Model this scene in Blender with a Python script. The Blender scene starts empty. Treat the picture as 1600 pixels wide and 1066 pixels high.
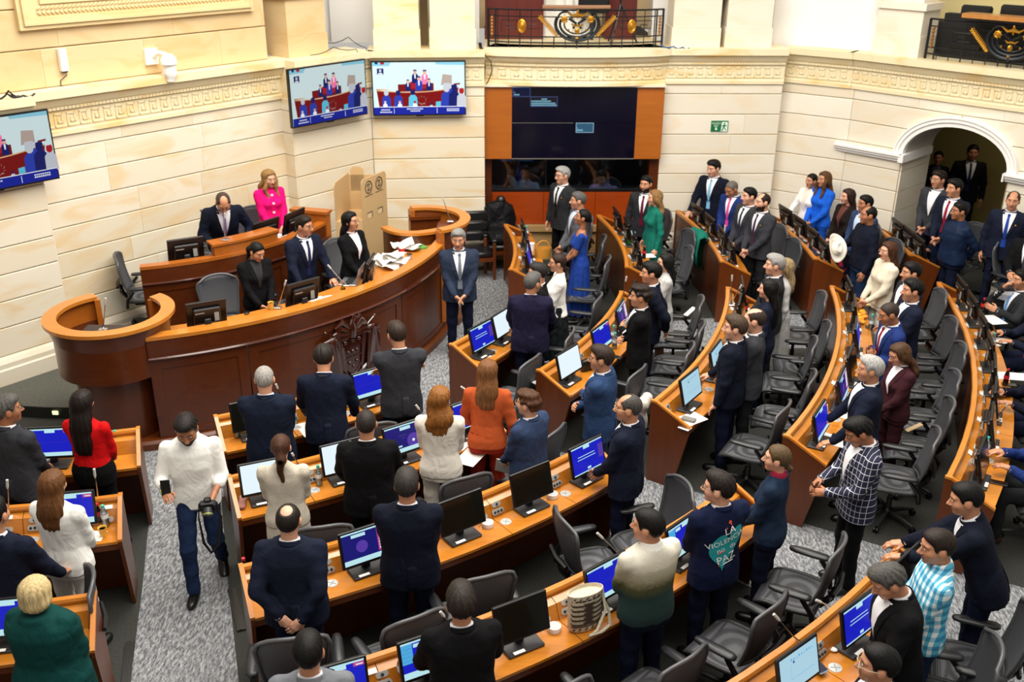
import bpy, bmesh, math, random
import numpy as np
from mathutils import Vector, Matrix, Euler
from mathutils.bvhtree import BVHTree
R = random.Random(7)
SC = bpy.context.scene
COL = SC.collection
PI = math.pi

# ------------------------------------------------------------------ camera, light, exposure
CAM_H = 5.65
FPX, PITCH, ROLL = 1558.15, 0.4148, 0.0067
cd = bpy.data.cameras.new('camera')
cam = bpy.data.objects.new('camera', cd); COL.objects.link(cam)
cd.sensor_width = 36.0; cd.lens = FPX / 1600 * 36.0
cd.clip_start = 0.1; cd.clip_end = 200
_F = Vector((0, math.cos(PITCH), -math.sin(PITCH)))
_R0 = Vector((1, 0, 0)); _U0 = _R0.cross(_F)
_R = _R0 * math.cos(ROLL) + _U0 * math.sin(ROLL)
_U = -_R0 * math.sin(ROLL) + _U0 * math.cos(ROLL)
cam.matrix_world = Matrix(((_R.x, _U.x, -_F.x, 0), (_R.y, _U.y, -_F.y, 0), (_R.z, _U.z, -_F.z, CAM_H), (0, 0, 0, 1)))
cd.dof.use_dof = True; cd.dof.focus_distance = 8.3; cd.dof.aperture_fstop = 2.0
SC.camera = cam

w = bpy.data.worlds.new('world'); SC.world = w; w.use_nodes = True
bg = w.node_tree.nodes['Background']
bg.inputs[0].default_value = (1.0, 0.93, 0.84, 1); bg.inputs[1].default_value = 0.48

def area(name, loc, size, energy, color=(1, 0.95, 0.87), aim=(0, 0, -1)):
    ld = bpy.data.lights.new(name, 'AREA'); ld.shape = 'RECTANGLE'; ld.size, ld.size_y = size
    ld.energy = energy; ld.color = color
    o = bpy.data.objects.new(name, ld); COL.objects.link(o); o.location = loc
    o.rotation_euler = Vector(aim).to_track_quat('-Z', 'Y').to_euler()
    return o
area('ceiling_lamp_dais', (-2.2, 10.5, 8.6), (5, 5), 700)
area('ceiling_lamp_hall', (3.0, 10.0, 8.6), (6, 6), 780)
area('ceiling_lamp_near', (0.0, 4.2, 9.0), (7, 4), 520)
SC.view_settings.view_transform = 'Standard'; SC.view_settings.look = 'None'
SC.view_settings.exposure = 0.12; SC.view_settings.gamma = 1.0; SC.view_settings.use_curve_mapping = False

# ------------------------------------------------------------------ helpers: geometry of the hall
C0 = Vector((-5.3, 14.0, 0))                       # common centre of the desk arcs
ROW = {1: 5.72, 2: 6.93, 3: 8.30, 4: 9.68, 5: 11.15}
def pol(r, a, z=0.0):
    a = math.radians(a); return Vector((C0.x + r * math.cos(a), C0.y + r * math.sin(a), z))
def ray(x, y): return _F * FPX + _R * (x - 800) + _U * (533 - y)
def at(x, y, z):
    v = ray(x, y); t = (z - CAM_H) / v.z; return Vector((0, 0, CAM_H)) + v * t
def ang(x, y, z, r=None):
    p = at(x, y, z); return math.degrees(math.atan2(p.y - C0.y, p.x - C0.x))
PL = {0: (-.8727, 12.1396), 1: (-.0941, 16.0), 2: (-.0268, 16.2877), 4: (.5871, 16.2898), 3: (.8069, 14.9424)}
def W(k, u, z, d=0.0):
    a, D = PL[k]; s, c = math.sin(a), math.cos(a)
    return Vector((s * (D - d) + c * u, c * (D - d) - s * u, z))

# ------------------------------------------------------------------ materials
MATS = {}
def rgb(h):
    if isinstance(h, str):
        h = h.lstrip('#'); v = [int(h[i:i + 2], 16) / 255 for i in (0, 2, 4)]
        return tuple(((x / 12.92) if x <= .04045 else ((x + .055) / 1.055) ** 2.4) for x in v)
    return h
def newmat(name):
    m = bpy.data.materials.new(name); m.use_nodes = True
    nt = m.node_tree; b = nt.nodes['Principled BSDF']; return m, nt, b
def N(nt, t, **kw):
    n = nt.nodes.new(t)
    for k, v in kw.items():
        if k in n.inputs: n.inputs[k].default_value = v
        else: setattr(n, k, v)
    return n
def mixc(nt, fac, a, b, mode='MIX'):
    n = nt.nodes.new('ShaderNodeMix'); n.data_type = 'RGBA'; n.blend_type = mode
    for sock, v in ((n.inputs[0], fac), (n.inputs[6], a), (n.inputs[7], b)):
        if hasattr(v, 'is_output') or isinstance(v, bpy.types.NodeSocket): nt.links.new(v, sock)
        elif isinstance(v, (int, float)): sock.default_value = v
        else: sock.default_value = (*v, 1) if len(v) == 3 else v
    return n.outputs[2]
def ramp(nt, fac, stops):
    n = nt.nodes.new('ShaderNodeValToRGB'); nt.links.new(fac, n.inputs[0])
    e = n.color_ramp.elements
    while len(e) < len(stops): e.new(0.5)
    for i, (p, c) in enumerate(stops):
        e[i].position = p; e[i].color = (*c, 1) if not isinstance(c, (int, float)) else (c, c, c, 1)
    return n.outputs[0]
def coords(nt, kind='Object', scale=(1, 1, 1), rot=(0, 0, 0)):
    tc = nt.nodes.new('ShaderNodeTexCoord'); mp = nt.nodes.new('ShaderNodeMapping')
    mp.inputs['Scale'].default_value = scale; mp.inputs['Rotation'].default_value = rot
    nt.links.new(tc.outputs[kind], mp.inputs[0]); return mp.outputs[0]
def noise(nt, vec, scale, detail=3, rough=.55, dist=0.0):
    n = N(nt, 'ShaderNodeTexNoise'); n.inputs['Scale'].default_value = scale; n.inputs['Detail'].default_value = detail
    n.inputs['Roughness'].default_value = rough; n.inputs['Distortion'].default_value = dist
    nt.links.new(vec, n.inputs['Vector']); return n.outputs['Fac']
def bump(nt, b, h, strength=.2, dist=.01):
    n = nt.nodes.new('ShaderNodeBump'); n.inputs['Strength'].default_value = strength; n.inputs['Distance'].default_value = dist
    nt.links.new(h, n.inputs['Height']); nt.links.new(n.outputs[0], b.inputs['Normal'])
def plain(name, col, rough=.5, metal=0.0, emit=0.0, spec=.5, coat=0.0):
    if name in MATS: return MATS[name]
    m, nt, b = newmat(name); c = rgb(col)
    b.inputs['Base Color'].default_value = (*c, 1); b.inputs['Roughness'].default_value = rough
    b.inputs['Metallic'].default_value = metal; b.inputs['Specular IOR Level'].default_value = spec
    b.inputs['Coat Weight'].default_value = coat
    if emit: b.inputs['Base Color'].default_value = (c[0] * .06, c[1] * .06, c[2] * .06, 1); b.inputs['Emission Color'].default_value = (*c, 1); b.inputs['Emission Strength'].default_value = emit
    MATS[name] = m; return m
def cloth(name, col, var=.18, bumpy=.35, fine=0.0, rough=.85):
    """woven cloth: slight tone variation, soft creases"""
    if name in MATS: return MATS[name]
    m, nt, b = newmat(name); c = rgb(col); v = coords(nt, 'Object')
    n1 = noise(nt, v, 7, 3); lo = tuple(x * (1 - var) for x in c); hi = tuple(min(1, x * (1 + var)) for x in c)
    nt.links.new(ramp(nt, n1, [(.3, lo), (.7, hi)]), b.inputs['Base Color'])
    b.inputs['Roughness'].default_value = rough; b.inputs['Specular IOR Level'].default_value = .12
    v2 = coords(nt, 'Object', (1.3, 1.3, .9), (.5, .35, .4))
    n2 = noise(nt, v2, 5.5, 2, .5, 1.4)
    if fine:
        n3 = noise(nt, v, 160, 1); a = nt.nodes.new('ShaderNodeMath'); a.operation = 'MULTIPLY_ADD'
        nt.links.new(n3, a.inputs[0]); a.inputs[1].default_value = fine; nt.links.new(n2, a.inputs[2]); n2 = a.outputs[0]
    bump(nt, b, n2, bumpy, .045)
    MATS[name] = m; return m
def wood(name, c1, c2, scale=1.0, rough=.28, axis=0, coat=.35):
    if name in MATS: return MATS[name]
    m, nt, b = newmat(name)
    sc = [9, 9, 9]; sc[axis] = 1.1
    v = coords(nt, 'Object', tuple(x * scale for x in sc))
    n1 = noise(nt, v, 1.6, 5, .6, 1.2); n2 = noise(nt, coords(nt, 'Object', (.8, .8, .8)), 1.3, 2)
    base = ramp(nt, n1, [(.25, rgb(c1)), (.75, rgb(c2))])
    c = mixc(nt, .35, base, ramp(nt, n2, [(.3, rgb(c1)), (.7, rgb(c2))]))
    nt.links.new(c, b.inputs['Base Color']); b.inputs['Roughness'].default_value = rough
    b.inputs['Coat Weight'].default_value = coat; b.inputs['Coat Roughness'].default_value = .12
    bump(nt, b, n1, .05, .004)
    MATS[name] = m; return m
def stone(name, c_lo, c_hi, c_vein, vein=.6, seed=0.0):
    """sandstone block: per-block tone, ochre clouds and veins"""
    if name in MATS: return MATS[name]
    m, nt, b = newmat(name)
    oi = nt.nodes.new('ShaderNodeObjectInfo')
    ca = nt.nodes.new('ShaderNodeVectorMath'); ca.operation = 'ADD'
    tc = nt.nodes.new('ShaderNodeNewGeometry')
    nt.links.new(tc.outputs['Position'], ca.inputs[0])
    off = nt.nodes.new('ShaderNodeVectorMath'); off.operation = 'SCALE'; off.inputs[0].default_value = (37, 53, 29)
    nt.links.new(oi.outputs['Random'], off.inputs['Scale']); nt.links.new(off.outputs[0], ca.inputs[1])
    mp = nt.nodes.new('ShaderNodeMapping'); mp.inputs['Rotation'].default_value = (0, .7, .3); mp.inputs['Scale'].default_value = (.8, .8, 2.2)
    nt.links.new(ca.outputs[0], mp.inputs[0])
    n1 = noise(nt, mp.outputs[0], 1.1, 3, .5, 1.3)
    veins = ramp(nt, n1, [(.5, 0.0), (.66, vein)])
    n2 = noise(nt, ca.outputs[0], 3.0, 4)
    base = mixc(nt, oi.outputs['Random'], rgb(c_lo), rgb(c_hi))
    base = mixc(nt, ramp(nt, n2, [(.3, 0.0), (.8, .25)]), base, rgb(c_lo))
    c = mixc(nt, veins, base, rgb(c_vein))
    nt.links.new(c, b.inputs['Base Color']); b.inputs['Roughness'].default_value = .62
    bump(nt, b, noise(nt, ca.outputs[0], 40, 3), .12, .004)
    MATS[name] = m; return m
def glass(name, tint=(.9, .95, .95), fac=.12):
    if name in MATS: return MATS[name]
    m = bpy.data.materials.new(name); m.use_nodes = True; nt = m.node_tree
    nt.nodes.remove(nt.nodes['Principled BSDF']); out = nt.nodes['Material Output']
    t = N(nt, 'ShaderNodeBsdfTransparent'); t.inputs[0].default_value = (*tint, 1)
    g = N(nt, 'ShaderNodeBsdfGlossy'); g.inputs['Roughness'].default_value = .05
    fr = N(nt, 'ShaderNodeFresnel'); fr.inputs[0].default_value = 1.45
    a = N(nt, 'ShaderNodeMath', operation='ADD'); nt.links.new(fr.outputs[0], a.inputs[0]); a.inputs[1].default_value = fac - .04; a.use_clamp = True
    mx = N(nt, 'ShaderNodeMixShader'); nt.links.new(a.outputs[0], mx.inputs[0]); nt.links.new(t.outputs[0], mx.inputs[1]); nt.links.new(g.outputs[0], mx.inputs[2])
    nt.links.new(mx.outputs[0], out.inputs[0]); MATS[name] = m; return m

M_STONE = stone('cream_sandstone', '#dacdb2', '#e8dfcb', '#dcb674', .5)
M_STONE_B = stone('pale_sandstone', '#e0d7c3', '#ebe4d5', '#dfc08a', .28)
M_STONE_Y = stone('ochre_sandstone', '#e2d4ac', '#ebdfc0', '#dfb458', .6)
M_UP = stone('tan_sandstone', '#cfb587', '#d8c096', '#c59d5c', .4)
M_JOINT = plain('joint_brown', '#8d7c5e', .9)  # brown backing that shows in the joints between stones
M_WHITE = plain('white_plaster', '#f1efec', .55)
M_WOOD = wood('honey_desktop', '#ab6519', '#c9812a', .8, .2, 0, .5)
M_RAIL = wood('honey_rail', '#b46a22', '#c9812f', .8, .3, 0)
M_DARK = wood('dark_cherry', '#451b06', '#5e2b0b', .8, .32, 0, .12)
M_PANEL = wood('cherry_panel', '#522407', '#6a320c', .8, .34, 2, .1)
M_MID = wood('orange_cherry', '#985014', '#b0641f', .6, .35, 0, .25)
M_BLACK = plain('black_plastic', '#0d0d0f', .35)
M_GRAPH = plain('graphite_plastic', '#2c2d2f', .42)
M_CHROME = plain('brushed_chrome', '#c9c9c6', .25, 1.0)
M_PAPER = plain('paper', '#f4f3ee', .7)
M_GOLD = plain('gold_paint', '#c08a2c', .3, .75)
M_IRON = plain('black_iron', '#1b1b1d', .4, .3)

# ------------------------------------------------------------------ helpers: meshes
class MB:
    """collects vertices and faces; build() links them as ONE mesh object"""
    def __init__(s): s.v = []; s.f = []; s.m = []; s.mi = 0
    def add(s, vs, fs):
        b = len(s.v); s.v += [tuple(p) for p in vs]
        for f in fs: s.f.append(tuple(i + b for i in f)); s.m.append(s.mi)
        return s
    def box(s, c, d, mat=None, ch=0.0):
        x, y, z = (t / 2 for t in d); c = Vector(c)
        if ch:
            vs = []; fs = []
            k = min(ch, x * .8, y * .8, z * .8)
            P = lambda a, b_, c_: Vector((a, b_, c_))
            idx = {}
            for sx in (-1, 1):
                for sy in (-1, 1):
                    for sz in (-1, 1):
                        for ax in range(3):
                            q = [sx * (x - k), sy * (y - k), sz * (z - k)]; q[ax] = (sx * x, sy * y, sz * z)[ax]
                            idx[sx, sy, sz, ax] = len(vs); vs.append(P(*q))
            I = lambda a, b_, c_, ax: idx[a, b_, c_, ax]
            for sg in (-1, 1):
                fs += [(I(sg, -1, -1, 0), I(sg, 1, -1, 0), I(sg, 1, 1, 0), I(sg, -1, 1, 0))[::sg],
                       (I(-1, sg, -1, 1), I(-1, sg, 1, 1), I(1, sg, 1, 1), I(1, sg, -1, 1))[::sg],
                       (I(-1, -1, sg, 2), I(1, -1, sg, 2), I(1, 1, sg, 2), I(-1, 1, sg, 2))[::sg]]
            for a in (-1, 1):
                for b_ in (-1, 1):
                    fs.append((I(a, b_, -1, 0), I(a, b_, 1, 0), I(a, b_, 1, 1), I(a, b_, -1, 1))[::-a * b_])
                    fs.append((I(a, -1, b_, 0), I(a, 1, b_, 0), I(a, 1, b_, 2), I(a, -1, b_, 2))[::a * b_])
                    fs.append((I(-1, a, b_, 1), I(1, a, b_, 1), I(1, a, b_, 2), I(-1, a, b_, 2))[::-a * b_])
                    for c_ in (-1, 1):
                        fs.append((I(a, b_, c_, 0), I(a, b_, c_, 1), I(a, b_, c_, 2))[::a * b_ * c_])
        else:
            vs = [Vector((i * x, j * y, l * z)) for i in (-1, 1) for j in (-1, 1) for l in (-1, 1)]
            fs = [(0, 1, 3, 2), (4, 6, 7, 5), (0, 4, 5, 1), (2, 3, 7, 6), (0, 2, 6, 4), (1, 5, 7, 3)]
        if mat is not None: vs = [mat @ v for v in vs]
        return s.add([v + c for v in vs], fs)
    def tube(s, pts, r, n=8, cap=True, closed=False):
        pts = [Vector(p) for p in pts]; m = len(pts); rs = r if isinstance(r, (list, tuple)) else [r] * m
        vs = []; ref = None
        for i, p in enumerate(pts):
            a = pts[(i - 1) % m] if (closed or i > 0) else p; b = pts[(i + 1) % m] if (closed or i < m - 1) else p
            t = (b - a); t = t.normalized() if t.length > 1e-9 else Vector((0, 0, 1))
            if ref is None: ref = Vector((0, 0, 1)) if abs(t.z) < .9 else Vector((1, 0, 0))
            u = (ref - t * ref.dot(t))
            u = u.normalized() if u.length > 1e-6 else t.orthogonal().normalized()
            ref = u; w_ = t.cross(u)
            for k in range(n):
                q = 2 * PI * k / n; vs.append(p + (u * math.cos(q) + w_ * math.sin(q)) * rs[i])
        fs = []
        for i in range(m if closed else m - 1):
            j = (i + 1) % m
            for k in range(n):
                l = (k + 1) % n; fs.append((i * n + k, i * n + l, j * n + l, j * n + k))
        if cap and not closed: fs += [tuple(range(n))[::-1], tuple((m - 1) * n + k for k in range(n))]
        return s.add(vs, fs)
    def lathe(s, prof, n=16, c=(0, 0, 0), mat=None, sx=1.0, sy=1.0):
        vs = []; c = Vector(c)
        for r_, z in prof:
            for k in range(n):
                q = 2 * PI * k / n; v = Vector((r_ * math.cos(q) * sx, r_ * math.sin(q) * sy, z))
                vs.append((mat @ v if mat is not None else v) + c)
        fs = [(i * n + k, i * n + (k + 1) % n, (i + 1) * n + (k + 1) % n, (i + 1) * n + k) for i in range(len(prof) - 1) for k in range(n)]
        m = len(prof)
        if prof[0][0] > 1e-5: fs.append(tuple(range(n))[::-1])
        if prof[-1][0] > 1e-5: fs.append(tuple((m - 1) * n + k for k in range(n)))
        return s.add(vs, fs)
    def ell(s, c, r, n=12, m=8, mat=None):
        prof = [(math.sin(PI * i / m), -math.cos(PI * i / m)) for i in range(m + 1)]
        M3 = Matrix.Diagonal((r[0], r[1], r[2]))
        if mat is not None: M3 = mat @ M3
        prof[0] = (1e-6, -1); prof[-1] = (1e-6, 1)
        return s.lathe(prof, n, c, M3)
    def sweep(s, path, prof, closed_prof=True):
        """path: list of (origin, out-dir); prof: list of (d, z) -> origin + out*d + z"""
        k = len(prof); vs = [o + n_ * d + Vector((0, 0, z)) for o, n_ in path for d, z in prof]
        fs = [(i * k + a, i * k + (a + 1) % k, (i + 1) * k + (a + 1) % k, (i + 1) * k + a) for i in range(len(path) - 1) for a in range(k if closed_prof else k - 1)]
        if closed_prof: fs += [tuple(range(k))[::-1], tuple((len(path) - 1) * k + a for a in range(k))]
        return s.add(vs, fs)
    def prism(s, poly, dvec):
        n = len(poly); dv = Vector(dvec); vs = [Vector(p) for p in poly] + [Vector(p) + dv for p in poly]
        return s.add(vs, [tuple(range(n))[::-1], tuple(range(n, 2 * n))] + [(i, (i + 1) % n, (i + 1) % n + n, i + n) for i in range(n)])
    def mesh(s, name, mats, smooth=False):
        me = bpy.data.meshes.new(name); me.from_pydata(s.v, [], s.f)
        for m in (mats if isinstance(mats, (list, tuple)) else [mats]): me.materials.append(m)
        if any(s.m): me.polygons.foreach_set('material_index', s.m)
        bm = bmesh.new(); bm.from_mesh(me); bmesh.ops.recalc_face_normals(bm, faces=bm.faces); bm.to_mesh(me); bm.free()
        if smooth:
            me.polygons.foreach_set('use_smooth', [True] * len(me.polygons))
            if smooth != 'all': me.set_sharp_from_angle(angle=math.radians(38))
        me.update(); return me
    def build(s, name, mats, parent=None, smooth=False, **props):
        return link(name, s.mesh(name, mats, smooth), parent, **props)
def link(name, data, parent=None, loc=None, rot=None, **props):
    o = bpy.data.objects.new(name, data); COL.objects.link(o)
    if parent is not None: o.parent = parent
    if loc is not None: o.location = loc
    if rot is not None: o.rotation_euler = rot
    for k, v in props.items(): o[k] = v
    return o
def tag(o, label, cat, group=None):
    o['label'] = label; o['category'] = cat
    if group: o['group'] = group
    return o
def thing(name, label, cat, loc=(0, 0, 0), rz=0.0, group=None):
    o = link(name, None, None, loc, (0, 0, rz)); o.empty_display_size = .1
    return tag(o, label, cat, group)
def copy_tree(o, parent=None):
    c = o.copy(); COL.objects.link(c)
    if parent is not None: c.parent = parent
    for ch in list(o.children): copy_tree(ch, c)
    return c
def put(proto, used, loc, rz, label, group=None):
    """first call uses the thing itself, later calls copy the thing and its parts"""
    o = proto if not used else copy_tree(proto)
    used.append(o); o.location = loc; o.rotation_euler = (0, 0, rz); o['label'] = label
    if group: o['group'] = group
    return o
def flat(name, poly3, mat, parent=None, **props):
    return MB().add(poly3, [tuple(range(len(poly3)))]).build(name, mat, parent, **props)
def textmesh(body, size, align='CENTER', extrude=0.0):
    cu = bpy.data.curves.new('lettering', 'FONT'); cu.body = body; cu.size = size; cu.align_x = align; cu.extrude = extrude
    cu.resolution_u = 3
    o = bpy.data.objects.new('lettering', cu); COL.objects.link(o)
    dg = bpy.context.evaluated_depsgraph_get(); me = bpy.data.meshes.new_from_object(o.evaluated_get(dg))
    bpy.data.objects.remove(o); return me
# ================================================================== THE HALL
def uz(k, x, y, d=0.0):
    a, D = PL[k]; n_ = Vector((math.sin(a), math.cos(a), 0)); t_ = Vector((math.cos(a), -math.sin(a), 0))
    v = ray(x, y); P = v * ((D - d) / v.dot(n_)); return P.dot(t_), P.z + CAM_H
def outn(k): a = PL[k][0]; return Vector((-math.sin(a), -math.cos(a), 0))
def tang(k): a = PL[k][0]; return Vector((math.cos(a), -math.sin(a), 0))
def center(o):
    me = o.data; n_ = len(me.vertices); a = np.empty(n_ * 3); me.vertices.foreach_get('co', a); a = a.reshape(-1, 3)
    c = (a.min(0) + a.max(0)) / 2; me.vertices.foreach_set('co', (a - c).ravel()); me.update(); o.location = Vector(c); return o
def struct(name, mb, mats, smooth=False): return mb.build(name, mats, None, smooth, kind='structure')
def wbox(mb, k, u0, u1, z0, z1, d0, d1):
    """box in wall coordinates"""
    P = [W(k, u, z, d) for d in (d0, d1) for z in (z0, z1) for u in (u0, u1)]
    return mb.add(P, [(0, 1, 3, 2), (4, 6, 7, 5), (0, 4, 5, 1), (2, 3, 7, 6), (0, 2, 6, 4), (1, 5, 7, 3)])
def block(k, poly, d, parent, mat, name='stone_block'):
    """one dressed stone: face polygon (u,z) with small arris, proud of the joint"""
    g = .005; cu = sum(p[0] for p in poly) / len(poly); cz = sum(p[1] for p in poly) / len(poly)
    def ins(p, s): return (p[0] + (s if p[0] < cu else -s) * .12, p[1] + (s if p[1] < cz else -s))
    a = [W(k, *ins(p, g), d - .03) for p in poly]; b = [W(k, *ins(p, g), d - .008) for p in poly]; c = [W(k, *ins(p, g + .008), d) for p in poly]
    n_ = len(poly); fs = [tuple(range(2 * n_, 3 * n_))]
    for r_ in (0, n_): fs += [(r_ + i, r_ + (i + 1) % n_, r_ + n_ + (i + 1) % n_, r_ + n_ + i) for i in range(n_)]
    o = MB().add(a + b + c, fs).build(name, mat, parent); return center(o)
ZJ = [3.005, 2.827] + [2.827 - .3285 * k for k in range(1, 8)]      # bed joints
def courses(k, u0, u1, d, parent, mat, arch=None, z_lo=.5, lens=(.9, 1.9)):
    js = [z for z in ZJ if z > z_lo + .05] + [z_lo]
    for i in range(len(js) - 1):
        z1, z0 = js[i], js[i + 1]
        spans = [(lambda z: u0, lambda z: u1)]
        if arch:
            uc, za, aw, ah = arch
            def half(z): return aw if z <= za else (aw * math.sqrt(max(0, 1 - ((z - za) / ah) ** 2)) if z < za + ah else 0)
            if half(z0) > .05:
                spans = [(lambda z: u0, lambda z: uc - half(z)), (lambda z: uc + half(z), lambda z: u1)]
        for L_, R_ in spans:
            a = L_(z0); e = R_(z0)
            cuts = [a]
            while True:
                c = cuts[-1] + R.uniform(*lens)
                if c > e - .55: break
                cuts.append(c)
            cuts.append(e)
            for q in range(len(cuts) - 1):
                l0 = L_(z0) if q == 0 else cuts[q]; l1 = L_(z1) if q == 0 else cuts[q]
                r0 = R_(z0) if q == len(cuts) - 2 else cuts[q + 1]; r1 = R_(z1) if q == len(cuts) - 2 else cuts[q + 1]
                if r0 - l0 < .06: continue
                block(k, [(l0, z0), (r0, z0), (r1, z1), (l1, z1)], d, parent, mat)
CORN = [(0, 2.99), (.03, 2.99), (.03, 3.045), (.012, 3.055), (.012, 3.285), (.038, 3.295), (.038, 3.335), (.058, 3.345), (.10, 3.42), (.10, 3.44), (.15, 3.452), (.15, 3.55), (-.55, 3.55), (-.55, 2.99)]
def key_relief(path_pts, d=.012):
    """greek key band: raised bars along a list of (point, out, tangent, length) runs"""
    mb = MB()
    for P0, out, tg, L in path_pts:
        n_ = max(1, int(L / .155)); s = L / n_
        for i in range(n_):
            u = i * s
            for a, b, c, e in ((.0, 1, .0, .1), (.0, .72, .9, 1), (.0, .1, .0, 1.), (.62, .72, .3, 1.), (.28, .72, .3, .4), (.28, .38, .3, .68)):
                vs = []
                for dd in (d, d + .011):
                    for zz in (3.085 + .165 * c, 3.085 + .165 * e):
                        for uu in (u + s * a * .92, u + s * b * .92): vs.append(P0 + tg * uu + out * dd + Vector((0, 0, zz)))
                mb.add(vs, [(4, 6, 7, 5), (0, 4, 5, 1), (2, 3, 7, 6), (0, 2, 6, 4), (1, 5, 7, 3)])
        nb = int(L / .05)
        for i in range(nb):
            u = (i + .2) * L / nb
            mb.add([P0 + tg * (u + a) + out * dd + Vector((0, 0, z)) for dd in (.036, .05) for z in (3.298, 3.33) for a in (0, .03)], [(4, 6, 7, 5), (0, 4, 5, 1), (2, 3, 7, 6), (0, 2, 6, 4), (1, 5, 7, 3)])
    return mb
def path_of(segs):
    return [(Vector((W(k, u, 0, d).x, W(k, u, 0, d).y, 0)), outn(k)) for k, u, d in segs]
def runs_of(segs):
    out = []
    for (k, u0, d0), (k2, u1, d1) in zip(segs, segs[1:]):
        if k == k2 and abs(d0 - d1) < 1e-6 and u1 - u0 > .2: out.append((Vector((W(k, u0 + .03, 0, d0).x, W(k, u0 + .03, 0, d0).y, 0)), outn(k), tang(k), u1 - u0 - .06))
    return out

# ---- floor and carpets
FL = MB(); FL.add([(-14, -1, 0), (12, -1, 0), (12, 22, 0), (-14, 22, 0)], [(0, 1, 2, 3)])
m, nt, b = newmat('charcoal_carpet'); v = coords(nt, 'Object')
nt.links.new(ramp(nt, noise(nt, v, 60, 3, .7), [(.3, rgb('#22231f')), (.7, rgb('#3c3d38'))]), b.inputs['Base Color']); b.inputs['Roughness'].default_value = .95
bump(nt, b, noise(nt, v, 220, 2), .4, .004); M_CARPET = m
struct('floor', FL, M_CARPET)
m, nt, b = newmat('grey_fleck_carpet'); v = coords(nt, 'Object', (1, 1, 1), (0, 0, .5))
na = noise(nt, coords(nt, 'Object', (22, 7, 1), (0, 0, .95)), 2.0, 3, .7); nb_ = noise(nt, coords(nt, 'Object', (22, 7, 1), (0, 0, -.55)), 2.0, 3, .7)
mx = N(nt, 'ShaderNodeMath', operation='MAXIMUM'); nt.links.new(na, mx.inputs[0]); nt.links.new(nb_, mx.inputs[1])
c = ramp(nt, mx.outputs[0], [(.46, rgb('#505257')), (.56, rgb('#85878a')), (.68, rgb('#b0b1b1'))])
nt.links.new(mixc(nt, ramp(nt, noise(nt, v, 2.2, 4), [(.35, 0.0), (.75, .3)]), c, rgb('#66686c')), b.inputs['Base Color']); b.inputs['Roughness'].default_value = .95
bump(nt, b, noise(nt, v, 150, 2), .35, .004); M_AISLE = m
def carpet_poly(name, pts, z=.006):
    mb = MB(); mb.prism([Vector((p.x, p.y, 0.0005)) for p in pts], (0, 0, z)); return struct(name, mb, M_AISLE)
def arc(r, a0, a1, z=0.0, step=3.0):
    n_ = max(1, int(abs(a1 - a0) / step)); return [pol(r, a0 + (a1 - a0) * i / n_, z) for i in range(n_ + 1)]
# inner ring before the dais and the three radial aisles: one carpet each
carpet_poly('floor_1', arc(4.2, -96, 20) + arc(5.72, 20, -96))
carpet_poly('floor_2', arc(5.72, -73.2, -66.2) + [pol(7, -67.4), pol(9.7, -68.6), pol(12, -69.2), pol(12.4, -75.5), pol(9.3, -73.9), pol(7, -73.4)], .0062)
carpet_poly('floor_3', arc(5.72, -46.5, -36.6) + [pol(7, -36.2), pol(8.4, -35.3), pol(11.2, -34), pol(13.4, -33.4), pol(13.6, -42), pol(11.2, -41.6), pol(9.7, -41.8), pol(8.4, -43.3), pol(7, -45)], .0066)
carpet_poly('floor_4', arc(5.72, -22, -8) + [pol(6.95, -4.6), pol(8.3, -2), pol(11.2, 1.5), pol(11.3, -6), pol(9.7, -8), pol(8.3, -9.8), pol(6.95, -13.5)], .007)
MN = wood('dark_nosing', '#1b1a19', '#2c2a28', 1, .4, 0, .1)
for a, r0, r1 in ((-73.9, 7.75, 8.45), (-74.3, 9.05, 9.85), (-67.4, 7.3, 7.9), (-68.5, 8.75, 9.45)):
    p0, p1 = pol(r0, a), pol(r1, a); d = (p1 - p0).normalized(); n_ = Vector((-d.y, d.x, 0)) * .035
    mb = MB(); mb.prism([p0 - n_, p1 - n_, p1 + n_, p0 + n_], (0, 0, .02)); mb.prism([p0 - n_ * .4 + Vector((0, 0, .02)), p1 - n_ * .4 + Vector((0, 0, .02)), p1 + n_ * .1 + Vector((0, 0, .02)), p0 + n_ * .1 + Vector((0, 0, .02))], (0, 0, .006))
    struct('trim_1', mb, MN)

# ---- walls: backing, stone courses, cornice with key relief
DP = .226
wl = MB(); wbox(wl, 0, 2.0, 10.7, 0, 3.0, -.3, -.012); wbox(wl, 0, 2.0, 5.375, 0, 3.0, -.012, DP - .012); wbox(wl, 0, 9.17, 10.72, 0, 3.0, -.012, DP - .012)
WL = struct('wall_left', wl, M_JOINT)
courses(0, 5.375, 9.17, 0, WL, M_STONE); courses(0, 2.2, 5.375, DP, WL, M_STONE, lens=(1.4, 2.4)); courses(0, 9.17, 10.7, DP, WL, M_STONE)
for d in (DP,):      # returns of the two pilasters
    for u, s in ((5.375, 1), (9.17, -1)):
        for i in range(len(ZJ) - 1):
            z1, z0 = ZJ[i] - .005, (ZJ[i + 1] if i < len(ZJ) - 2 else .5) + .005
            mb = MB(); wbox(mb, 0, u - .02, u + .002 * s + .01, z0, z1, -.01, d - .009); center(mb.build('stone_block', M_STONE, WL))
wb = MB(); wbox(wb, 1, -.74, 1.045, 0, 3.0, -.3, -.012)
wbox(wb, 2, 2.86, 4.78, 0, 3.0, -.3, -.012)
WB = struct('wall_back', wb, M_JOINT)
courses(1, -.74, 1.045, 0, WB, M_STONE, lens=(1.9, 2.2)); courses(2, 2.86, 4.78, 0, WB, M_STONE_B, lens=(.9, 1.7))
ARCH = (-6.08, 2.12, .80, .54)
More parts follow.
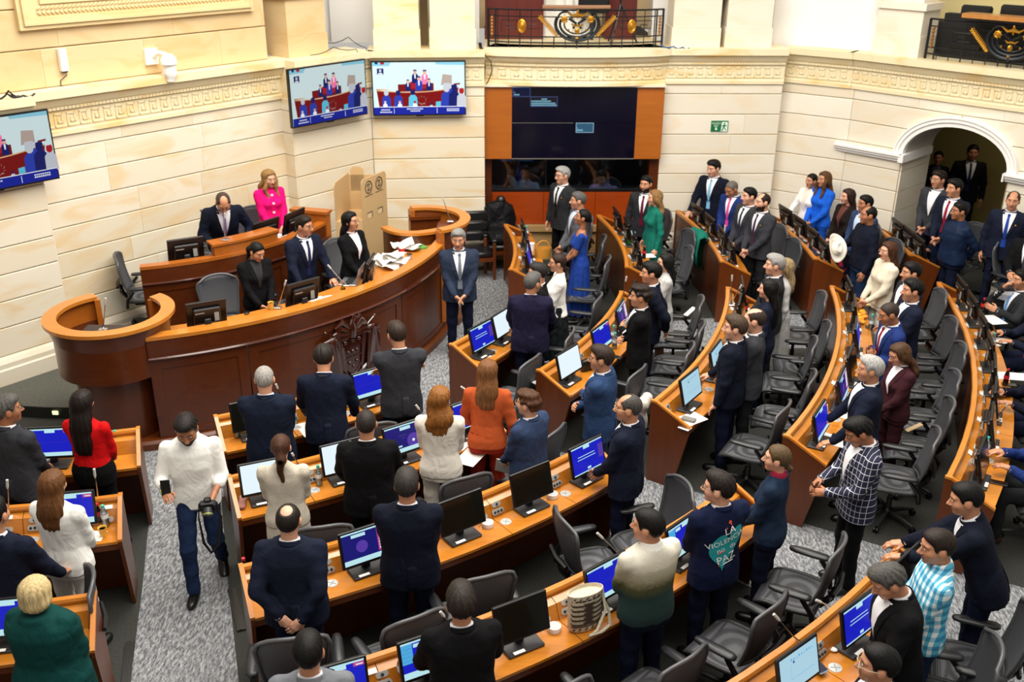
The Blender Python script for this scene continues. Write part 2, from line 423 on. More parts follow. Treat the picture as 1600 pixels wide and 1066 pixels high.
wr = MB(); wbox(wr, 4, -5.56, -4.44, 0, 3.0, -.3, -.012); wbox(wr, 3, -7.96, ARCH[0] - ARCH[2], 0, 3.0, -.25, -.012); wbox(wr, 3, ARCH[0] + ARCH[2], -3.0, 0, 3.0, -.25, -.012)
for i in range(24):
    f0, f1 = -1 + i / 12, -1 + (i + 1) / 12; fm = min(abs(f0), abs(f1))
    wbox(wr, 3, ARCH[0] + ARCH[2] * f0, ARCH[0] + ARCH[2] * f1, ARCH[1] + ARCH[3] * math.sqrt(max(0, 1 - fm * fm)), 3.0, -.25, -.012)
WR = struct('wall_right', wr, M_JOINT)
courses(4, -5.56, -4.388, 0, WR, M_STONE_B, lens=(1.2, 1.6))
courses(3, -7.832, -3.2, 0, WR, M_STONE_B, (ARCH[0], ARCH[1], ARCH[2] + .02, ARCH[3] + .03), lens=(.8, 1.5))
for i in range(1, len(ZJ) - 1):   # return where the back wall stands proud of the right wall
    z1, z0 = ZJ[i] - .005, ZJ[i + 1] + .005
    mb = MB(); wbox(mb, 2, 4.762, 4.79, z0, z1, -.4, -.012); center(mb.build('stone_block', M_STONE_B, WB))
BASE = [(0, 0), (.06, 0), (.06, .34), (.045, .36), (.045, .42), (.02, .47), (0, .5), (-.05, .5), (-.05, 0)]
segL = [(0, 2.2, DP), (0, 5.39, DP), (0, 5.39, 0), (0, 9.16, 0), (0, 9.16, DP), (0, 10.72, DP)]
segB1 = [(1, -.75, 0), (1, 1.045, 0)]; segB2 = [(2, 2.86, 0), (2, 4.785, 0)]; segR = [(4, -5.54, 0), (4, -4.45, 0), (3, -7.93, 0), (3, -3.0, 0)]
for nm, segs in (('left', segL), ('back', segB1), ('back', segB2), ('right', segR)):
    mb = MB(); mb.sweep(path_of(segs), CORN); struct('trim_2', mb, M_STONE_Y)
    mb = key_relief(runs_of(segs)); o = struct('trim_3', mb, M_STONE_Y); o.name = 'trim_3'
for nm, segs in (('left', segL), ('back', segB1), ('back', segB2), ('right', [(4, -5.54, 0), (4, -4.45, 0), (3, -7.93, 0), (3, -6.95, 0)]), ('right', [(3, -5.2, 0), (3, -3, 0)])):
    mb = MB(); mb.sweep(path_of(segs), BASE); struct('baseboard_' + nm, mb, M_STONE_B)

# ---- bowed balcony front in the back wall
bow = []
for i in range(15):
    f = i / 14; u = -.03 + 2.89 * f; d = .02 + .26 * (math.sin(PI * f) ** .55)
    du = 2.89 / 14; 
    bow.append((Vector((W(2, u, 0, d).x, W(2, u, 0, d).y, 0)), (outn(2) + tang(2) * (-.35 * math.cos(PI * f))).normalized()))
mb = MB(); mb.sweep(bow, CORN); struct('trim_4', mb, M_STONE_Y, True)
rr = []
for i in range(14):
    a, c = bow[i][0], bow[i + 1][0]; tg = (c - a); L = tg.length; rr.append((a, bow[i][1], tg.normalized(), L))
mb = key_relief(rr); struct('trim_5', mb, M_STONE_Y)
mb = MB(); wbox(mb, 2, -.03, 2.86, 2.985, 3.55, -1.6, -.02); struct('floor_5', mb, M_STONE_Y)      # gallery floor slab

# ---- upper storey: set-back walls and pedestals
mb = MB(); wbox(mb, 0, 2.0, 9.05, 3.55, 6.2, -.6, -.12); UPL = struct('wall_upper_left', mb, M_UP)
for r_ in range(4):
    z0 = 3.552 + .46 * r_; u = 2.2
    while u < 9.0:
        L = R.uniform(1.0, 1.6); u1 = min(u + L, 9.05); block(0, [(u, z0), (u1, z0), (u1, z0 + .458), (u, z0 + .458)], -.085, UPL, M_UP); u = u1
mb = MB(); wbox(mb, 0, 9.0, 11.5, 3.5, 6.2, -1.6, -1.3); wbox(mb, 1, -1.4, 1.05, 3.5, 6.2, -1.6, -1.3); struct('wall_upper_back', mb, M_WHITE)
mb = MB(); wbox(mb, 2, 2.8, 5.2, 3.5, 6.2, -1.6, -1.25); wbox(mb, 4, -5.9, -4.3, 3.5, 6.2, -.5, -.2); wbox(mb, 3, -8.0, -7.7, 3.5, 6.2, -.4, -.2); struct('wall_upper_right', mb, M_WHITE)
def pedestal(k, u0, u1, d, depth, mat, label_, cap_z=4.28):
    mb = MB(); wbox(mb, k, u0, u1, 3.551, 3.85, d - depth, d); 
    wbox(mb, k, u0 + .015, u1 - .015, 3.852, cap_z, d - depth, d - .015); wbox(mb, k, u0 - .03, u1 + .03, cap_z + .002, cap_z + .10, d - depth, d + .03)
    wbox(mb, k, u0 + .06, u1 - .06, cap_z + .102, cap_z + .5, d - depth, d - .06)
    o = mb.build('pedestal', mat, None); center(o); tag(o, label_, 'pedestal')
    return o
pedestal(0, 9.32, 10.06, .06, .55, M_UP, 'square tan stone pedestal on the ledge above the angled wall screen', 4.36)
pedestal(1, -.66, .06, -.02, .6, M_STONE_Y, 'stone pedestal above the corner, just behind the frontal wall screen', 4.34)
pedestal(1, .2, .92, -.02, .6, M_STONE_Y, 'stone pedestal on the ledge next to the gallery railing over the video wall', 4.34)
pedestal(2, 2.93, 3.71, -.02, .6, M_STONE_B, 'pale stone pedestal right beside the far end of the central gallery railing', 4.34)
pedestal(2, 3.78, 4.53, -.02, .6, M_STONE_B, 'pale stone pedestal between its twin and the plain white upper wall', 4.34)
pedestal(3, -7.66, -6.92, -.03, .55, M_STONE_B, 'stone pedestal beside the gallery railing over the archway', 4.22)
mb = MB(); wbox(mb, 0, 10.08, 10.3, 3.55, 6, -1.0, -.4); wbox(mb, 1, .07, .19, 3.55, 6, -.9, -.5); wbox(mb, 2, 3.715, 3.775, 3.55, 6, -.9, -.45); struct('gap_shade', mb, plain('brown_shadow_gap', '#7a6748', .8))  # brown strips stand in for the shade in the gaps beside the pedestals

# carved picture frame on the upper left wall
pf = thing('picture_frame', 'large carved stone picture frame cropped at the top of the left wall', 'frame', W(0, 7.2, 4.27, -.08))
def loc0(o): o.location = -Vector(o.parent.location); return o
def frame_side(mb, pts):
    """stepped moulding round a rectangle in wall-0 coordinates"""
    u0, u1, z0, z1 = pts
    for off, wd, d in ((0, .05, .07), (.05, .03, .10), (.08, .05, .085), (.13, .15, .055), (.28, .04, .08), (.32, .03, .05)):
        a, b_, c_, e = u0 + off, u1 - off, z0 + off, z1 - off
        wbox(mb, 0, a, b_, c_, c_ + wd, -.09, -.085 + d); wbox(mb, 0, a, b_, e - wd, e, -.09, -.085 + d)
        wbox(mb, 0, a, a + wd, c_ + wd, e - wd, -.09, -.085 + d); wbox(mb, 0, b_ - wd, b_, c_ + wd, e - wd, -.09, -.085 + d)
mb = MB(); frame_side(mb, (5.55, 8.84, 4.24, 6.1)); loc0(mb.build('moulding', stone('frame_stone', '#d6bf8d', '#e0cda0', '#c79f55', .3), pf))
mb = MB()
n_ = 52
for i in range(n_):
    u = 5.78 + 2.84 * (i + .5) / n_
    for s in (-1, 1):
        c = W(0, u, 4.445 + s * .03, -.025); q = Matrix.Rotation(.7 * s, 3, outn(0))
        bas = Matrix((tang(0), outn(0), Vector((0, 0, 1)))).transposed()
        mb.ell(c, (.036, .018, .017), 6, 4, q @ bas)
loc0(mb.build('leaf_garland', MATS['frame_stone'], pf, True, kind='stuff'))

# ---- right wall: white imposts, arch moulding, passage
mb = MB()
IMP = [(0, 0), (.05, 0), (.06, .03), (.09, .05), (.09, .07), (.12, .09), (.12, .12), (-.02, .12), (-.02, 0)]
IMP = [(d, z + 2.0) for d, z in IMP]
mb.sweep(path_of([(3, -8.0, 0), (3, ARCH[0] - ARCH[2] + .01, 0)]), IMP); mb.sweep(path_of([(3, ARCH[0] + ARCH[2] - .01, 0), (3, -3.0, 0)]), IMP)
for u, s in ((ARCH[0] - ARCH[2], 1), (ARCH[0] + ARCH[2], -1)): wbox(mb, 3, u - .02, u + .05 * s + .01, 2.0, 2.12, -.9, .11)
struct('trim_7', mb, M_WHITE)
path = []
for i in range(25):
    q = PI - PI * i / 24; path.append((ARCH[0] + ARCH[2] * math.cos(q), ARCH[1] + ARCH[3] * math.sin(q), math.cos(q), math.sin(q)))
mb = MB(); prof = [(-.01, -.05), (-.01, .05), (.05, .05), (.06, .075), (.10, .075), (.115, .09), (.14, .09), (.14, -.05)]
vs = [W(3, u + cq * o_, z + sq * o_, d) for u, z, cq, sq in path for o_, d in prof]; K_ = len(prof)
mb.add(vs, [(i * K_ + a, i * K_ + (a + 1) % K_, (i + 1) * K_ + (a + 1) % K_, (i + 1) * K_ + a) for i in range(24) for a in range(K_)])
struct('trim_8', mb, M_WHITE, True)
mb = MB(); vs = [W(3, u, z, d) for u, z, cq, sq in path for d in (.0, -1.0)]
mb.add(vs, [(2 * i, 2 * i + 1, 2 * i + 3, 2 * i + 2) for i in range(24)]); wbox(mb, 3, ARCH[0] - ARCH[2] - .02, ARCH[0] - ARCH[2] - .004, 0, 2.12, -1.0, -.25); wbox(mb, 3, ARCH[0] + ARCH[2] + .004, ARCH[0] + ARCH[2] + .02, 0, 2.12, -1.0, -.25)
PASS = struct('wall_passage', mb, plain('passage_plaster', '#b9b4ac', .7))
for i in range(2, len(ZJ) - 1):
    z1, z0 = min(ZJ[i], 2.0) - .005, (ZJ[i + 1] if i < len(ZJ) - 2 else 0) + .005
    if z1 - z0 < .1: continue
    mb = MB(); wbox(mb, 3, ARCH[0] - ARCH[2] - .01, ARCH[0] - ARCH[2] + .012, z0, z1, -.95, -.01); center(mb.build('stone_block', M_STONE_B, PASS))
area('corridor_fill', W(3, -6.1, 2.9, -2.4), (.8, .5), 9, (1, .86, .6)); M_YEL = plain('old_yellow_paint', '#a3925c', .8)  # added fill light that brightens the dim passage, no fixture modelled
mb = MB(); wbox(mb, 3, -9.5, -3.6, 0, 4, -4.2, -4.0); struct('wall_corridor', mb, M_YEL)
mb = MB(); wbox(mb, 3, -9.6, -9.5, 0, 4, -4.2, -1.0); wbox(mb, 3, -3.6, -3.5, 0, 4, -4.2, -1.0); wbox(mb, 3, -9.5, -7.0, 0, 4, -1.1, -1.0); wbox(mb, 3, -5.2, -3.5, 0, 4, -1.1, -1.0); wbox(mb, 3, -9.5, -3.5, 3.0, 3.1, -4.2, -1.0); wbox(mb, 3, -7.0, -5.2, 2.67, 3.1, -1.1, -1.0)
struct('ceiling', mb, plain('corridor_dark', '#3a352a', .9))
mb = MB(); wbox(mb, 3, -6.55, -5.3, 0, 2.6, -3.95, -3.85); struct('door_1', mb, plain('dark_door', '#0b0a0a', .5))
for u0, u1 in ((-6.5, -5.95), (-5.9, -5.35)):
    mb = MB(); wbox(mb, 3, u0, u1, .1, 1.2, -3.85, -3.83); wbox(mb, 3, u0, u1, 1.3, 2.5, -3.85, -3.83); mb.build('door_panel', MATS['dark_door'], bpy.data.objects['door_1'])

mb = MB(); mb.prism([pol(11.62, .6), pol(11.62, 6.4), W(3, -6.9, 0, .07), W(3, -4.6, 0, .07), pol(13.6, -5), pol(12.1, -3)], (0, 0, .25)); struct('floor_11', mb, M_CARPET)
# ---- emergency exit sign
def wall_flat(k, pts, d): return [W(k, u, z, d) for u, z in pts]
def wtext(body, size, k, u, z, d, mat, parent, name='lettering', align='CENTER'):
    me = textmesh(body, size, align); me.materials.append(mat)
    a = PL[k][0]; o = link(name, me, parent)
    Mx = Matrix((tang(k), Vector((0, 0, 1)), outn(k))).transposed().to_4x4(); Mx.translation = W(k, u, z, d) - (parent.location if parent is not None else Vector())
    o.matrix_local = Mx; return o
G1 = plain('sign_green', '#0c6b3c', .4); G2 = plain('sign_white', '#d9efe0', .4)
u0, z1 = uz(2, 1111.5, 188.5); u1, z0 = uz(2, 1136.5, 205)
sg = thing('exit_sign', 'green emergency exit sign on the pale stone wall right of the video wall', 'sign', W(2, (u0 + u1) / 2, (z0 + z1) / 2, .02))
mb = MB(); wbox(mb, 2, u0, u1, z0, z1, 0, .02); loc0(mb.build('board', G1, sg))
du, dz = u1 - u0, z1 - z0
mb = MB(); 
mb.add(wall_flat(2, [(u0 + du * .58, z0 + .0 * dz), (u0 + du * .96, z0), (u0 + du * .96, z0 + dz * .9), (u0 + du * .62, z0 + dz * .9)], .0215), [(0, 1, 2, 3)])
mb.add(wall_flat(2, [(u0 + du * .2, z0 + dz * .22), (u0 + du * .3, z0 + dz * .12), (u0 + du * .4, z0 + dz * .22), (u0 + du * .34, z0 + dz * .24), (u0 + du * .34, z0 + dz * .4), (u0 + du * .26, z0 + dz * .4), (u0 + du * .26, z0 + dz * .24)], .0215), [tuple(range(7))])
loc0(mb.build('pictogram', G2, sg))
mb = MB(); cx, cz = u0 + du * .78, z0 + dz * .45
mb.add(wall_flat(2, [(cx + du * .05 * math.cos(q * PI / 4), cz + dz * .3 + dz * .07 * math.sin(q * PI / 4)) for q in range(8)], .023), [tuple(range(8))])
for p in ([(-.06, .2), (.05, .2), (.02, -.08), (-.07, -.05)], [(-.07, -.05), (-.0, -.06), (-.12, -.42), (-.17, -.38)], [(-.02, -.06), (.03, -.08), (.12, -.3), (.07, -.34)], [(.05, .2), (.15, .05), (.12, .0), (.03, .12)], [(-.06, .2), (-.16, .02), (-.12, 0), (-.02, .12)]):
    mb.add(wall_flat(2, [(cx + du * a, cz + dz * c_) for a, c_ in p], .023), [(0, 1, 2, 3)])
loc0(mb.build('running_figure', G1, sg))
wtext('SALIDA', dz * .27, 2, u0 + du * .3, z0 + dz * .68, .0225, G2, sg); wtext('EXIT', dz * .22, 2, u0 + du * .3, z0 + dz * .45, .0225, G2, sg)

# ---- wall-mounted screens showing the live sitting
EM = lambda n, c, e=1.0: plain(n, c, .4, 0, e, .2)
def tv_picture(tv, k, u, z, d, w_, h, tint=1.0, sfx=''):
    """a flat picture on the glass: pale wall, red bench, standing figures, blue caption band"""
    cols = {'pale': '#d9eef0', 'sky': '#8fd0e6', 'red': '#7d0d10', 'edge': '#e2b98a', 'blue': '#16249a', 'navy': '#141c66', 'suit': '#2a3fb0', 'pink': '#ff7fb0', 'skin': '#e5b79a', 'white': '#f4f8ff', 'grey': '#c9ccd6', 'tan': '#b9a69c', 'cyan': '#5fc3e0', 'crimson': '#b01a20'}
    ms = {}
    for n_, c in cols.items():
        cc = tuple(t * tint for t in rgb(c)); ms[n_] = EM('screen_' + n_ + sfx, cc, 1.0)
    order = list(ms); mb = MB(); lay = [0]
    def poly(pts, col):
        lay[0] += 1; mb.mi = order.index(col)
        mb.add([W(k, u - w_ / 2 + x * w_, z - h / 2 + y * h, d + .0006 + lay[0] * .00008) for x, y in pts], [tuple(range(len(pts)))])
    def circ(x, y, r, col, n_=10): poly([(x + r * math.cos(2 * PI * i / n_), y + r * w_ / h * math.sin(2 * PI * i / n_)) for i in range(n_)], col)
    poly([(0, 0), (1, 0), (1, 1), (0, 1)], 'pale')
    poly([(0, .93), (.18, .93), (.2, 1), (0, 1)], 'sky'); poly([(.69, .955), (1, .94), (1, 1), (.68, 1)], 'sky'); poly([(.03, .965), (.06, .965), (.06, 1), (.03, 1)], 'navy'); poly([(.09, .96), (.13, .96), (.13, 1), (.09, 1)], 'crimson')
    poly([(.05, .77), (.12, .77), (.12, .885), (.05, .885)], 'navy'); poly([(.055, .775), (.115, .775), (.1, .8), (.07, .8)], 'white'); poly([(.07, .82), (.095, .81), (.1, .86), (.075, .875)], 'grey')
    poly([(.74, .56), (.86, .58), (.86, .75), (.76, .77)], 'tan')
    poly([(.76, .45), (.83, .44), (.84, .6), (.77, .6)], 'grey')
    poly([(.27, .44), (.66, .44), (.66, .6), (.27, .58)], 'red'); poly([(.4, .5), (.47, .5), (.47, .63), (.4, .63)], 'crimson'); poly([(.54, .5), (.59, .5), (.59, .6), (.54, .6)], 'crimson')
    def person(x, y, s, body, head='skin'):
        poly([(x - .05 * s, y), (x + .05 * s, y), (x + .045 * s, y + .2 * s), (x + .02 * s, y + .25 * s), (x - .02 * s, y + .25 * s), (x - .045 * s, y + .2 * s)], body); circ(x, y + .29 * s, .026 * s, head); poly([(x - .026 * s, y + .31 * s), (x + .026 * s, y + .31 * s), (x + .02 * s, y + .345 * s), (x - .02 * s, y + .345 * s)], 'navy' if head == 'skin' else head)
        if s > .55 and head == 'skin': poly([(x - .008 * s, y + .12 * s), (x + .008 * s, y + .12 * s), (x + .012 * s, y + .24 * s), (x - .012 * s, y + .24 * s)], 'white')
    person(.46, .6, .75, 'navy'); person(.565, .58, .8, 'pink'); person(.5, .46, .8, 'suit'); person(.38, .46, .62, 'navy'); person(.61, .46, .66, 'navy')
    poly([(.03, .5), (.14, .49), (.2, .475), (.09, .47)], 'edge'); poly([(.88, .56), (.95, .57), (.95, .6), (.88, .59)], 'red')
    bench = [(.035, .49)] + [(.035 + .9 * i / 12, .475 - .055 * math.sin(PI * i / 12 * .9) + .07 * (i / 12) ** 2) for i in range(13)]
    poly(bench + [(.9, .14), (.06, .14)], 'red')
    for i in range(12): 
        a, c = bench[i + 1], bench[min(i + 2, 13)]; poly([a, c, (c[0], c[1] - .018), (a[0], a[1] - .018)], 'edge')
    for i in range(9):
        q = i * .7; poly([(.52 + .04 * math.cos(q), .27 + .07 * math.sin(q)), (.535 + .05 * math.cos(q + .5), .27 + .09 * math.sin(q + .5)), (.53 + .045 * math.cos(q + .3), .27 + .06 * math.sin(q + .3))], 'tan')
    person(.855, .28, .85, 'suit', 'grey')
    for x, y, s, bd, hd in ((.14, .12, 1.0, 'suit', 'grey'), (.27, .12, 1.0, 'suit', 'navy'), (.43, .13, 1.0, 'cyan', 'navy'), (.8, .12, 1.25, 'suit', 'grey'), (.885, .12, 1.3, 'navy', 'navy'), (.965, .12, 1.1, 'grey', 'crimson'), (.125, .09, .5, 'white', 'grey'), (.285, .09, .5, 'white', 'edge'), (.45, .09, .5, 'white', 'crimson'), (.63, .08, .4, 'grey', 'navy')): person(x, y, s, bd, hd)
    poly([(.68, .15), (.735, .16), (.735, .25), (.68, .24)], 'cyan')
    poly([(0, 0), (1, 0), (1, .14), (0, .14)], 'blue'); poly([(0, .14), (1, .14), (1, .152), (0, .152)], 'white')
    poly([(.218, .02), (.222, .02), (.222, .12), (.218, .12)], 'white'); poly([(.69, .02), (.695, .02), (.695, .12), (.69, .12)], 'white')
    for x0, x1, y, hh in ((.08, .18, .08, .022), (.065, .2, .035, .022), (.36, .54, .095, .02), (.4, .51, .055, .02), (.8, .94, .09, .018), (.8, .94, .055, .022)):
        n_ = max(3, int((x1 - x0) / .017))
        for i in range(n_):
            a = x0 + (x1 - x0) * i / n_; poly([(a, y), (a + .0125, y), (a + .0125, y + hh), (a, y + hh)], 'white')
    o = mb.build('picture', [ms[n_] for n_ in order], tv); loc0(o); return o
def wall_tv(k, u, z, d, label_, tint=1.0, sfx=''):
    w_, h = 1.455, .835
    tv = thing('wall_screen', label_, 'television', W(k, u, z, d))
    mb = MB(); wbox(mb, k, u - w_ / 2, u + w_ / 2, z - h / 2, z + h / 2, d - .05, d); loc0(mb.build('casing', M_BLACK, tv))
    mb = MB(); wbox(mb, k, u - .3, u + .3, z - .2, z + .2, d - .12, d - .051); wbox(mb, k, u - .05, u + .05, z - .1, z + .1, max(d - .4, d - .3), d - .12); loc0(mb.build('wall_bracket', M_GRAPH, tv))
    mb = MB(); wbox(mb, k, u - .06, u + .06, z - h / 2 - .015, z - h / 2, d - .04, d - .01); loc0(mb.build('sensor_tab', M_BLACK, tv))
    tv_picture(tv, k, u, z, d, w_ - .035, h - .04, tint, sfx); return tv
def midz(k, pts, d):
    q = [uz(k, x, y, d) for x, y in pts]; return sum(a for a, _ in q) / len(q), sum(b_ for _, b_ in q) / len(q)
ur, _ = midz(0, [(78, 174), (90, 275)], DP + .13); _, zc = midz(0, [(78, 174), (90, 275)], DP + .13)
wall_tv(0, ur - .7275, zc, DP + .13, 'wall screen cut by the photo edge on the left stone wall, showing the sitting', .66, '_dim')
uc, zc = midz(0, [(455, 110), (572, 96), (570, 178), (455, 196)], DP + .2)
wall_tv(0, uc, zc, DP + .2, 'wall screen hung at an angle in the corner above the cardboard booth, bluish picture', .66, '_dim')
uc, zc = midz(1, [(579, 97), (728, 95), (728, 178), (583, 181)], .13)
wall_tv(1, uc, zc, .13, 'brightest wall screen, facing the hall beside the dark video wall', 1.0, '_lit')

# ---- control booth with its video wall
m_dim = plain('booth_black', '#0a0a0c', .7)
mb = MB(); wbox(mb, 2, -.03, 2.86, 0, 3.0, -2.6, -2.5); wbox(mb, 2, -.13, -.03, 0, 3.0, -2.6, -.3); wbox(mb, 2, 2.86, 2.96, 0, 3.0, -2.6, -.3); wbox(mb, 2, -.1, 2.9, 2.9, 2.98, -2.6, -.02)
struct('wall_booth', mb, m_dim)
mb = MB(); wbox(mb, 2, -.03, .08, .0, 1.82, -.3, .0); wbox(mb, 2, 2.7, 2.86, .0, 1.82, -.3, .0); struct('trim_9', mb, M_DARK)
mb = MB(); wbox(mb, 2, .08, 2.7, .62, 1.2, -.14, -.08); BP = struct('wall_booth_front', mb, M_DARK)
for i in range(3):
    mb = MB(); wbox(mb, 2, .085 + .873 * i, .085 + .873 * (i + 1) - .006, .63, 1.19, -.08, -.06); center(mb.build('panel', wood('mahogany_panel', '#8a3208', '#a6430f', .5, .3, 0, .3), BP))
mb = MB(); wbox(mb, 2, -.03, 2.86, 0, .52, -.14, -.02); wbox(mb, 2, -.03, 2.86, .52, .62, -.14, .04); struct('trim_10', mb, wood('tan_sill', '#9a7a4e', '#b2905f', .8, .4, 0, .1))
mb = MB(); wbox(mb, 2, .08, 2.7, 1.2, 1.82, -.12, -.11); struct('window_1', mb, glass('booth_glass', (.75, .8, .85), .05))
mb = MB(); wbox(mb, 2, .08, 2.7, 1.2, 1.23, -.13, -.05); wbox(mb, 2, .98, 1.0, 1.2, 1.82, -.115, -.09); mb.build('window_frame', M_BLACK, bpy.data.objects['window_1'])
VD = .15
vw = thing('video_wall', 'dark two by two video wall framed by orange wood panels under the gallery', 'screen', W(2, 1.41, 2.38, 0))
mb = MB(); wbox(mb, 2, -.03, .405, 1.80, 2.965, -.05, VD); loc0(mb.build('side_panel', M_MID, vw)); mb = MB(); wbox(mb, 2, 2.415, 2.85, 1.80, 2.965, -.05, VD); loc0(mb.build('side_panel', M_MID, vw))
mb = MB(); wbox(mb, 2, -.04, 2.86, 2.965, 3.0, -.05, VD + .05); loc0(mb.build('top_slab', plain('cream_slab', '#e7dcc2', .5), vw))
m_vs = plain('video_screen_off', '#07071a', .16, 0, 0, .5)
for i in range(2):
    for j in range(2):
        mb = MB(); wbox(mb, 2, .408 + 1.003 * i, .408 + 1.003 * (i + 1) - .002, 1.81 + .576 * j, 1.81 + .576 * (j + 1) - (.004 if j == 0 else 0), -.02, VD - .005); loc0(mb.build('screen_panel', m_vs, vw))
mb = MB(); wbox(mb, 2, .405, 1.4, 2.383, 2.39, VD - .01, VD - .002); wbox(mb, 2, .405, 2.415, 1.795, 1.81, VD - .03, VD); loc0(mb.build('seam', plain('seam_grey', '#6b6660', .5), vw))
m_vb = EM('window_blue', '#1c2552', .35); m_vt = EM('window_text', '#7fb6cc', .8); m_vo = EM('window_outline', '#40507f', .8); m_vl = EM('window_light', '#3f7090', .5)
def vwin(x0, y0, x1, y1, fill, lines, out=m_vo):
    def q(x, y): return uz(2, x, y, VD)
    mb = MB(); a, b_ = q(x0, y1); c, d_ = q(x1, y0)
    mb.mi = 0; mb.add(wall_flat(2, [(a, b_), (c, b_), (c, d_), (a, d_)], VD - .0035), [(0, 1, 2, 3)])
    e = .01; mb.mi = 1; mb.add(wall_flat(2, [(a + e, b_ + e), (c - e, b_ + e), (c - e, d_ - e), (a + e, d_ - e)], VD - .003), [(0, 1, 2, 3)])
    mb.mi = 2
    for lx0, lx1, ly, lh in lines:
        n_ = max(1, int((lx1 - lx0) / 2.2)); 
        for i in range(n_):
            xa = lx0 + (lx1 - lx0) * i / n_; p, r_ = q(xa, ly + lh); s, t_ = q(xa + 1.9, ly); mb.add(wall_flat(2, [(p, r_), (s, r_), (s, t_), (p, t_)], VD - .0025), [(0, 1, 2, 3)])
    loc0(mb.build('caption_window', [out, fill, m_vt], vw))
vwin(801, 136.5, 829, 151.5, m_vb, [(803, 812, 147, 2.2), (803, 805, 144, 1)]); vwin(828.5, 151, 871.5, 167, plain('window_dark', '#0b0b1a', .3), [(846, 855, 154, 2), (830, 861, 157.2, 2), (830, 868, 160.5, 2), (830, 870, 163.5, 2)]); vwin(899.5, 192, 928, 207.5, m_vl, [(901, 911, 202, 3), (901, 904, 199.5, 1.2)], EM('window_pale', '#8fb8c8', .8))

area('booth_fill', W(2, 1.4, 2.6, -1.2), (1.6, .4), 7, (.8, .85, 1))  # added fill light so the figures behind the booth glass show
# booth interior glow and kit
mb = MB(); wbox(mb, 2, .25, .85, 1.28, 1.78, -1.9, -1.85); o = mb.build('studio_monitor', EM('dim_blue', '#22384f', .6)); center(o); tag(o, 'dim blue monitor glowing inside the dark control booth', 'monitor')
mb = MB(); wbox(mb, 2, .1, 2.7, 1.02, 1.06, -1.0, -.2); o = mb.build('booth_counter', plain('booth_counter', '#1c1512', .6)); center(o); tag(o, 'dark counter inside the control booth under the window', 'counter')
mb = MB(); wbox(mb, 2, .2, 2.6, 0, 1.02, -.95, -.85); mb.build('counter_panel', MATS['booth_counter'], o).location = -o.location
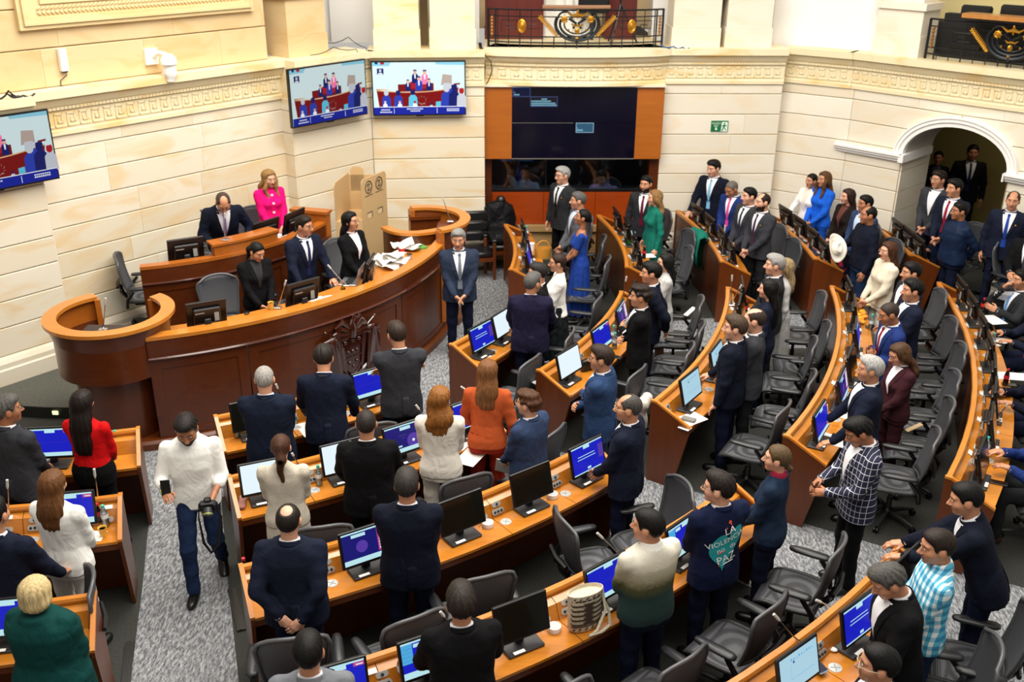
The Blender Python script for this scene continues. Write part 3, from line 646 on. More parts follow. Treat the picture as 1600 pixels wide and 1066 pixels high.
# ================================================================== GALLERIES
def railing(name, label_, mp, L, cx, ovals, z0=3.552):
    """wrought-iron gallery railing; mp(s, z, d) maps run length to the hall"""
    t = thing(name, label_, 'railing', mp(L / 2, z0, 0))
    def T(mb, pts, r, n=5): mb.tube([mp(s, z, d) for s, z, d in pts], r, n)
    def run(mb, s0, s1, z, r): T(mb, [(s0 + (s1 - s0) * i / 8, z, 0) for i in range(9)], r)
    mb = MB()
    for z, r in ((4.12, .014), (4.02, .009), (3.72, .010), (3.63, .012)): run(mb, 0, L, z, r)
    loc0(mb.build('rail', M_IRON, t))
    n_ = int(L / .17)
    for i in range(n_ + 1):
        s = L * i / n_; mb = MB(); far = abs(s - cx) > .62
        T(mb, [(s, 3.555, 0), (s, 4.12 if far else 3.72, 0)], .010 if i % 3 == 0 else .007); o = loc0(mb.build('baluster', M_IRON, t))
    for s in (0.02, L - .02, .14, L - .14):
        mb = MB(); T(mb, [(s, 3.555, 0), (s, 4.13, 0)], .014); loc0(mb.build('post', M_IRON, t))
    mb = MB()                                        # angular fret panels
    for q in range(int((L - 1.3) / .34) + 1):
        for s in (cx - .72 - .34 * q, cx + .72 + .34 * q):
            if .2 < s < L - .2:
                T(mb, [(s - .13, 3.78, 0), (s - .13, 3.96, 0), (s + .13, 3.96, 0), (s + .13, 3.84, 0), (s - .05, 3.84, 0), (s - .05, 3.9, 0), (s + .06, 3.9, 0)], .008)
    loc0(mb.build('fret', M_IRON, t))
    mb = MB()                                        # lyre of the crest
    for rr_, dd in ((.30, .028), (.24, .02), (.18, .012)):
        T(mb, [(cx + rr_ * math.cos(q) * 1.12, 3.92 + rr_ * math.sin(q) * .82, .02) for q in [PI * .88 + (PI * 1.24) * i / 20 for i in range(21)]], dd, 7)
    for s in (-1, 1):
        T(mb, [(cx + s * (.30 - .11 * (1 - math.cos(q))), 4.0 + .1 * math.sin(q), .02) for q in [PI * i / 10 for i in range(11)]], .016, 6)
        T(mb, [(cx + s * .13, 4.0, .02), (cx + s * .02, 3.93, .02), (cx + s * .06, 3.85, .02)], .02, 6)
    mb.ell(mp(cx, 3.68, .02), (.03, .03, .05), 8, 6); mb.ell(mp(cx, 3.585, .02), (.02, .02, .03), 8, 6)
    loc0(mb.build('lyre', plain('blued_iron', '#22262b', .3, .5), t, True))
    for s in (-1, 1):                                 # gold palms
        mb = MB()
        for i in range(13):
            f = i / 12; px_, pz = cx + s * (.30 + .26 * f), 3.74 + .26 * f
            a, c_ = mp(px_, pz, .02), mp(px_ + s * .05, pz + .06, .02)
            d = (c_ - a).normalized(); o_ = d.to_track_quat('X', 'Y').to_matrix()
            for k_ in (-1, 0, 1):
                q = Matrix.Rotation(.75 * k_, 3, (mp(cx, 4, .02) - mp(cx, 4, 0)).normalized())
                mb.ell(a + q @ d * .03, (.034, .010, .012), 6, 4, q @ o_)
        loc0(mb.build('palm', M_GOLD, t, True))
        mb = MB(); dn = (mp(cx, 4, .03) - mp(cx, 4, 0)).normalized(); q = dn.to_track_quat('Z', 'Y').to_matrix()
        c_ = mp(cx + s * .2, 3.99, .045); mb.lathe([(.045, 0), (.05, .008), (.035, .012), (.028, .008), (.02, .018), (.001, .022)], 14, c_, q)
        for i in range(8):
            e = q @ Vector((math.cos(PI * i / 4), math.sin(PI * i / 4), 0)) * .052; mb.ell(c_ + e, (.011, .011, .011), 5, 4)
        loc0(mb.build('rosette', M_GOLD, t, True))
    mb = MB(); T(mb, [(cx - .17, 4.1, .03), (cx - .08, 4.04, .03), (cx, 4.06, .03), (cx + .08, 4.04, .03), (cx + .17, 4.1, .03)], [.006, .022, .03, .022, .006], 6)
    T(mb, [(cx, 4.0, .03), (cx, 4.1, .03)], [.012, .02], 6); mb.ell(mp(cx, 4.11, .04), (.018, .018, .02), 7, 5)
    T(mb, [(cx - .09, 3.92, .03), (cx - .05, 3.89, .03), (cx, 3.9, .03), (cx + .05, 3.89, .03), (cx + .09, 3.92, .03)], [.006, .016, .02, .016, .006], 6)
    mb.ell(mp(cx, 3.82, .035), (.04, .02, .05), 8, 6); mb.ell(mp(cx - .13, 3.83, .03), (.014, .014, .02), 6, 4); mb.ell(mp(cx + .13, 3.83, .03), (.014, .014, .02), 6, 4); mb.ell(mp(cx, 3.71, .04), (.03, .016, .016), 7, 5)
    loc0(mb.build('eagle_and_shield', M_GOLD, t, True))
    for s in ovals:
        mb = MB(); dn = (mp(s, 4, .03) - mp(s, 4, 0)).normalized(); q = dn.to_track_quat('Z', 'Y').to_matrix()
        up = q.inverted() @ Vector((0, 0, 1)); sx, sy = (1.0, 1.5) if abs(up.y) > abs(up.x) else (1.5, 1.0)
        mb.lathe([(.062, 0), (.07, .012), (.055, .02), (.045, .008), (.03, .014), (.001, .03)], 18, mp(s, 3.88, .01), q, sx, sy)
        loc0(mb.build('medallion', M_GOLD, t, True))
    for s in (.08, L - .08):
        mb = MB()
        for i in range(6): mb.ell(mp(s, 3.74 + .05 * i, .012), (.024, .012, .03), 6, 4)
        loc0(mb.build('gold_stack', plain('copper_gold', '#9a6a35', .4, .5), t, True))
    return t
bl = [p - n_ * .16 for p, n_ in bow]; cum = [0]
for i in range(14): cum.append(cum[-1] + (bl[i + 1] - bl[i]).length)
def mp_c(s, z, d):
    s = max(0, min(cum[-1] - 1e-6, s)); i = max(j for j in range(14) if cum[j] <= s + 1e-9); f = (s - cum[i]) / (cum[i + 1] - cum[i])
    p = bl[i].lerp(bl[i + 1], f); n_ = bow[i][1].lerp(bow[i + 1][1], f).normalized(); return p + n_ * d + Vector((0, 0, z))
LC = cum[-1]
railing('gallery_railing', 'black and gold iron railing of the central gallery over the video wall', mp_c, LC, LC / 2, (LC * .2, LC * .8))
railing('gallery_railing', 'black and gold iron railing above the archway, cropped at the right photo edge', lambda s, z, d: W(3, -6.84 + s, z, -.08 + d), 2.7, 1.22, (2.4,))
o = thing('handrail_board', 'long brown board resting along the top of the central gallery railing', 'board', mp_c(LC / 2, 4.16, 0)); mb = MB()
pts = [mp_c(LC * (.31 + .37 * i / 8), 4.165, -.02) for i in range(9)]; mb.tube(pts, .03, 6); loc0(mb.build('plank', wood('board_wood', '#8a6448', '#a27a58', .8), o))
mb = MB(); wbox(mb, 3, -6.35, -4.2, 4.18, 4.24, -.28, .02); o = mb.build('gallery_desk', wood('gallery_wood', '#a4682c', '#bd8040', .8), None); center(o); tag(o, 'orange wood ledge desk behind the railing above the archway', 'desk')
mb = MB(); wbox(mb, 3, -6.8, -4.2, 3.56, 4.18, -.6, -.45); c2 = mb.build('front_panel', plain('black_drape', '#141413', .9), o); c2.location = -o.location
mb = MB(); wbox(mb, 3, -9, -3, 3.5, 6.2, -2.6, -2.4); struct('wall_gallery_right', mb, plain('butter_paint', '#e8d698', .7))
mb = MB(); wbox(mb, 3, -7.1, -3, 3.45, 3.55, -2.5, -.5); struct('floor_6', mb, M_CARPET)
mb = MB(); wbox(mb, 2, -.6, 3.4, 3.5, 6.2, -3.2, -3.0); struct('wall_gallery_back', mb, M_UP)
mb = MB(); wbox(mb, 2, -.03, 2.86, 3.45, 3.55, -3.0, -1.55); struct('floor_7', mb, M_CARPET)
M_MAH = wood('gallery_mahogany', '#4b150d', '#67231a', .8, .35, 2, .3)
for u0, u1, z1, lb in ((-.02, .95, 4.36, 'tall mahogany cabinet behind the left half of the central gallery railing'), (1.98, 2.5, 4.36, 'narrow mahogany cabinet behind the right half of the central gallery railing')):
    o = thing('gallery_cabinet', lb, 'cabinet', W(2, (u0 + u1) / 2, 3.55, -1.2)); mb = MB(); wbox(mb, 2, u0, u1, 3.55, z1, -1.5, -1.0); loc0(mb.build('body', M_MAH, o))
    n_ = 2 if u1 - u0 > .7 else 1
    for i in range(n_):
        a = u0 + (u1 - u0) * i / n_; b_ = u0 + (u1 - u0) * (i + 1) / n_; mb = MB(); wbox(mb, 2, a + .04, b_ - .04, 3.6, z1 - .12, -1.0, -.985); loc0(mb.build('door', M_MAH, o))
    mb = MB(); wbox(mb, 2, u0 - .02, u1 + .02, z1, z1 + .05, -1.52, -.97); loc0(mb.build('cornice', M_MAH, o))
mb = MB(); 
mb.add([W(2, .95 + .05 * i, z, -1.3 + .03 * math.sin(i * 2.1)) for i in range(20) for z in (3.56, 4.9)], [(2 * i, 2 * i + 1, 2 * i + 3, 2 * i + 2) for i in range(19)])
o = mb.build('gallery_curtain', plain('white_curtain', '#e9e7e0', .8), None, True); center(o); tag(o, 'white curtain hanging behind the gold crest of the central railing', 'curtain')

# wall devices on the upper left wall
dv = thing('dome_camera', 'white dome camera wrapped in a white bag on a wall arm', 'camera', W(0, *uz(0, 235, 88, -.08), -.08))
a = uz(0, 235, 88, -.08); h_ = uz(0, 258, 96, .12)
mb = MB(); wbox(mb, 0, a[0] - .09, a[0] + .09, a[1] - .1, a[1] + .1, -.085, -.04); loc0(mb.build('wall_plate', M_WHITE, dv))
P = [W(0, a[0] + .02, a[1], -.05), W(0, a[0] + .05, a[1] + .05, .05), W(0, h_[0], a[1] + .04, .14), W(0, h_[0] + .02, h_[1] + .06, .17)]
mb = MB(); mb.tube(P, .03, 8); loc0(mb.build('arm', M_WHITE, dv, True))
c_ = W(0, h_[0] + .02, h_[1], .17)
mb = MB(); mb.lathe([(.001, .1), (.06, .09), (.10, .04), (.105, -.03), (.09, -.04), (.001, -.04)], 16, c_); loc0(mb.build('housing', M_WHITE, dv, True))
mb = MB(); vs = []; 
prof = [(.098, -.03), (.09, -.09), (.1, -.14), (.07, -.2), (.09, -.24)]
mb.lathe([(.1, -.03), (.088, -.09), (.098, -.14), (.07, -.2), (.06, -.25)], 14, c_, None, 1, .8); bag = mb.build('bag', M_PAPER, dv, True)
for v_ in bag.data.vertices: v_.co.x += .012 * math.sin(v_.co.z * 60 + v_.co.x * 90); v_.co.y += .01 * math.sin(v_.co.z * 75)
loc0(bag)
a = uz(0, 96, 92, -.08); dv = thing('wireless_router', 'small white box antenna fixed to the upper left wall', 'antenna', W(0, *a, -.05))
mb = MB(); wbox(mb, 0, a[0] - .045, a[0] + .045, a[1] - .14, a[1] + .12, -.08, -.02); loc0(mb.build('casing', M_WHITE, dv)); mb = MB(); wbox(mb, 0, a[0] - .03, a[0] + .03, a[1] - .16, a[1] - .14, -.07, -.03); loc0(mb.build('foot', M_GRAPH, dv))
mb = MB(); mb.tube([W(0, a[0] + .01, a[1] - .15, -.06), W(0, a[0] + .02, a[1] - .19, -.05), W(0, a[0] - .06, a[1] - .25, -.07), W(0, a[0] - .07, a[1] - .36, -.075), W(0, a[0] - .05, 3.56, -.06)], .006, 5); loc0(mb.build('cable', M_GRAPH, dv, True))
def cable(label_, pts, r=.008, m=M_BLACK):
    mb = MB(); pts = [Vector(p) for p in pts]; s = []
    for i in range(len(pts) - 1):
        for f in (0, .33, .67): s.append(pts[i].lerp(pts[i + 1], f) + Vector((0, 0, -.03 * math.sin(PI * f))))
    mb.tube(s + [pts[-1]], r, 5); o = mb.build('cable', m, None, True); center(o); return tag(o, label_, 'cable')
cable('bundle of dark cables dropping from the gallery beside the video wall', [W(2, -.10, 3.62, .1), W(2, -.08, 3.56, .21), W(2, -.04, 3.3, .24), W(2, -.05, 3.1, .22), W(2, -.08, 2.98, .16)], .028)
cable('thin cable looping off the cable bundle beside the video wall', [W(2, -.06, 3.55, .24), W(2, .07, 3.38, .33), W(2, .09, 3.25, .33), W(2, -.0, 3.02, .25)], .008)
cable('thin wire arcing over the angled wall screen', [W(0, 9.95, 3.72, .2), W(0, 10.3, 3.78, .25), W(0, 10.6, 3.6, .3), W(0, 10.62, 3.38, .34)], .006)
cable('second wire sagging over the angled wall screen', [W(0, 9.6, 3.58, .2), W(0, 10.0, 3.66, .25), W(0, 10.4, 3.6, .3), W(0, 10.5, 3.4, .34)], .006)
cable('black wires heaped on the ledge above the cropped wall screen', [W(0, 5.0, 3.57, .3), W(0, 5.15, 3.64, .28), W(0, 5.25, 3.57, .3), W(0, 5.1, 3.62, .33), W(0, 5.3, 3.57, .3), W(0, 5.45, 3.57, .27)], .012)
cable('blue cable coil lying on the ledge at the right end of the central railing', [W(2, 2.75, 3.6, .05), W(2, 2.95, 3.58, .1), W(2, 3.1, 3.57, .08), W(2, 3.2, 3.56, .1)], .012, plain('blue_cable', '#2c5a86', .5))

# ================================================================== ROSTRUM
mb = MB(); mb.prism(arc(4.15, -96, 14) + [pol(1.0, 14), pol(.9, -96)] , (0, 0, .15)); 
mb2 = MB(); mb2.prism([pol(3.55, a_) for a_ in (-118, -112, -106, -100, -94, -88, -82)] + [pol(2.0, -80), pol(.6, -100), pol(.7, -150)], (0, 0, .152))
m_dk = plain('rostrum_carpet', '#4a4b45', .95); m, nt, b = newmat('moss_carpet'); v = coords(nt, 'Object')
nt.links.new(ramp(nt, noise(nt, v, 40, 3, .7), [(.3, rgb('#45463f')), (.7, rgb('#5b5c54'))]), b.inputs['Base Color']); b.inputs['Roughness'].default_value = .95; M_MOSS = m
struct('floor_8', mb2, M_MOSS)
mb = MB(); rim = [pol(3.56, a_) for a_ in (-118, -112, -106, -100, -94, -88, -82)]
mb.add([p + Vector((0, 0, z)) for p in rim for z in (.01, .147)], [(2 * i, 2 * i + 2, 2 * i + 3, 2 * i + 1) for i in range(6)]); struct('trim_11', mb, plain('step_riser', '#141512', .5))
a_ = pol(3.57, -91.5, .09); o = thing('step_light', 'small lit step light in the dark riser left of the podium', 'lamp', a_); mb = MB(); mb.box(a_, (.07, .015, .05), Matrix.Rotation(math.radians(-1.5), 3, 'Z'), .004); loc0(mb.build('lens', EM('step_glow', '#e8e2a8', 1.6), o))
mb = MB(); mb.prism(arc(4.25, -71, 10) + [pol(2.6, 16), Vector((-3.6, 14.4, 0)), Vector((-5.9, 13.0, 0)), at(140, 478, .42) * 1.0, at(205, 497, .42)], (0, 0, .42)); 
pl_ = MB()
pts = arc(4.2, -68, 8) + [W(1, -.4, 0, .1), W(0, 10.5, 0, .35), W(0, 6.4, 0, .04), Vector((at(140, 478, .42).x, at(140, 478, .42).y, 0)), Vector((at(206, 497, .42).x, at(206, 497, .42).y, 0))]
pl_.prism([Vector((p.x, p.y, .153)) for p in pts], (0, 0, .197)); struct('floor_9', pl_, M_MOSS)
pl_ = MB(); pl_.prism([Vector((p.x, p.y, .3505)) for p in arc(2.72, -72, -6) + [W(0, 10.2, 0, .3), W(0, 7.2, 0, .05)]], (0, 0, .25)); struct('floor_10', pl_, M_MOSS)

def curved(mb, r, a0, a1, prof, step=2.0, c=None):
    """sweep a radial profile [(dr, z)] along an arc"""
    n_ = max(2, int(abs(a1 - a0) / step)); path = []
    for i in range(n_ + 1):
        a = math.radians(a0 + (a1 - a0) * i / n_); o_ = Vector((math.cos(a), math.sin(a), 0)); path.append(((c or C0) + o_ * r, o_))
    mb.sweep([(Vector((p.x, p.y, 0)), o_) for p, o_ in path], prof); return mb
def cbox(mb, r, a0, a1, d0, d1, z0, z1, c=None, step=2.0): return curved(mb, r, a0, a1, [(d0, z0), (d1, z0), (d1, z1), (d0, z1)], step, c)
fd = thing('rostrum_desk', 'long curved dark cherry front desk of the rostrum with honey wood top', 'desk', pol(4.42, -41))
mb = MB(); cbox(mb, 4.42, -72, -7, -.12, .03, 1.31, 1.35); loc0(mb.build('ledge', M_RAIL, fd)); mb = MB(); cbox(mb, 4.42, -72, -7, -.62, -.09, 1.17, 1.20); loc0(mb.build('worktop', M_RAIL, fd)); mb = MB(); cbox(mb, 4.42, -72, -7, -.12, -.09, 1.20, 1.31); loc0(mb.build('ledge_back', M_PANEL, fd))
mb = MB(); curved(mb, 4.42, -72, -7, [(-.05, 1.1), (.012, 1.1), (.02, 1.16), (.02, 1.31), (-.05, 1.31)]); loc0(mb.build('fascia', M_DARK, fd, True))
mb = MB(); curved(mb, 4.42, -72, -7, [(0, 1.075), (.035, 1.08), (.045, 1.095), (.035, 1.11), (0, 1.11)]); loc0(mb.build('bead_moulding', wood('gloss_cherry', '#3c1a12', '#5a2a1a', 1, .08, 0, .9), fd, True))
for a0, a1 in ((-72, -58.4), (-58.2, -28.6), (-28.4, -7)):
    mb = MB(); cbox(mb, 4.42, a0, a1, -.05, -.012, .1, 1.09); loc0(mb.build('front_panel', M_DARK, fd))
    mb = MB(); e = .9
    for z0, z1 in ((.1, .2), (.96, 1.07)): cbox(mb, 4.42, a0, a1, -.012, 0.0, z0, z1)
    cbox(mb, 4.42, a0, a0 + e * 1.6, -.012, 0, .2, .96); cbox(mb, 4.42, a1 - e * 1.6, a1, -.012, 0, .2, .96)
    loc0(mb.build('panel_frame', M_DARK, fd))
mb = MB(); curved(mb, 4.42, -76, -6, [(-.05, 0), (.07, 0), (.07, .085), (.03, .11), (-.05, .11)]); loc0(mb.build('plinth', M_PANEL, fd))
for a_ in (-71.8, -7.2): mb = MB(); cbox(mb, 4.42, a_ - .3, a_ + .3, -.6, -.05, .351, 1.17); loc0(mb.build('end_panel', M_DARK, fd))
mb = MB(); cbox(mb, 4.42, -70, -8, -.60, -.57, 1.05, 1.17); loc0(mb.build('apron', M_PANEL, fd))

# carved coat of arms on the front desk
ca = thing('carved_crest', 'dark carved wood coat of arms on the front of the rostrum desk', 'crest', pol(4.46, -40.6, .66))
M_CARV = wood('carved_cherry', '#2a0f08', '#42180c', 1, .1, 2, .9)
def cr(x, z, d): return pol(4.42 + d, -41.2 + math.degrees(x * 1.12 / 4.42), .67 + z * 1.18)
mb = MB()
sh = [(-.17, .13), (-.17, -.02), (-.14, -.14), (-.07, -.24), (0, -.3), (.07, -.24), (.14, -.14), (.17, -.02), (.17, .13), (.1, .16), (0, .14), (-.1, .16)]
mb.prism([cr(x, z, .0) for x, z in sh], cr(0, 0, .045) - cr(0, 0, 0)); loc0(mb.build('shield', M_CARV, ca))
mb = MB(); mb.tube([cr(x, z, .05) for x, z in sh], .012, 6, closed=True)
for z, hw in ((.03, .17), (-.09, .155)): mb.tube([cr(-hw, z, .052), cr(hw, z, .052)], .009, 6)
for x, z, r_ in ((-.1, .09, .03), (.09, .09, .03), (0, .09, .026), (-.06, -.03, .022), (.06, -.03, .022), (0, -.03, .028), (-.05, -.15, .024), (.05, -.15, .02), (0, -.2, .018)): mb.ell(cr(x, z, .05), (r_, r_, r_), 7, 5)
loc0(mb.build('shield_relief', M_CARV, ca, True))
for s in (-1, 1):                                     # two draped flags on each side
    mb = MB()
    for j, (x0, x1, zt, zb) in enumerate(((.15, .28, .24, -.26), (.22, .40, .20, -.27))):
        vs = []; 
        for i in range(9):
            f = i / 8
            for k_ in range(5):
                g = k_ / 4; vs.append(cr(s * (x0 + (x1 - x0) * g - .06 * f * (1 - g)), zt + (zb - zt) * f - .05 * g * (1 - f) + .02 * math.sin(3 * g), .02 + .02 * j + .02 * math.sin(5 * g + 2 * f) + .012))
        mb.add(vs, [(i * 5 + k_, i * 5 + k_ + 1, i * 5 + k_ + 6, i * 5 + k_ + 5) for i in range(8) for k_ in range(4)])
    fl = mb.build('flag', M_CARV, ca, True); sm = fl.modifiers.new('thickness', 'SOLIDIFY'); sm.thickness = .02; loc0(fl)
    mb = MB(); mb.tube([cr(s * .12, .14, .05), cr(s * .33, .26, .05)], .013, 6); mb.tube([cr(s * .16, .1, .05), cr(s * .42, .1, .05)], .013, 6); mb.ell(cr(s * .34, .265, .05), (.024, .02, .024), 7, 5); loc0(mb.build('flag_pole', M_CARV, ca, True))
    mb = MB()                                         # spread condor wing
    for i in range(4):
        f = i / 3; mb.tube([cr(s * .03, .24 - .03 * i, .05), cr(s * (.12 + .10 * f), .33 - .06 * i, .055), cr(s * (.20 + .13 * f), .27 - .10 * i, .03)], [.03, .04, .022], 7)
    loc0(mb.build('wing', M_CARV, ca, True))
mb = MB(); mb.tube([cr(0, .14, .05), cr(0, .24, .07), cr(0, .30, .07), cr(.03, .36, .075), cr(.055, .35, .075)], [.05, .05, .026, .024, .006], 8); loc0(mb.build('condor', M_CARV, ca, True))
mb = MB(); mb.tube([cr(-.26, -.2, .05), cr(-.12, -.27, .055), cr(0, -.36, .05), cr(.12, -.27, .055), cr(.26, -.2, .05)], [.01, .03, .024, .03, .01], 6); mb.tube([cr(0, -.3, .04), cr(0, -.44, .03)], [.05, .012], 6); loc0(mb.build('ribbon', M_CARV, ca, True))

# upper desk of the presidency
ud = thing('presidency_desk', 'upper curved cherry desk on the rostrum behind the secretaries', 'desk', pol(2.84, -42))
UA0, UA1 = -73, -15
mb = MB(); cbox(mb, 2.84, UA0, UA1, -.1, .02, 1.58, 1.62); loc0(mb.build('ledge', M_MID, ud)); mb = MB(); cbox(mb, 2.84, UA0, UA1, -.52, -.07, 1.42, 1.45); loc0(mb.build('worktop', M_MID, ud)); mb = MB(); cbox(mb, 2.84, UA0, UA1, -.1, -.07, 1.45, 1.58); loc0(mb.build('ledge_back', M_PANEL, ud))
mb = MB(); curved(mb, 2.84, UA0, UA1, [(-.04, 1.4), (.012, 1.4), (.012, 1.58), (-.04, 1.58)]); loc0(mb.build('fascia', M_DARK, ud, True))
mb = MB(); curved(mb, 2.84, UA0, UA1, [(0, 1.375), (.03, 1.38), (.035, 1.395), (.03, 1.405), (0, 1.405)]); loc0(mb.build('bead_moulding', MATS['gloss_cherry'], ud, True))
for a0, a1 in ((UA0, -54), (-53.7, -34.2), (-34, UA1)):
    mb = MB(); cbox(mb, 2.84, a0, a1, -.04, -.012, .351, 1.4); loc0(mb.build('front_panel', M_DARK, ud))
    mb = MB(); cbox(mb, 2.84, a0, a0 + 2.5, -.012, 0, .5, 1.38); cbox(mb, 2.84, a1 - 2.5, a1, -.012, 0, .5, 1.38); cbox(mb, 2.84, a0, a1, -.012, 0, 1.28, 1.38); cbox(mb, 2.84, a0, a1, -.012, 0, .351, .52); loc0(mb.build('panel_frame', M_DARK, ud))
for a_ in (UA0 + .4, UA1 - .4): mb = MB(); cbox(mb, 2.84, a_ - .4, a_ + .4, -.5, -.04, .351, 1.42); loc0(mb.build('end_panel', M_DARK, ud))
mb = MB(); cbox(mb, 2.84, -55, -37, -.12, .0, 1.62, 1.75); loc0(mb.build('raised_front', M_MID, ud)); mb = MB(); cbox(mb, 2.84, -55.5, -36.5, -.2, .02, 1.75, 1.78); loc0(mb.build('raised_top', M_MID, ud))
mb = MB(); cbox(mb, 2.84, -17, -14.4, -.5, .03, .351, 1.72); cbox(mb, 2.84, -17.4, -14, -.52, .05, 1.72, 1.76); loc0(mb.build('end_post', M_MID, ud))

# round podiums at both ends of the rostrum
def podium(label_, c, a0, a1, zt, zb, r, flare, desk_a):
    """drum-shaped pulpit: honey ring on top, flared upper drum over a narrower base"""
    c = Vector((c[0], c[1], 0)); t = thing('podium', label_, 'podium', c); st = 6
    mb = MB(); cbox(mb, r, a0, a1, -.12, .03, zt - .04, zt, c, st); loc0(mb.build('ring_top', M_RAIL, t))
    mb = MB(); curved(mb, r, a0, a1, [(-.05, zb), (-flare, zb), (0, zt - .04), (-.05, zt - .04)], st, c); loc0(mb.build('upper_drum', M_DARK, t, True))
    mb = MB(); curved(mb, r, a0, a1, [(-.055, zb + .1), (-.05, zt - .05), (-.06, zt - .05), (-.07, zb + .1)], st, c); loc0(mb.build('lining', M_MID, t, True))
    mb = MB(); curved(mb, r - flare - .05, a0 + 4, a1 - 4, [(-.05, .0), (-.03, 0), (.0, zb), (-.05, zb)], st, c); loc0(mb.build('base_drum', M_DARK, t, True))
    mb = MB(); curved(mb, r - flare - .05, a0 + 30, a1 - 30, [(-.05, 0), (.06, 0), (.06, .1), (-.05, .1)], st, c); loc0(mb.build('plinth', M_PANEL, t))
    for a_ in (a0, a1):
        q = math.radians(a_); o_ = Vector((math.cos(q), math.sin(q), 0)); tn = Vector((-o_.y, o_.x, 0)) * .03
        mb = MB(); p = c + o_ * (r - .13); e = c + o_ * (r + .02); mb.prism([p - tn + Vector((0, 0, .2)), e - tn + Vector((0, 0, .2)), e - tn + Vector((0, 0, zt - .04)), p - tn + Vector((0, 0, zt - .04))], tn * 2); loc0(mb.build('end_cheek', M_MID, t))
    q = math.radians(desk_a); o_ = Vector((math.cos(q), math.sin(q), 0)); M3 = Matrix.Rotation(q - PI / 2, 3, 'Z')
    mb = MB(); mb.box(c + o_ * (r - .3) + Vector((0, 0, zt - .14)), (.55, .3, .03), M3 @ Matrix.Rotation(.12, 3, 'X')); loc0(mb.build('reading_shelf', wood('shelf_wood', '#5a3020', '#74402c', .8), t))
    return t
PLC = (-4.43, 10.15); podium('round podium with flared drum at the left end of the rostrum', PLC, -235, 58, 1.5, .88, .66, .15, -90)
PRC = (-1.27, 13.62); podium('round podium at the far right end of the rostrum', PRC, -62, 112, 1.55, .8, .64, .1, 0)
# low curved counter joining the right podium
rc = thing('curved_counter', 'low curved counter with honey top between booth and right podium', 'counter', (-1.5, 13.45, 0))
def qb(p0, p1, p2, n_=10): return [Vector(p0) * (1 - f) ** 2 + Vector(p1) * 2 * f * (1 - f) + Vector(p2) * f * f for f in [i / n_ for i in range(n_ + 1)]]
P0, P1, P2 = at(598, 354, 1.4), at(625, 372, 1.4), at(692, 358, 1.4)
cv = qb(P0, P1, P2); pth = []
for i, p in enumerate(cv):
    d = (cv[min(i + 1, 10)] - cv[max(i - 1, 0)]).normalized(); pth.append((Vector((p.x, p.y, 0)), Vector((d.y, -d.x, 0)).normalized()))
mb = MB(); mb.sweep(pth, [(-.1, 1.36), (.03, 1.36), (.03, 1.4), (-.1, 1.4)]); loc0(mb.build('counter_top', M_RAIL, rc)); mb = MB(); mb.sweep(pth, [(-.04, .35), (.0, .35), (.0, 1.36), (-.04, 1.36)]); loc0(mb.build('counter_front', M_DARK, rc, True))
mb = MB(); mb.box((-1.3, 14.15, .9), (.42, .06, 1.0), Matrix.Rotation(.2, 3, 'Z')); mb.box((-1.3, 14.15, 1.4), (.46, .12, .05), Matrix.Rotation(.2, 3, 'Z')); loc0(mb.build('side_wing', M_PANEL, rc))

# cardboard voting booth
M_CARD = plain('cardboard', '#c2a273', .8); M_INK = plain('black_print', '#1d1c1a', .6)
vb = thing('voting_booth', 'tall folded cardboard voting booth with round printed emblems behind the desk', 'booth', (-2.2, 14.2, .351))
ZB, ZT = .351, 2.0
A, B = Vector((-2.18, 13.94, 0)), Vector((-1.90, 14.54, 0)); L0, L1 = Vector((-2.55, 13.82, 0)), Vector((-2.44, 14.50, 0))
ab = (B - A).normalized(); nb = Vector((ab.y, -ab.x, 0))
def vpanel(name, p, q, z0, z1, th=.012, round_=.07):
    u_ = (q - p); w_ = u_.length; u_ = u_ / w_; nn = Vector((u_.y, -u_.x, 0)) * th; pts = [(0, z0), (w_, z0)]
    for k_ in range(6): t_ = PI / 2 * k_ / 5; pts.append((w_ - round_ + round_ * math.cos(t_), z1 - round_ + round_ * math.sin(t_)))
    for k_ in range(6): t_ = PI / 2 + PI / 2 * k_ / 5; pts.append((round_ + round_ * math.cos(t_), z1 - round_ + round_ * math.sin(t_)))
    mb = MB(); mb.prism([p + u_ * a_ + Vector((0, 0, z)) for a_, z in pts], nn); return loc0(mb.build(name, M_CARD, vb))
vpanel('front_panel', A, B, ZB, ZT); vpanel('side_panel', L0, L1, ZB, ZT - .02); vpanel('back_panel', L1, B, ZB, ZT - .06, .012, .01); vpanel('flap', L1 + (B - L1) * .05, L1 + (B - L1) * .42, ZT - .3, ZT + .06); vpanel('lower_panel', L0, A, ZB, 1.42, .012, .005)
mb = MB(); mb.prism([p + Vector((0, 0, 1.40)) for p in (A, B, L1, L0)], (0, 0, .015)); loc0(mb.build('writing_shelf', M_CARD, vb))
def emblem(mb, o_, u_, nn, x, z, r_):
    def P(a_, b_): return o_ + u_ * (x + r_ * a_) + Vector((0, 0, z + r_ * b_)) + nn
    mb.tube([P(math.cos(q), 1.05 * math.sin(q)) for q in [2 * PI * i / 20 for i in range(20)]], r_ * .08, 4, closed=True)
    for pts in (((-.35, .5), (.4, .5), (-.35, -.5), (.4, -.5)), ((-.55, .25), (.1, .6)), ((.55, -.25), (-.1, -.6))): mb.tube([P(*q) for q in pts], r_ * .08, 4)
    for i in range(7): a_ = -1.2 + .36 * i; mb.add([P(a_ + q, -1.5 + w_) for q, w_ in ((0, 0), (.26, 0), (.26, .14), (0, .14))], [(0, 1, 2, 3)])
nn = nb * .016
for x in (.18, .46): mb = MB(); emblem(mb, A, ab, nn, x, 1.86, .085); loc0(mb.build('printed_emblem', M_INK, vb))
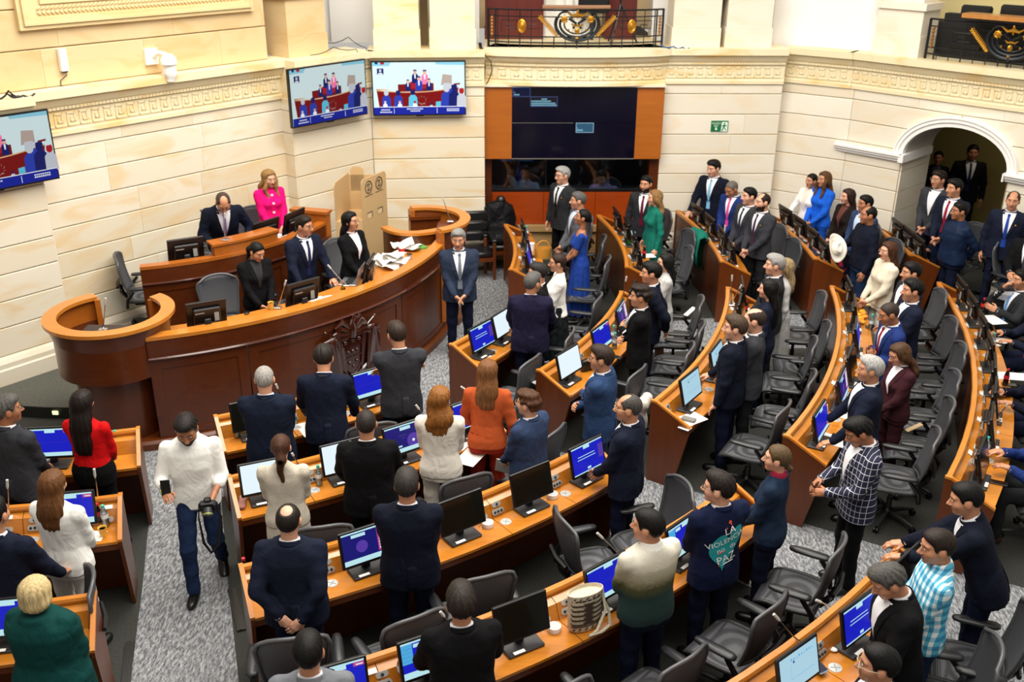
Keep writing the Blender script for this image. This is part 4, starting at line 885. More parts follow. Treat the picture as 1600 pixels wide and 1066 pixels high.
bk = (B - L1).normalized(); mb = MB(); emblem(mb, L1, bk, Vector((bk.y, -bk.x, 0)) * .016, .30, 1.62, .085); loc0(mb.build('printed_emblem', M_INK, vb))
for x in (.18, .46):
    for nm, pr, m_, k_ in (('hand_slot', (-.07, .07, 1.40, 1.49), plain('slot_shadow', '#2a2118', .9), 1.0), ('slot_flap', (-.07, .05, 1.40, 1.475), plain('cardboard_light', '#d8bd92', .8), 1.06)):
        mb = MB(); mb.add([A + ab * (x + a_) + Vector((0, 0, b_)) + nn * k_ for a_, b_ in ((pr[0], pr[2]), (pr[1], pr[2]), (pr[1], pr[3]), (pr[0], pr[3]))], [(0, 1, 2, 3)]); loc0(mb.build(nm, m_, vb))

# ================================================================== SEAT ROWS
SPAN = {'A1': (-96, -73.2), 'A2': (-94, -74), 'A3': (-92, -74.6), 'B1': (-65.6, -46.4), 'B2': (-66.2, -44.8), 'B3': (-67.1, -43.4), 'B4': (-68.2, -41.6), 'B5': (-69, -41.4),
        'C1': (-36.6, -22), 'C2': (-36.2, -14.2), 'C3': (-35.4, -10.6), 'C4': (-34.8, -8.6), 'C5': (-34.2, -6.6),
        'D1': (-8.8, 13.5), 'D2': (-5.6, 15), 'D3': (-2.9, 14.6), 'D4': (-1.6, 11.8), 'D5': (-.4, 6.1)}
BLK = {'A': 'block by the left photo edge', 'B': 'middle block facing the rostrum', 'C': 'right block', 'D': 'far block by the back wall'}
ORD = {1: 'front', 2: 'second', 3: 'third', 4: 'fourth', 5: 'rearmost'}
SEATS = {   # monitor angle per seat, lit picture: b blue, w white, o off, l light blue, m menu, x seen from behind
 'A1': [(-80.5, 'b')], 'A2': [(-77, 'm'), (-83.5, 'b')], 'A3': [(-78.3, 'm')],
 'B1': [(-62.5, 'o'), (-55.5, 'b'), (-50, 'b')], 'B2': [(-64.1, 'w'), (-58.2, 'w'), (-53.2, 'v'), (-46.9, 't')],
 'B3': [(-60.8, 'p'), (-55, 'o'), (-50, 'o'), (-45.3, 't')], 'B4': [(-65.1, 'm'), (-61.3, 'm'), (-57.1, 'o'), (-52.5, 'b'), (-47.5, 'm')], 'B5': [(-55.2, 'b'), (-50.6, 'l'), (-46.8, 't'), (-42.6, 'o')],
 'C1': [(-33.7, 't'), (-29.1, 'w'), (-24.5, 'b')], 'C2': [(-34, 'w'), (-27.5, 'b'), (-21.6, 'p'), (-15.8, 'o')], 'C3': [(-32.6, 'l'), (-27, 'l'), (-21.5, 'o'), (-16.4, 'o'), (-12, 'o')],
 'C4': [(-32.6, 'b'), (-27.4, 'p'), (-23.6, 'o'), (-18.6, 'b'), (-14.2, 'o'), (-10, 'o')], 'C5': [(-32.1, 'o'), (-28.2, 'o'), (-24.9, 'o'), (-21.6, 'o'), (-18.3, 'b'), (-14.8, 'o'), (-11.4, 'o'), (-8.4, 'o')],
 'D1': [(-4.5, 'b'), (1.5, 'b'), (8, 'b')], 'D2': [(-2.6, 'b'), (2, 'b'), (7.2, 'b'), (12, 'b')], 'D3': [(-.6, 'b'), (3.6, 'b'), (8, 'b'), (12, 'b')], 'D4': [(0, 'b'), (3.2, 'b'), (6.6, 'b'), (9.9, 'b')], 'D5': [(1, 'b'), (2.9, 'b'), (4.9, 'b')]}
DESKS = {}
pm = MB()
def oval(mb, c, u_, v_, n_, rx, ry, th):
    k_ = 14; a_ = [c + u_ * (math.copysign(max(0, rx - ry), math.cos(2 * PI * i / k_)) + ry * math.cos(2 * PI * i / k_)) + v_ * ry * math.sin(2 * PI * i / k_) for i in range(k_)]
    mb.prism(a_, n_ * th)
M_PLATE = plain('satin_plate', '#c4c6c4', .32, .35)
plate_big = MB(); oval(plate_big, Vector((0, 0, 0)), Vector((1, 0, 0)), Vector((0, 1, 0)), Vector((0, 0, 1)), .062, .026, .006)
plate_small = MB(); oval(plate_small, Vector((0, 0, 0)), Vector((1, 0, 0)), Vector((0, 1, 0)), Vector((0, 0, 1)), .046, .024, .006)
for mb, n_ in ((plate_big, 3), (plate_small, 1)):
    mb.mi = 1
    for i in range(n_): mb.lathe([(.010, 0), (.012, .009), (.006, .009), (.004, .006)], 8, ((i - (n_ - 1) / 2) * .034, 0, .005))
ME_PB = plate_big.mesh('socket_plate', [M_PLATE, M_GRAPH]); ME_PS = plate_small.mesh('socket_plate', [M_PLATE, M_GRAPH])
mb = MB(); mb.lathe([(.001, .004), (.047, .004), (.05, 0)], 18); mb.mi = 1; mb.box((0, 0, .0045), (.07, .008, .002), Matrix.Rotation(.8, 3, 'Z')); mb.box((0, 0, .0045), (.07, .008, .002), Matrix.Rotation(-.8, 3, 'Z')); ME_GR = mb.mesh('grommet', [M_PLATE, plain('scored_line', '#8d8f8e', .4)])
mb = MB(); mb.box((0, 0, .003), (.09, .04, .006)); ME_LB = mb.mesh('card', plain('card_grey', '#cfcec8', .6))
def RK(key): return 5.32 if key == 'D1' else ROW[int(key[1])]
def build_desk(key):
    r = RK(key); a0, a1 = SPAN[key]; D_ = .43
    t = thing('desk_row', 'curved %s desk row of the %s' % (ORD[int(key[1])], BLK[key[0]]), 'desk', pol(r, (a0 + a1) / 2)); DESKS[key] = t
    st = 2.0
    seats = sorted(a for a, _ in SEATS[key]); cuts = [a0]
    pitch = math.degrees(.78 / (r + .2))
    mids = [(seats[i] + seats[i + 1]) / 2 for i in range(len(seats) - 1)]
    lo, hi = seats[0] - pitch * .5, seats[-1] + pitch * .5
    if lo - a0 > pitch * .5: mids.insert(0, lo)
    if a1 - hi > pitch * .5: mids.append(hi)
    while mids[0] - a0 > pitch * 1.4: mids.insert(0, mids[0] - pitch)
    while a1 - mids[-1] > pitch * 1.4: mids.append(mids[-1] + pitch)
    cuts = [a0] + [m_ for m_ in mids if a0 + .5 < m_ < a1 - .5] + [a1]
    gp = math.degrees(.003 / r)
    for i in range(len(cuts) - 1):
        b0, b1 = cuts[i] + gp, cuts[i + 1] - gp
        mb = MB(); cbox(mb, r, b0, b1, .12, D_, .725, .75, None, st); loc0(mb.build('worktop', M_WOOD, t))
        mb = MB(); curved(mb, r, b0, b1, [(.035, .72), (.15, .72), (.15, .752), (.105, .875), (.035, .90)], st); loc0(mb.build('console', M_WOOD, t))
    mb = MB(); curved(mb, r, a0, a1, [(-.008, .905), (.045, .905), (.05, .93), (.04, .95), (-.004, .95), (-.012, .93)], st); loc0(mb.build('rail', M_RAIL, t))
    n_ = max(2, int((a1 - a0) / math.degrees(1.1 / r)))
    for i in range(n_):
        b0, b1 = a0 + (a1 - a0) * i / n_ + gp, a0 + (a1 - a0) * (i + 1) / n_ - gp
        mb = MB(); cbox(mb, r, b0, b1, .0, .03, .012, .905, None, st); loc0(mb.build('front_panel', M_DARK, t))
    mb = MB(); cbox(mb, r, a0, a1, D_ - .03, D_ - .01, .665, .725, None, st); loc0(mb.build('edge_apron', M_PANEL, t))
    for a_, s in ((a0, -1), (a1, 1)):
        q = math.radians(a_); o_ = Vector((math.cos(q), math.sin(q), 0)); tn = Vector((-o_.y, o_.x, 0)) * s
        base = C0 + o_ * r
        pr = [(-.01, .012), (.29, .012), (D_ + .01, .70), (D_ + .01, .77), (.05, .955), (-.01, .955)]
        mb = MB(); mb.prism([base + o_ * d + Vector((0, 0, z)) + tn * .001 for d, z in pr], tn * .03); e_ = loc0(mb.build('end_panel', M_PANEL, t))
        mb = MB(); pe = [(-.012, .958), (.05, .958), (D_ + .012, .773), (D_ + .012, .75), (.045, .935), (-.012, .935)]
        mb.prism([base + o_ * d + Vector((0, 0, z)) - tn * .002 for d, z in pe], tn * .036); loc0(mb.build('end_cap', M_RAIL, t))
    for a_, pic in SEATS[key]:
        q = math.radians(a_); 
        for da, me, rr_, zz, tilt in ((-.30, ME_PS, .112, .857, 1), (-.30, ME_PB, .136, .795, 1), (.27, ME_PS, .136, .795, 1), (.27, ME_LB, .088, .884, 2), (-.30, ME_GR, .255, .7505, 0)):
            aa = a_ + math.degrees(da / r); 
            if not (a0 + .6 < aa < a1 - .6): continue
            o = link(me.name, me, t); p = pol(r + rr_, aa, zz); qq = math.radians(aa)
            o_ = Vector((math.cos(qq), math.sin(qq), 0)); tn = Vector((-o_.y, o_.x, 0))
            if tilt == 1: nrm = (o_ * .123 + Vector((0, 0, .045))).normalized()
            elif tilt == 2: nrm = (o_ * .03 + Vector((0, 0, .07))).normalized()
            else: nrm = Vector((0, 0, 1))
            vv = nrm.cross(tn); Mx = Matrix((tn, vv, nrm)).transposed().to_4x4(); Mx.translation = p - t.location; o.matrix_local = Mx
for k_ in SPAN: build_desk(k_)

# ---- desktop monitors
SCR = {'deep': EM('screen_blue', '#1a20b8', .95), 'navy': EM('screen_navy', '#1c1a6e', .9), 'white': EM('screen_white', '#dfeef6', .95), 'ice': EM('screen_ice', '#a9cfe0', .9), 'cyan': EM('screen_cyan', '#4fa8dc', .9), 'magenta': EM('screen_magenta', '#c04a8e', .8), 'violet': EM('screen_violet', '#5a3da8', .8), 'off': plain('screen_off', '#14140f', .12, 0, 0, .6), 'bar': EM('screen_bar', '#b8e2ea', .9)}
SKEYS = list(SCR)
def screen_mesh(kind):
    w_, h = .40, .262; mb = MB(); lay = [0]
    def q(x0, y0, x1, y1, c):
        lay[0] += 1; mb.mi = SKEYS.index(c); z = .0005 + lay[0] * .0002
        mb.add([(-w_ / 2 + w_ * x, z, -h / 2 + h * y) for x, y in ((x0, y0), (x1, y0), (x1, y1), (x0, y1))], [(0, 1, 2, 3)])
    def disc(x, y, r_, c):
        lay[0] += 1; mb.mi = SKEYS.index(c); z = .0005 + lay[0] * .0002
        mb.add([(-w_ / 2 + w_ * x + r_ * math.cos(PI * i / 8), z, -h / 2 + h * y + r_ * math.sin(PI * i / 8)) for i in range(16)], [tuple(range(16))])
    if kind == 'o': q(0, 0, 1, 1, 'off')
    elif kind == 'w': q(0, 0, 1, 1, 'white')
    elif kind == 'l':
        q(0, 0, 1, 1, 'ice'); 
        for i in range(9): q(.12 + .07 * i, .8, .15 + .07 * i, .83 + .02 * (i % 3), 'cyan')
        q(.1, .3, .72, .31, 'cyan'); q(.72, .3, .725, .72, 'cyan'); q(.62, .72, .66, .78, 'navy')
    else:
        q(0, 0, 1, 1, 'deep' if kind in 'bmt' else 'navy'); q(0, .95, 1, 1, 'bar')
        if kind == 't': q(.42, .84, .62, .95, 'bar'); q(.28, .6, .82, .625, 'bar'); q(.26, .5, .84, .525, 'bar'); q(.45, .08, .56, .16, 'bar'); q(0, 0, 1, .04, 'bar'); q(0, .3, .16, .8, 'violet')
        elif kind == 'm': q(0, .84, .18, .95, 'magenta'); q(.02, .87, .14, .9, 'white'); q(.3, .84, .56, .95, 'bar'); q(0, 0, 1, .18, 'bar'); q(.8, .42, 1, .95, 'cyan'); [q(.8, .5 + .11 * i, 1, .505 + .11 * i, 'deep') for i in range(4)]; q(.62, .82, .78, .92, 'bar')
        elif kind == 'v': q(0, .82, .2, .93, 'magenta'); q(.32, .8, .6, .92, 'bar'); disc(.28, .34, .07, 'violet'); disc(.28, .34, .014, 'white'); q(0, 0, 1, .15, 'bar'); q(.45, .6, .66, .62, 'violet'); q(.5, .5, .6, .52, 'violet'); q(.6, .2, .78, .26, 'bar')
        elif kind == 'p': q(0, .2, .26, .95, 'magenta'); [q(.02, .26 + .09 * i, .23, .32 + .09 * i, 'white') for i in range(7)]; q(0, 0, 1, .16, 'bar'); disc(.6, .5, .05, 'violet'); q(.5, .82, .8, .92, 'bar')
        else: q(0, .84, .16, .93, 'magenta'); q(.35, .85, .58, .95, 'bar'); q(0, 0, 1, .14, 'bar'); q(.1, .5, .9, .505, 'violet')
    return mb.mesh('display', [SCR[k_] for k_ in SKEYS])
SM = {k_: screen_mesh(k_) for k_ in 'bwolmvpt'}
TILT = Matrix.Rotation(math.radians(14), 3, 'X')
mon = thing('desktop_monitor', 'x', 'monitor'); zc_ = .245
mb = MB(); mb.box((0, 0, 0), (.44, .028, .305), None, .006); mb.box((0, -.03, -.02), (.30, .04, .2), None, .012); o = mb.build('casing', M_BLACK, mon); o.matrix_local = Matrix.Translation((0, -.018, zc_)) @ TILT.to_4x4()
dsp = link('display', SM['b'], mon); dsp.matrix_local = Matrix.Translation((0, -.018, zc_)) @ TILT.to_4x4() @ Matrix.Translation((0, .0145, .004))
mb = MB(); mb.box((0, -.05, .1), (.07, .035, .16), None, .006); mb.build('neck', M_GRAPH, mon)
mb = MB(); mb.box((0, -.01, .012), (.30, .17, .024), None, .008); mb.build('stand', M_GRAPH, mon)
mb = MB(); mb.box((.06, .06, .0255), (.09, .03, .002)); mb.build('sticker', M_PAPER, mon)
mb = MB(); mb.box((.1, -.073, .2), (.05, .004, .1)); mb.box((-.08, -.073, .27), (.1, .004, .03)); mb.build('rating_label', plain('grey_label', '#8f8f8c', .5), mon)
used = []
PICW = {'b': 'blue-page', 'w': 'white-page', 'o': 'switched-off', 'l': 'pale-chart', 'm': 'voting-menu', 'v': 'violet-disc', 'p': 'pink-menu', 't': 'two-line-text'}
ORDN = ['first', 'second', 'third', 'fourth', 'fifth', 'sixth', 'seventh', 'eighth', 'ninth']
for key in SEATS:
    r = RK(key); ss = sorted(SEATS[key]); ns = len(ss)
    for i, (a_, pic) in enumerate(ss):
        edge = {'A': 'the photo edge', 'B': 'its left end', 'C': 'the aisle end', 'D': 'the near end'}[key[0]]
        lb = '%s monitor, %s from %s, %s row, %s' % (PICW[pic], ORDN[i], edge, ORD[int(key[1])], {'A': 'left-edge block', 'B': 'middle block', 'C': 'right block', 'D': 'far block'}[key[0]])
        o = put(mon, used, pol(r + .24, a_, .7512), math.radians(a_ - 90) + R.uniform(-.06, .06), lb, 'desktop monitors on the desk rows')
        [c for c in o.children if c.name.startswith('display')][0].data = SM[pic]
# monitors on the rostrum, seen from behind
for px_, py, z, r_, lb in ((322, 492, 1.2005, 4.15, 'black monitor back on the rostrum desk by the empty chair'), (472, 461, 1.2005, 4.15, 'black monitor back before the man leaning on the rostrum desk'), (578, 427, 1.2005, 4.15, 'black monitor back beside the stacked papers on the rostrum'), (294, 398, 1.4505, 2.56, 'black monitor back at the left end of the presidency desk'), (388, 358, 1.4505, 2.52, 'black monitor back between the bowing man and the woman in pink'), (466, 352, 1.4505, 2.56, 'black monitor back right of the woman in pink')):
    p = at(px_, py, z + .2); a_ = math.degrees(math.atan2(p.y - C0.y, p.x - C0.x)); o = put(mon, used, pol(r_, a_, z), math.radians(a_ + 90) + (.5 if px_ > 560 and py > 400 else 0), lb, 'monitors on the rostrum')
    [c for c in o.children if c.name.startswith('display')][0].data = SM['b']

# ---- gooseneck microphones
def gooseneck(px_, py, tx, ty, z, ztip, label_, r=.007):
    b_ = at(px_, py, z)
    if .85 <= z <= .95:                              # stands on the console of its row
        rr_ = (b_ - C0).to_2d().length; rw = min(ROW.values(), key=lambda q: abs(q + .07 - rr_)); a_ = math.atan2(b_.y - C0.y, b_.x - C0.x); b_ = pol(rw + .07, math.degrees(a_), .889)
    v = ray(tx, ty); k_ = (b_.y) / v.y; tip = Vector((0, 0, CAM_H)) + v * k_
    t = thing('gooseneck_microphone', label_, 'microphone', b_, 0, 'gooseneck microphones'); d = tip - b_
    m_ = b_ + d * .5; mb = MB(); mb.tube([b_ + Vector((0, 0, .02)), b_ + d * .3, m_, b_ + d * .8], [r * 1.3, r, r * .8, r * .8], 6); loc0(mb.build('stem', M_CHROME, t, True))
    mb = MB(); mb.tube([b_ + d * .8, b_ + d * .86, tip, tip + d * .005], [r, r * 1.7, r * 1.6, r * .6], 8); loc0(mb.build('capsule', plain('grey_foam', '#bdbcb8', .6), t, True))
    mb = MB(); mb.box((0, 0, .011), (.09, .07, .022), None, .006); mb.build('base', M_CHROME, t)
gooseneck(474, 497, 484, 467, 1.35, 0, 'x') if False else None
for a in ((161, 517, 165, 466, 1.42, 'white gooseneck microphone standing in the left podium'), (704, 347, 692, 309, 1.46, 'grey gooseneck microphone leaning in the right podium'), (434, 482, 447, 438, 1.20, 'tall white gooseneck microphone beside the yellow cup'),
          (541, 447, 512, 414, 1.20, 'white gooseneck microphone tilting left beside the golden bell'), (352, 376, 351, 333, 1.78, 'upright gooseneck microphone before the bowing man'), (440, 372, 450, 335, 1.45, 'gooseneck microphone before the woman in pink'), (262, 410, 287, 392, 1.45, 'thin gooseneck microphone at the left end of the presidency desk'),
          (15, 818, 11, 750, .79, 'upright microphone on the second row at the left photo edge'), (156, 800, 147, 733, .79, 'upright microphone beside the dark drink bottle, second left row'), (118, 957, 84, 941, .8, 'bent microphone beside the blonde woman in green'),
          (437, 626, 431, 600, .9, 'microphone beside the grey-haired man in the front row'), (462, 722, 456, 708, .88, 'microphone beside the woman with the ponytail'), (659, 660, 650, 633, .88, 'microphone between the charcoal suit and the blonde woman'), (734, 620, 720, 604, .9, 'microphone left of the woman in orange'),
          (942, 858, 933, 833, .86, 'microphone before the man in the ombre sweater'), (708, 985, 688, 956, .86, 'microphone left of the black-suited man in the lower middle'), (1226, 992, 1209, 960, .9, 'microphone between the two lit monitors at the lower right'), (1300, 945, 1275, 938, .9, 'short microphone touching the bowing grey-haired man\'s monitor'),
          (980, 476, 979, 432, .88, 'microphone at the far end of the second row, right block'), (1157, 480, 1144, 430, .88, 'microphone at the far end of the third row, right block'), (1161, 480, 1159, 445, .86, 'second microphone at the far end of the third row'), (1129, 400, 1133, 352, .82, 'tall microphone before the bearded man in charcoal'), (1195, 318, 1190, 288, .86, 'microphone behind the bearded man in charcoal'), (1386, 330, 1384, 305, .9, 'microphone against the stone pier of the archway'), (1556, 656, 1575, 631, .80, 'white microphone bent over the right edge desk'), (712, 590, 705, 575, .9, 'x')):
    if a[5] != 'x': gooseneck(a[0], a[1], a[2], a[3], a[4], 0, a[5])

# ---- kit on the central gallery
o = thing('gallery_chair', 'black chair back behind the right side of the central gallery railing', 'chair', W(2, 1.75, 3.55, -.75)); mb = MB()
ax_ = W(2, 1.75, 4.28, -.75); mb.box(ax_, (.5, .06, .46), None, .03); loc0(mb.build('backrest', M_BLACK, o)); mb = MB(); mb.box(ax_ + Vector((0, .25, -.26)), (.5, .5, .07), None, .02); loc0(mb.build('seat', M_BLACK, o)); mb = MB(); mb.tube([ax_ + Vector((0, .2, -.73)), ax_ + Vector((0, .2, -.3))], .03, 8); loc0(mb.build('column', M_GRAPH, o))
o = thing('gallery_tripod', 'dark camera tripod standing behind the central gallery railing', 'tripod', W(2, 2.16, 3.55, -.5)); mb = MB(); b_ = W(2, 2.16, 3.55, -.5)
mb.tube([b_ + Vector((0, 0, .5)), b_ + Vector((0, 0, 1.3))], .02, 7); loc0(mb.build('pole', M_BLACK, o))
for i in range(3): q = 2 * PI * i / 3; mb = MB(); mb.tube([b_ + Vector((.3 * math.cos(q), .3 * math.sin(q), .0)), b_ + Vector((0, 0, .62))], .014, 6); loc0(mb.build('leg', M_BLACK, o))

gcp = [c for c in bpy.data.objects if c.name == 'gallery_chair'][0]
for px_, lb in ((1527, 'black chair back above the wooden ledge over the archway'), (1590, 'second black chair back over the archway, cut by the photo edge')):
    u, z = uz(3, px_, 14, -.6); o = thing('gallery_chair', lb, 'chair', W(3, u, 3.55, -.6)); c = W(3, u, z - .2, -.6); q = Matrix.Rotation(-PL[3][0], 3, 'Z')
    mb = MB(); mb.box(c, (.46, .07, .5), q, .06); loc0(mb.build('backrest', M_BLACK, o)); mb = MB(); mb.box(c + outn(3) * -.0 + Vector((0, 0, -.32)) , (.46, .4, .08), q, .02); loc0(mb.build('seat', M_BLACK, o)); mb = MB(); mb.tube([Vector((c.x, c.y, 3.56)), Vector((c.x, c.y, c.z - .3))], .03, 7); loc0(mb.build('column', M_GRAPH, o))
# ================================================================== PEOPLE
A3 = np.array
def surf_nets(f, xs, ys, zs):
    s = f < 0; nx, ny, nz = f.shape
    c = np.zeros((nx - 1, ny - 1, nz - 1), np.int8)
    for i in (0, 1):
        for j in (0, 1):
            for k in (0, 1): c += s[i:nx - 1 + i, j:ny - 1 + j, k:nz - 1 + k]
    act = (c > 0) & (c < 8); I, J, K = np.nonzero(act); n = len(I)
    idx = -np.ones(act.shape, np.int32); idx[I, J, K] = np.arange(n)
    acc = np.zeros((n, 3)); cnt = np.zeros(n); ax = (xs, ys, zs)
    for a in range(3):
        o = [b for b in range(3) if b != a]
        for p in (0, 1):
            for q in (0, 1):
                d = [0, 0, 0]; d[o[0]] = p; d[o[1]] = q
                e = list(d); e[a] = 1
                A = [I + d[0], J + d[1], K + d[2]]; B = [I + e[0], J + e[1], K + e[2]]
                va = f[A[0], A[1], A[2]]; vb = f[B[0], B[1], B[2]]; m = (va < 0) != (vb < 0)
                t = np.where(m, va / np.where(m, va - vb, 1), 0)
                for b in range(3):
                    pa = ax[b][A[b]]; pb = ax[b][B[b]]; acc[:, b] += np.where(m, pa + (pb - pa) * t, 0)
                cnt += m
    V = acc / np.maximum(cnt, 1)[:, None]; F = []
    for a in range(3):
        sl0 = [slice(None)] * 3; sl1 = [slice(None)] * 3; sl0[a] = slice(0, -1); sl1[a] = slice(1, None)
        ch = s[tuple(sl0)] != s[tuple(sl1)]; E = np.nonzero(ch)
        b, d = (a + 1) % 3, (a + 2) % 3
        lim = act.shape
        ok = (E[b] > 0) & (E[d] > 0) & (E[b] < lim[b]) & (E[d] < lim[d]) & (E[a] < lim[a]); E = [e[ok] for e in E]
        def g(db, dd):
            q = [E[0].copy(), E[1].copy(), E[2].copy()]; q[b] = q[b] + db; q[d] = q[d] + dd; return idx[q[0], q[1], q[2]]
        Q = np.stack([g(-1, -1), g(0, -1), g(0, 0), g(-1, 0)], 1); fl = ~s[E[0], E[1], E[2]]
        Q[fl] = Q[fl][:, ::-1]; F.append(Q)
    F = np.concatenate(F); F = F[(F >= 0).all(1)]
    return V, F
def rc(P, a, b, r1, r2):
    a = A3(a, float); b = A3(b, float); ba = b - a; px, py, pz = P[0] - a[0], P[1] - a[1], P[2] - a[2]
    t = np.clip((px * ba[0] + py * ba[1] + pz * ba[2]) / max(ba @ ba, 1e-9), 0, 1)
    return np.sqrt((px - t * ba[0]) ** 2 + (py - t * ba[1]) ** 2 + (pz - t * ba[2]) ** 2) - (r1 + (r2 - r1) * t)
def el(P, c, r):
    x, y, z = (P[0] - c[0]) / r[0], (P[1] - c[1]) / r[1], (P[2] - c[2]) / r[2]
    k0 = np.sqrt(x * x + y * y + z * z); k1 = np.sqrt((x / r[0]) ** 2 + (y / r[1]) ** 2 + (z / r[2]) ** 2)
    return k0 * (k0 - 1) / np.maximum(k1, 1e-6)
def loft(P, T, n=2.35):
    T = A3(T, float); z = P[2]; a = np.interp(z, T[:, 0], T[:, 1]); b = np.interp(z, T[:, 0], T[:, 2]); c = np.interp(z, T[:, 0], T[:, 3])
    q = (np.abs(P[0] / a) ** n + np.abs((P[1] - c) / b) ** n) ** (1 / n); d = (q - 1) * np.minimum(a, b)
    return np.maximum(d, np.maximum(T[0, 0] - z, z - T[-1, 0]))
def smin(a, b, k):
    h = np.clip(.5 + .5 * (b - a) / k, 0, 1); return b + (a - b) * h - k * h * (1 - h)
def grid(lo, hi, s):
    ax = [np.arange(lo[i], hi[i] + s, s) for i in range(3)]; return ax, np.meshgrid(*ax, indexing='ij')
def to_me(name, V, F, mats, smooth=True, mi=None):
    me = bpy.data.meshes.new(name); me.from_pydata(V.tolist() if hasattr(V, 'tolist') else V, [], F.tolist() if hasattr(F, 'tolist') else F)
    for m in (mats if isinstance(mats, (list, tuple)) else [mats]): me.materials.append(m)
    if mi is not None: me.polygons.foreach_set('material_index', np.asarray(mi, np.int32))
    me.polygons.foreach_set('use_smooth', [smooth] * len(me.polygons)); me.update(); return me

# ---- head, hair and hand templates (head frame: origin mid-head, +Y face, crown at z=.118)
def head_sdf(P, female):
    P = [np.abs(P[0]), P[1], P[2]]
    d = el(P, (0, -.012, .028), (.076, .097, .090)); d = smin(d, el(P, (0, .022, -.045), (.055 if female else .060, .066, .070)), .035)
    d = smin(d, el(P, (0, .062, -.092), (.024, .022, .02)), .022); d = smin(d, el(P, (.045, .05, -.02), (.022, .024, .024)), .03)
    d = smin(d, rc(P, (0, .078, .034), (.045, .07, .036), .013, .010), .016)
    d = smin(d, rc(P, (0, .086, .015), (0, .112, -.026), .008, .012), .012); d = smin(d, el(P, (.012, .098, -.03), (.009, .011, .008)), .008)
    d = -smin(-d, el(P, (.032, .093, .014), (.017, .014, .012)), .010)
    d = smin(d, rc(P, (0, .086, -.056), (.018, .08, -.056), .008, .005), .006); d = smin(d, rc(P, (0, .085, -.068), (.014, .080, -.068), .008, .005), .006)
    d = smin(d, el(P, (.079, -.012, -.004), (.010, .024, .033)), .008)
    nr = .048 if female else .058
    d = smin(d, rc(P, (0, -.03, -.05), (0, -.04, -.19), nr, nr - .008), .025)
    return d
HEADS = {}
for fem in (False, True):
    ax, P = grid((-.105, -.135, -.20), (.105, .135, .135), .0085); V, F = surf_nets(head_sdf(P, fem), *ax)
    fc = V[F].mean(1); lip = (np.abs(fc[:, 0]) < .024) & (fc[:, 1] > .078) & (fc[:, 2] < -.050) & (fc[:, 2] > -.075)
    HEADS[fem] = (V, F, lip.astype(int))
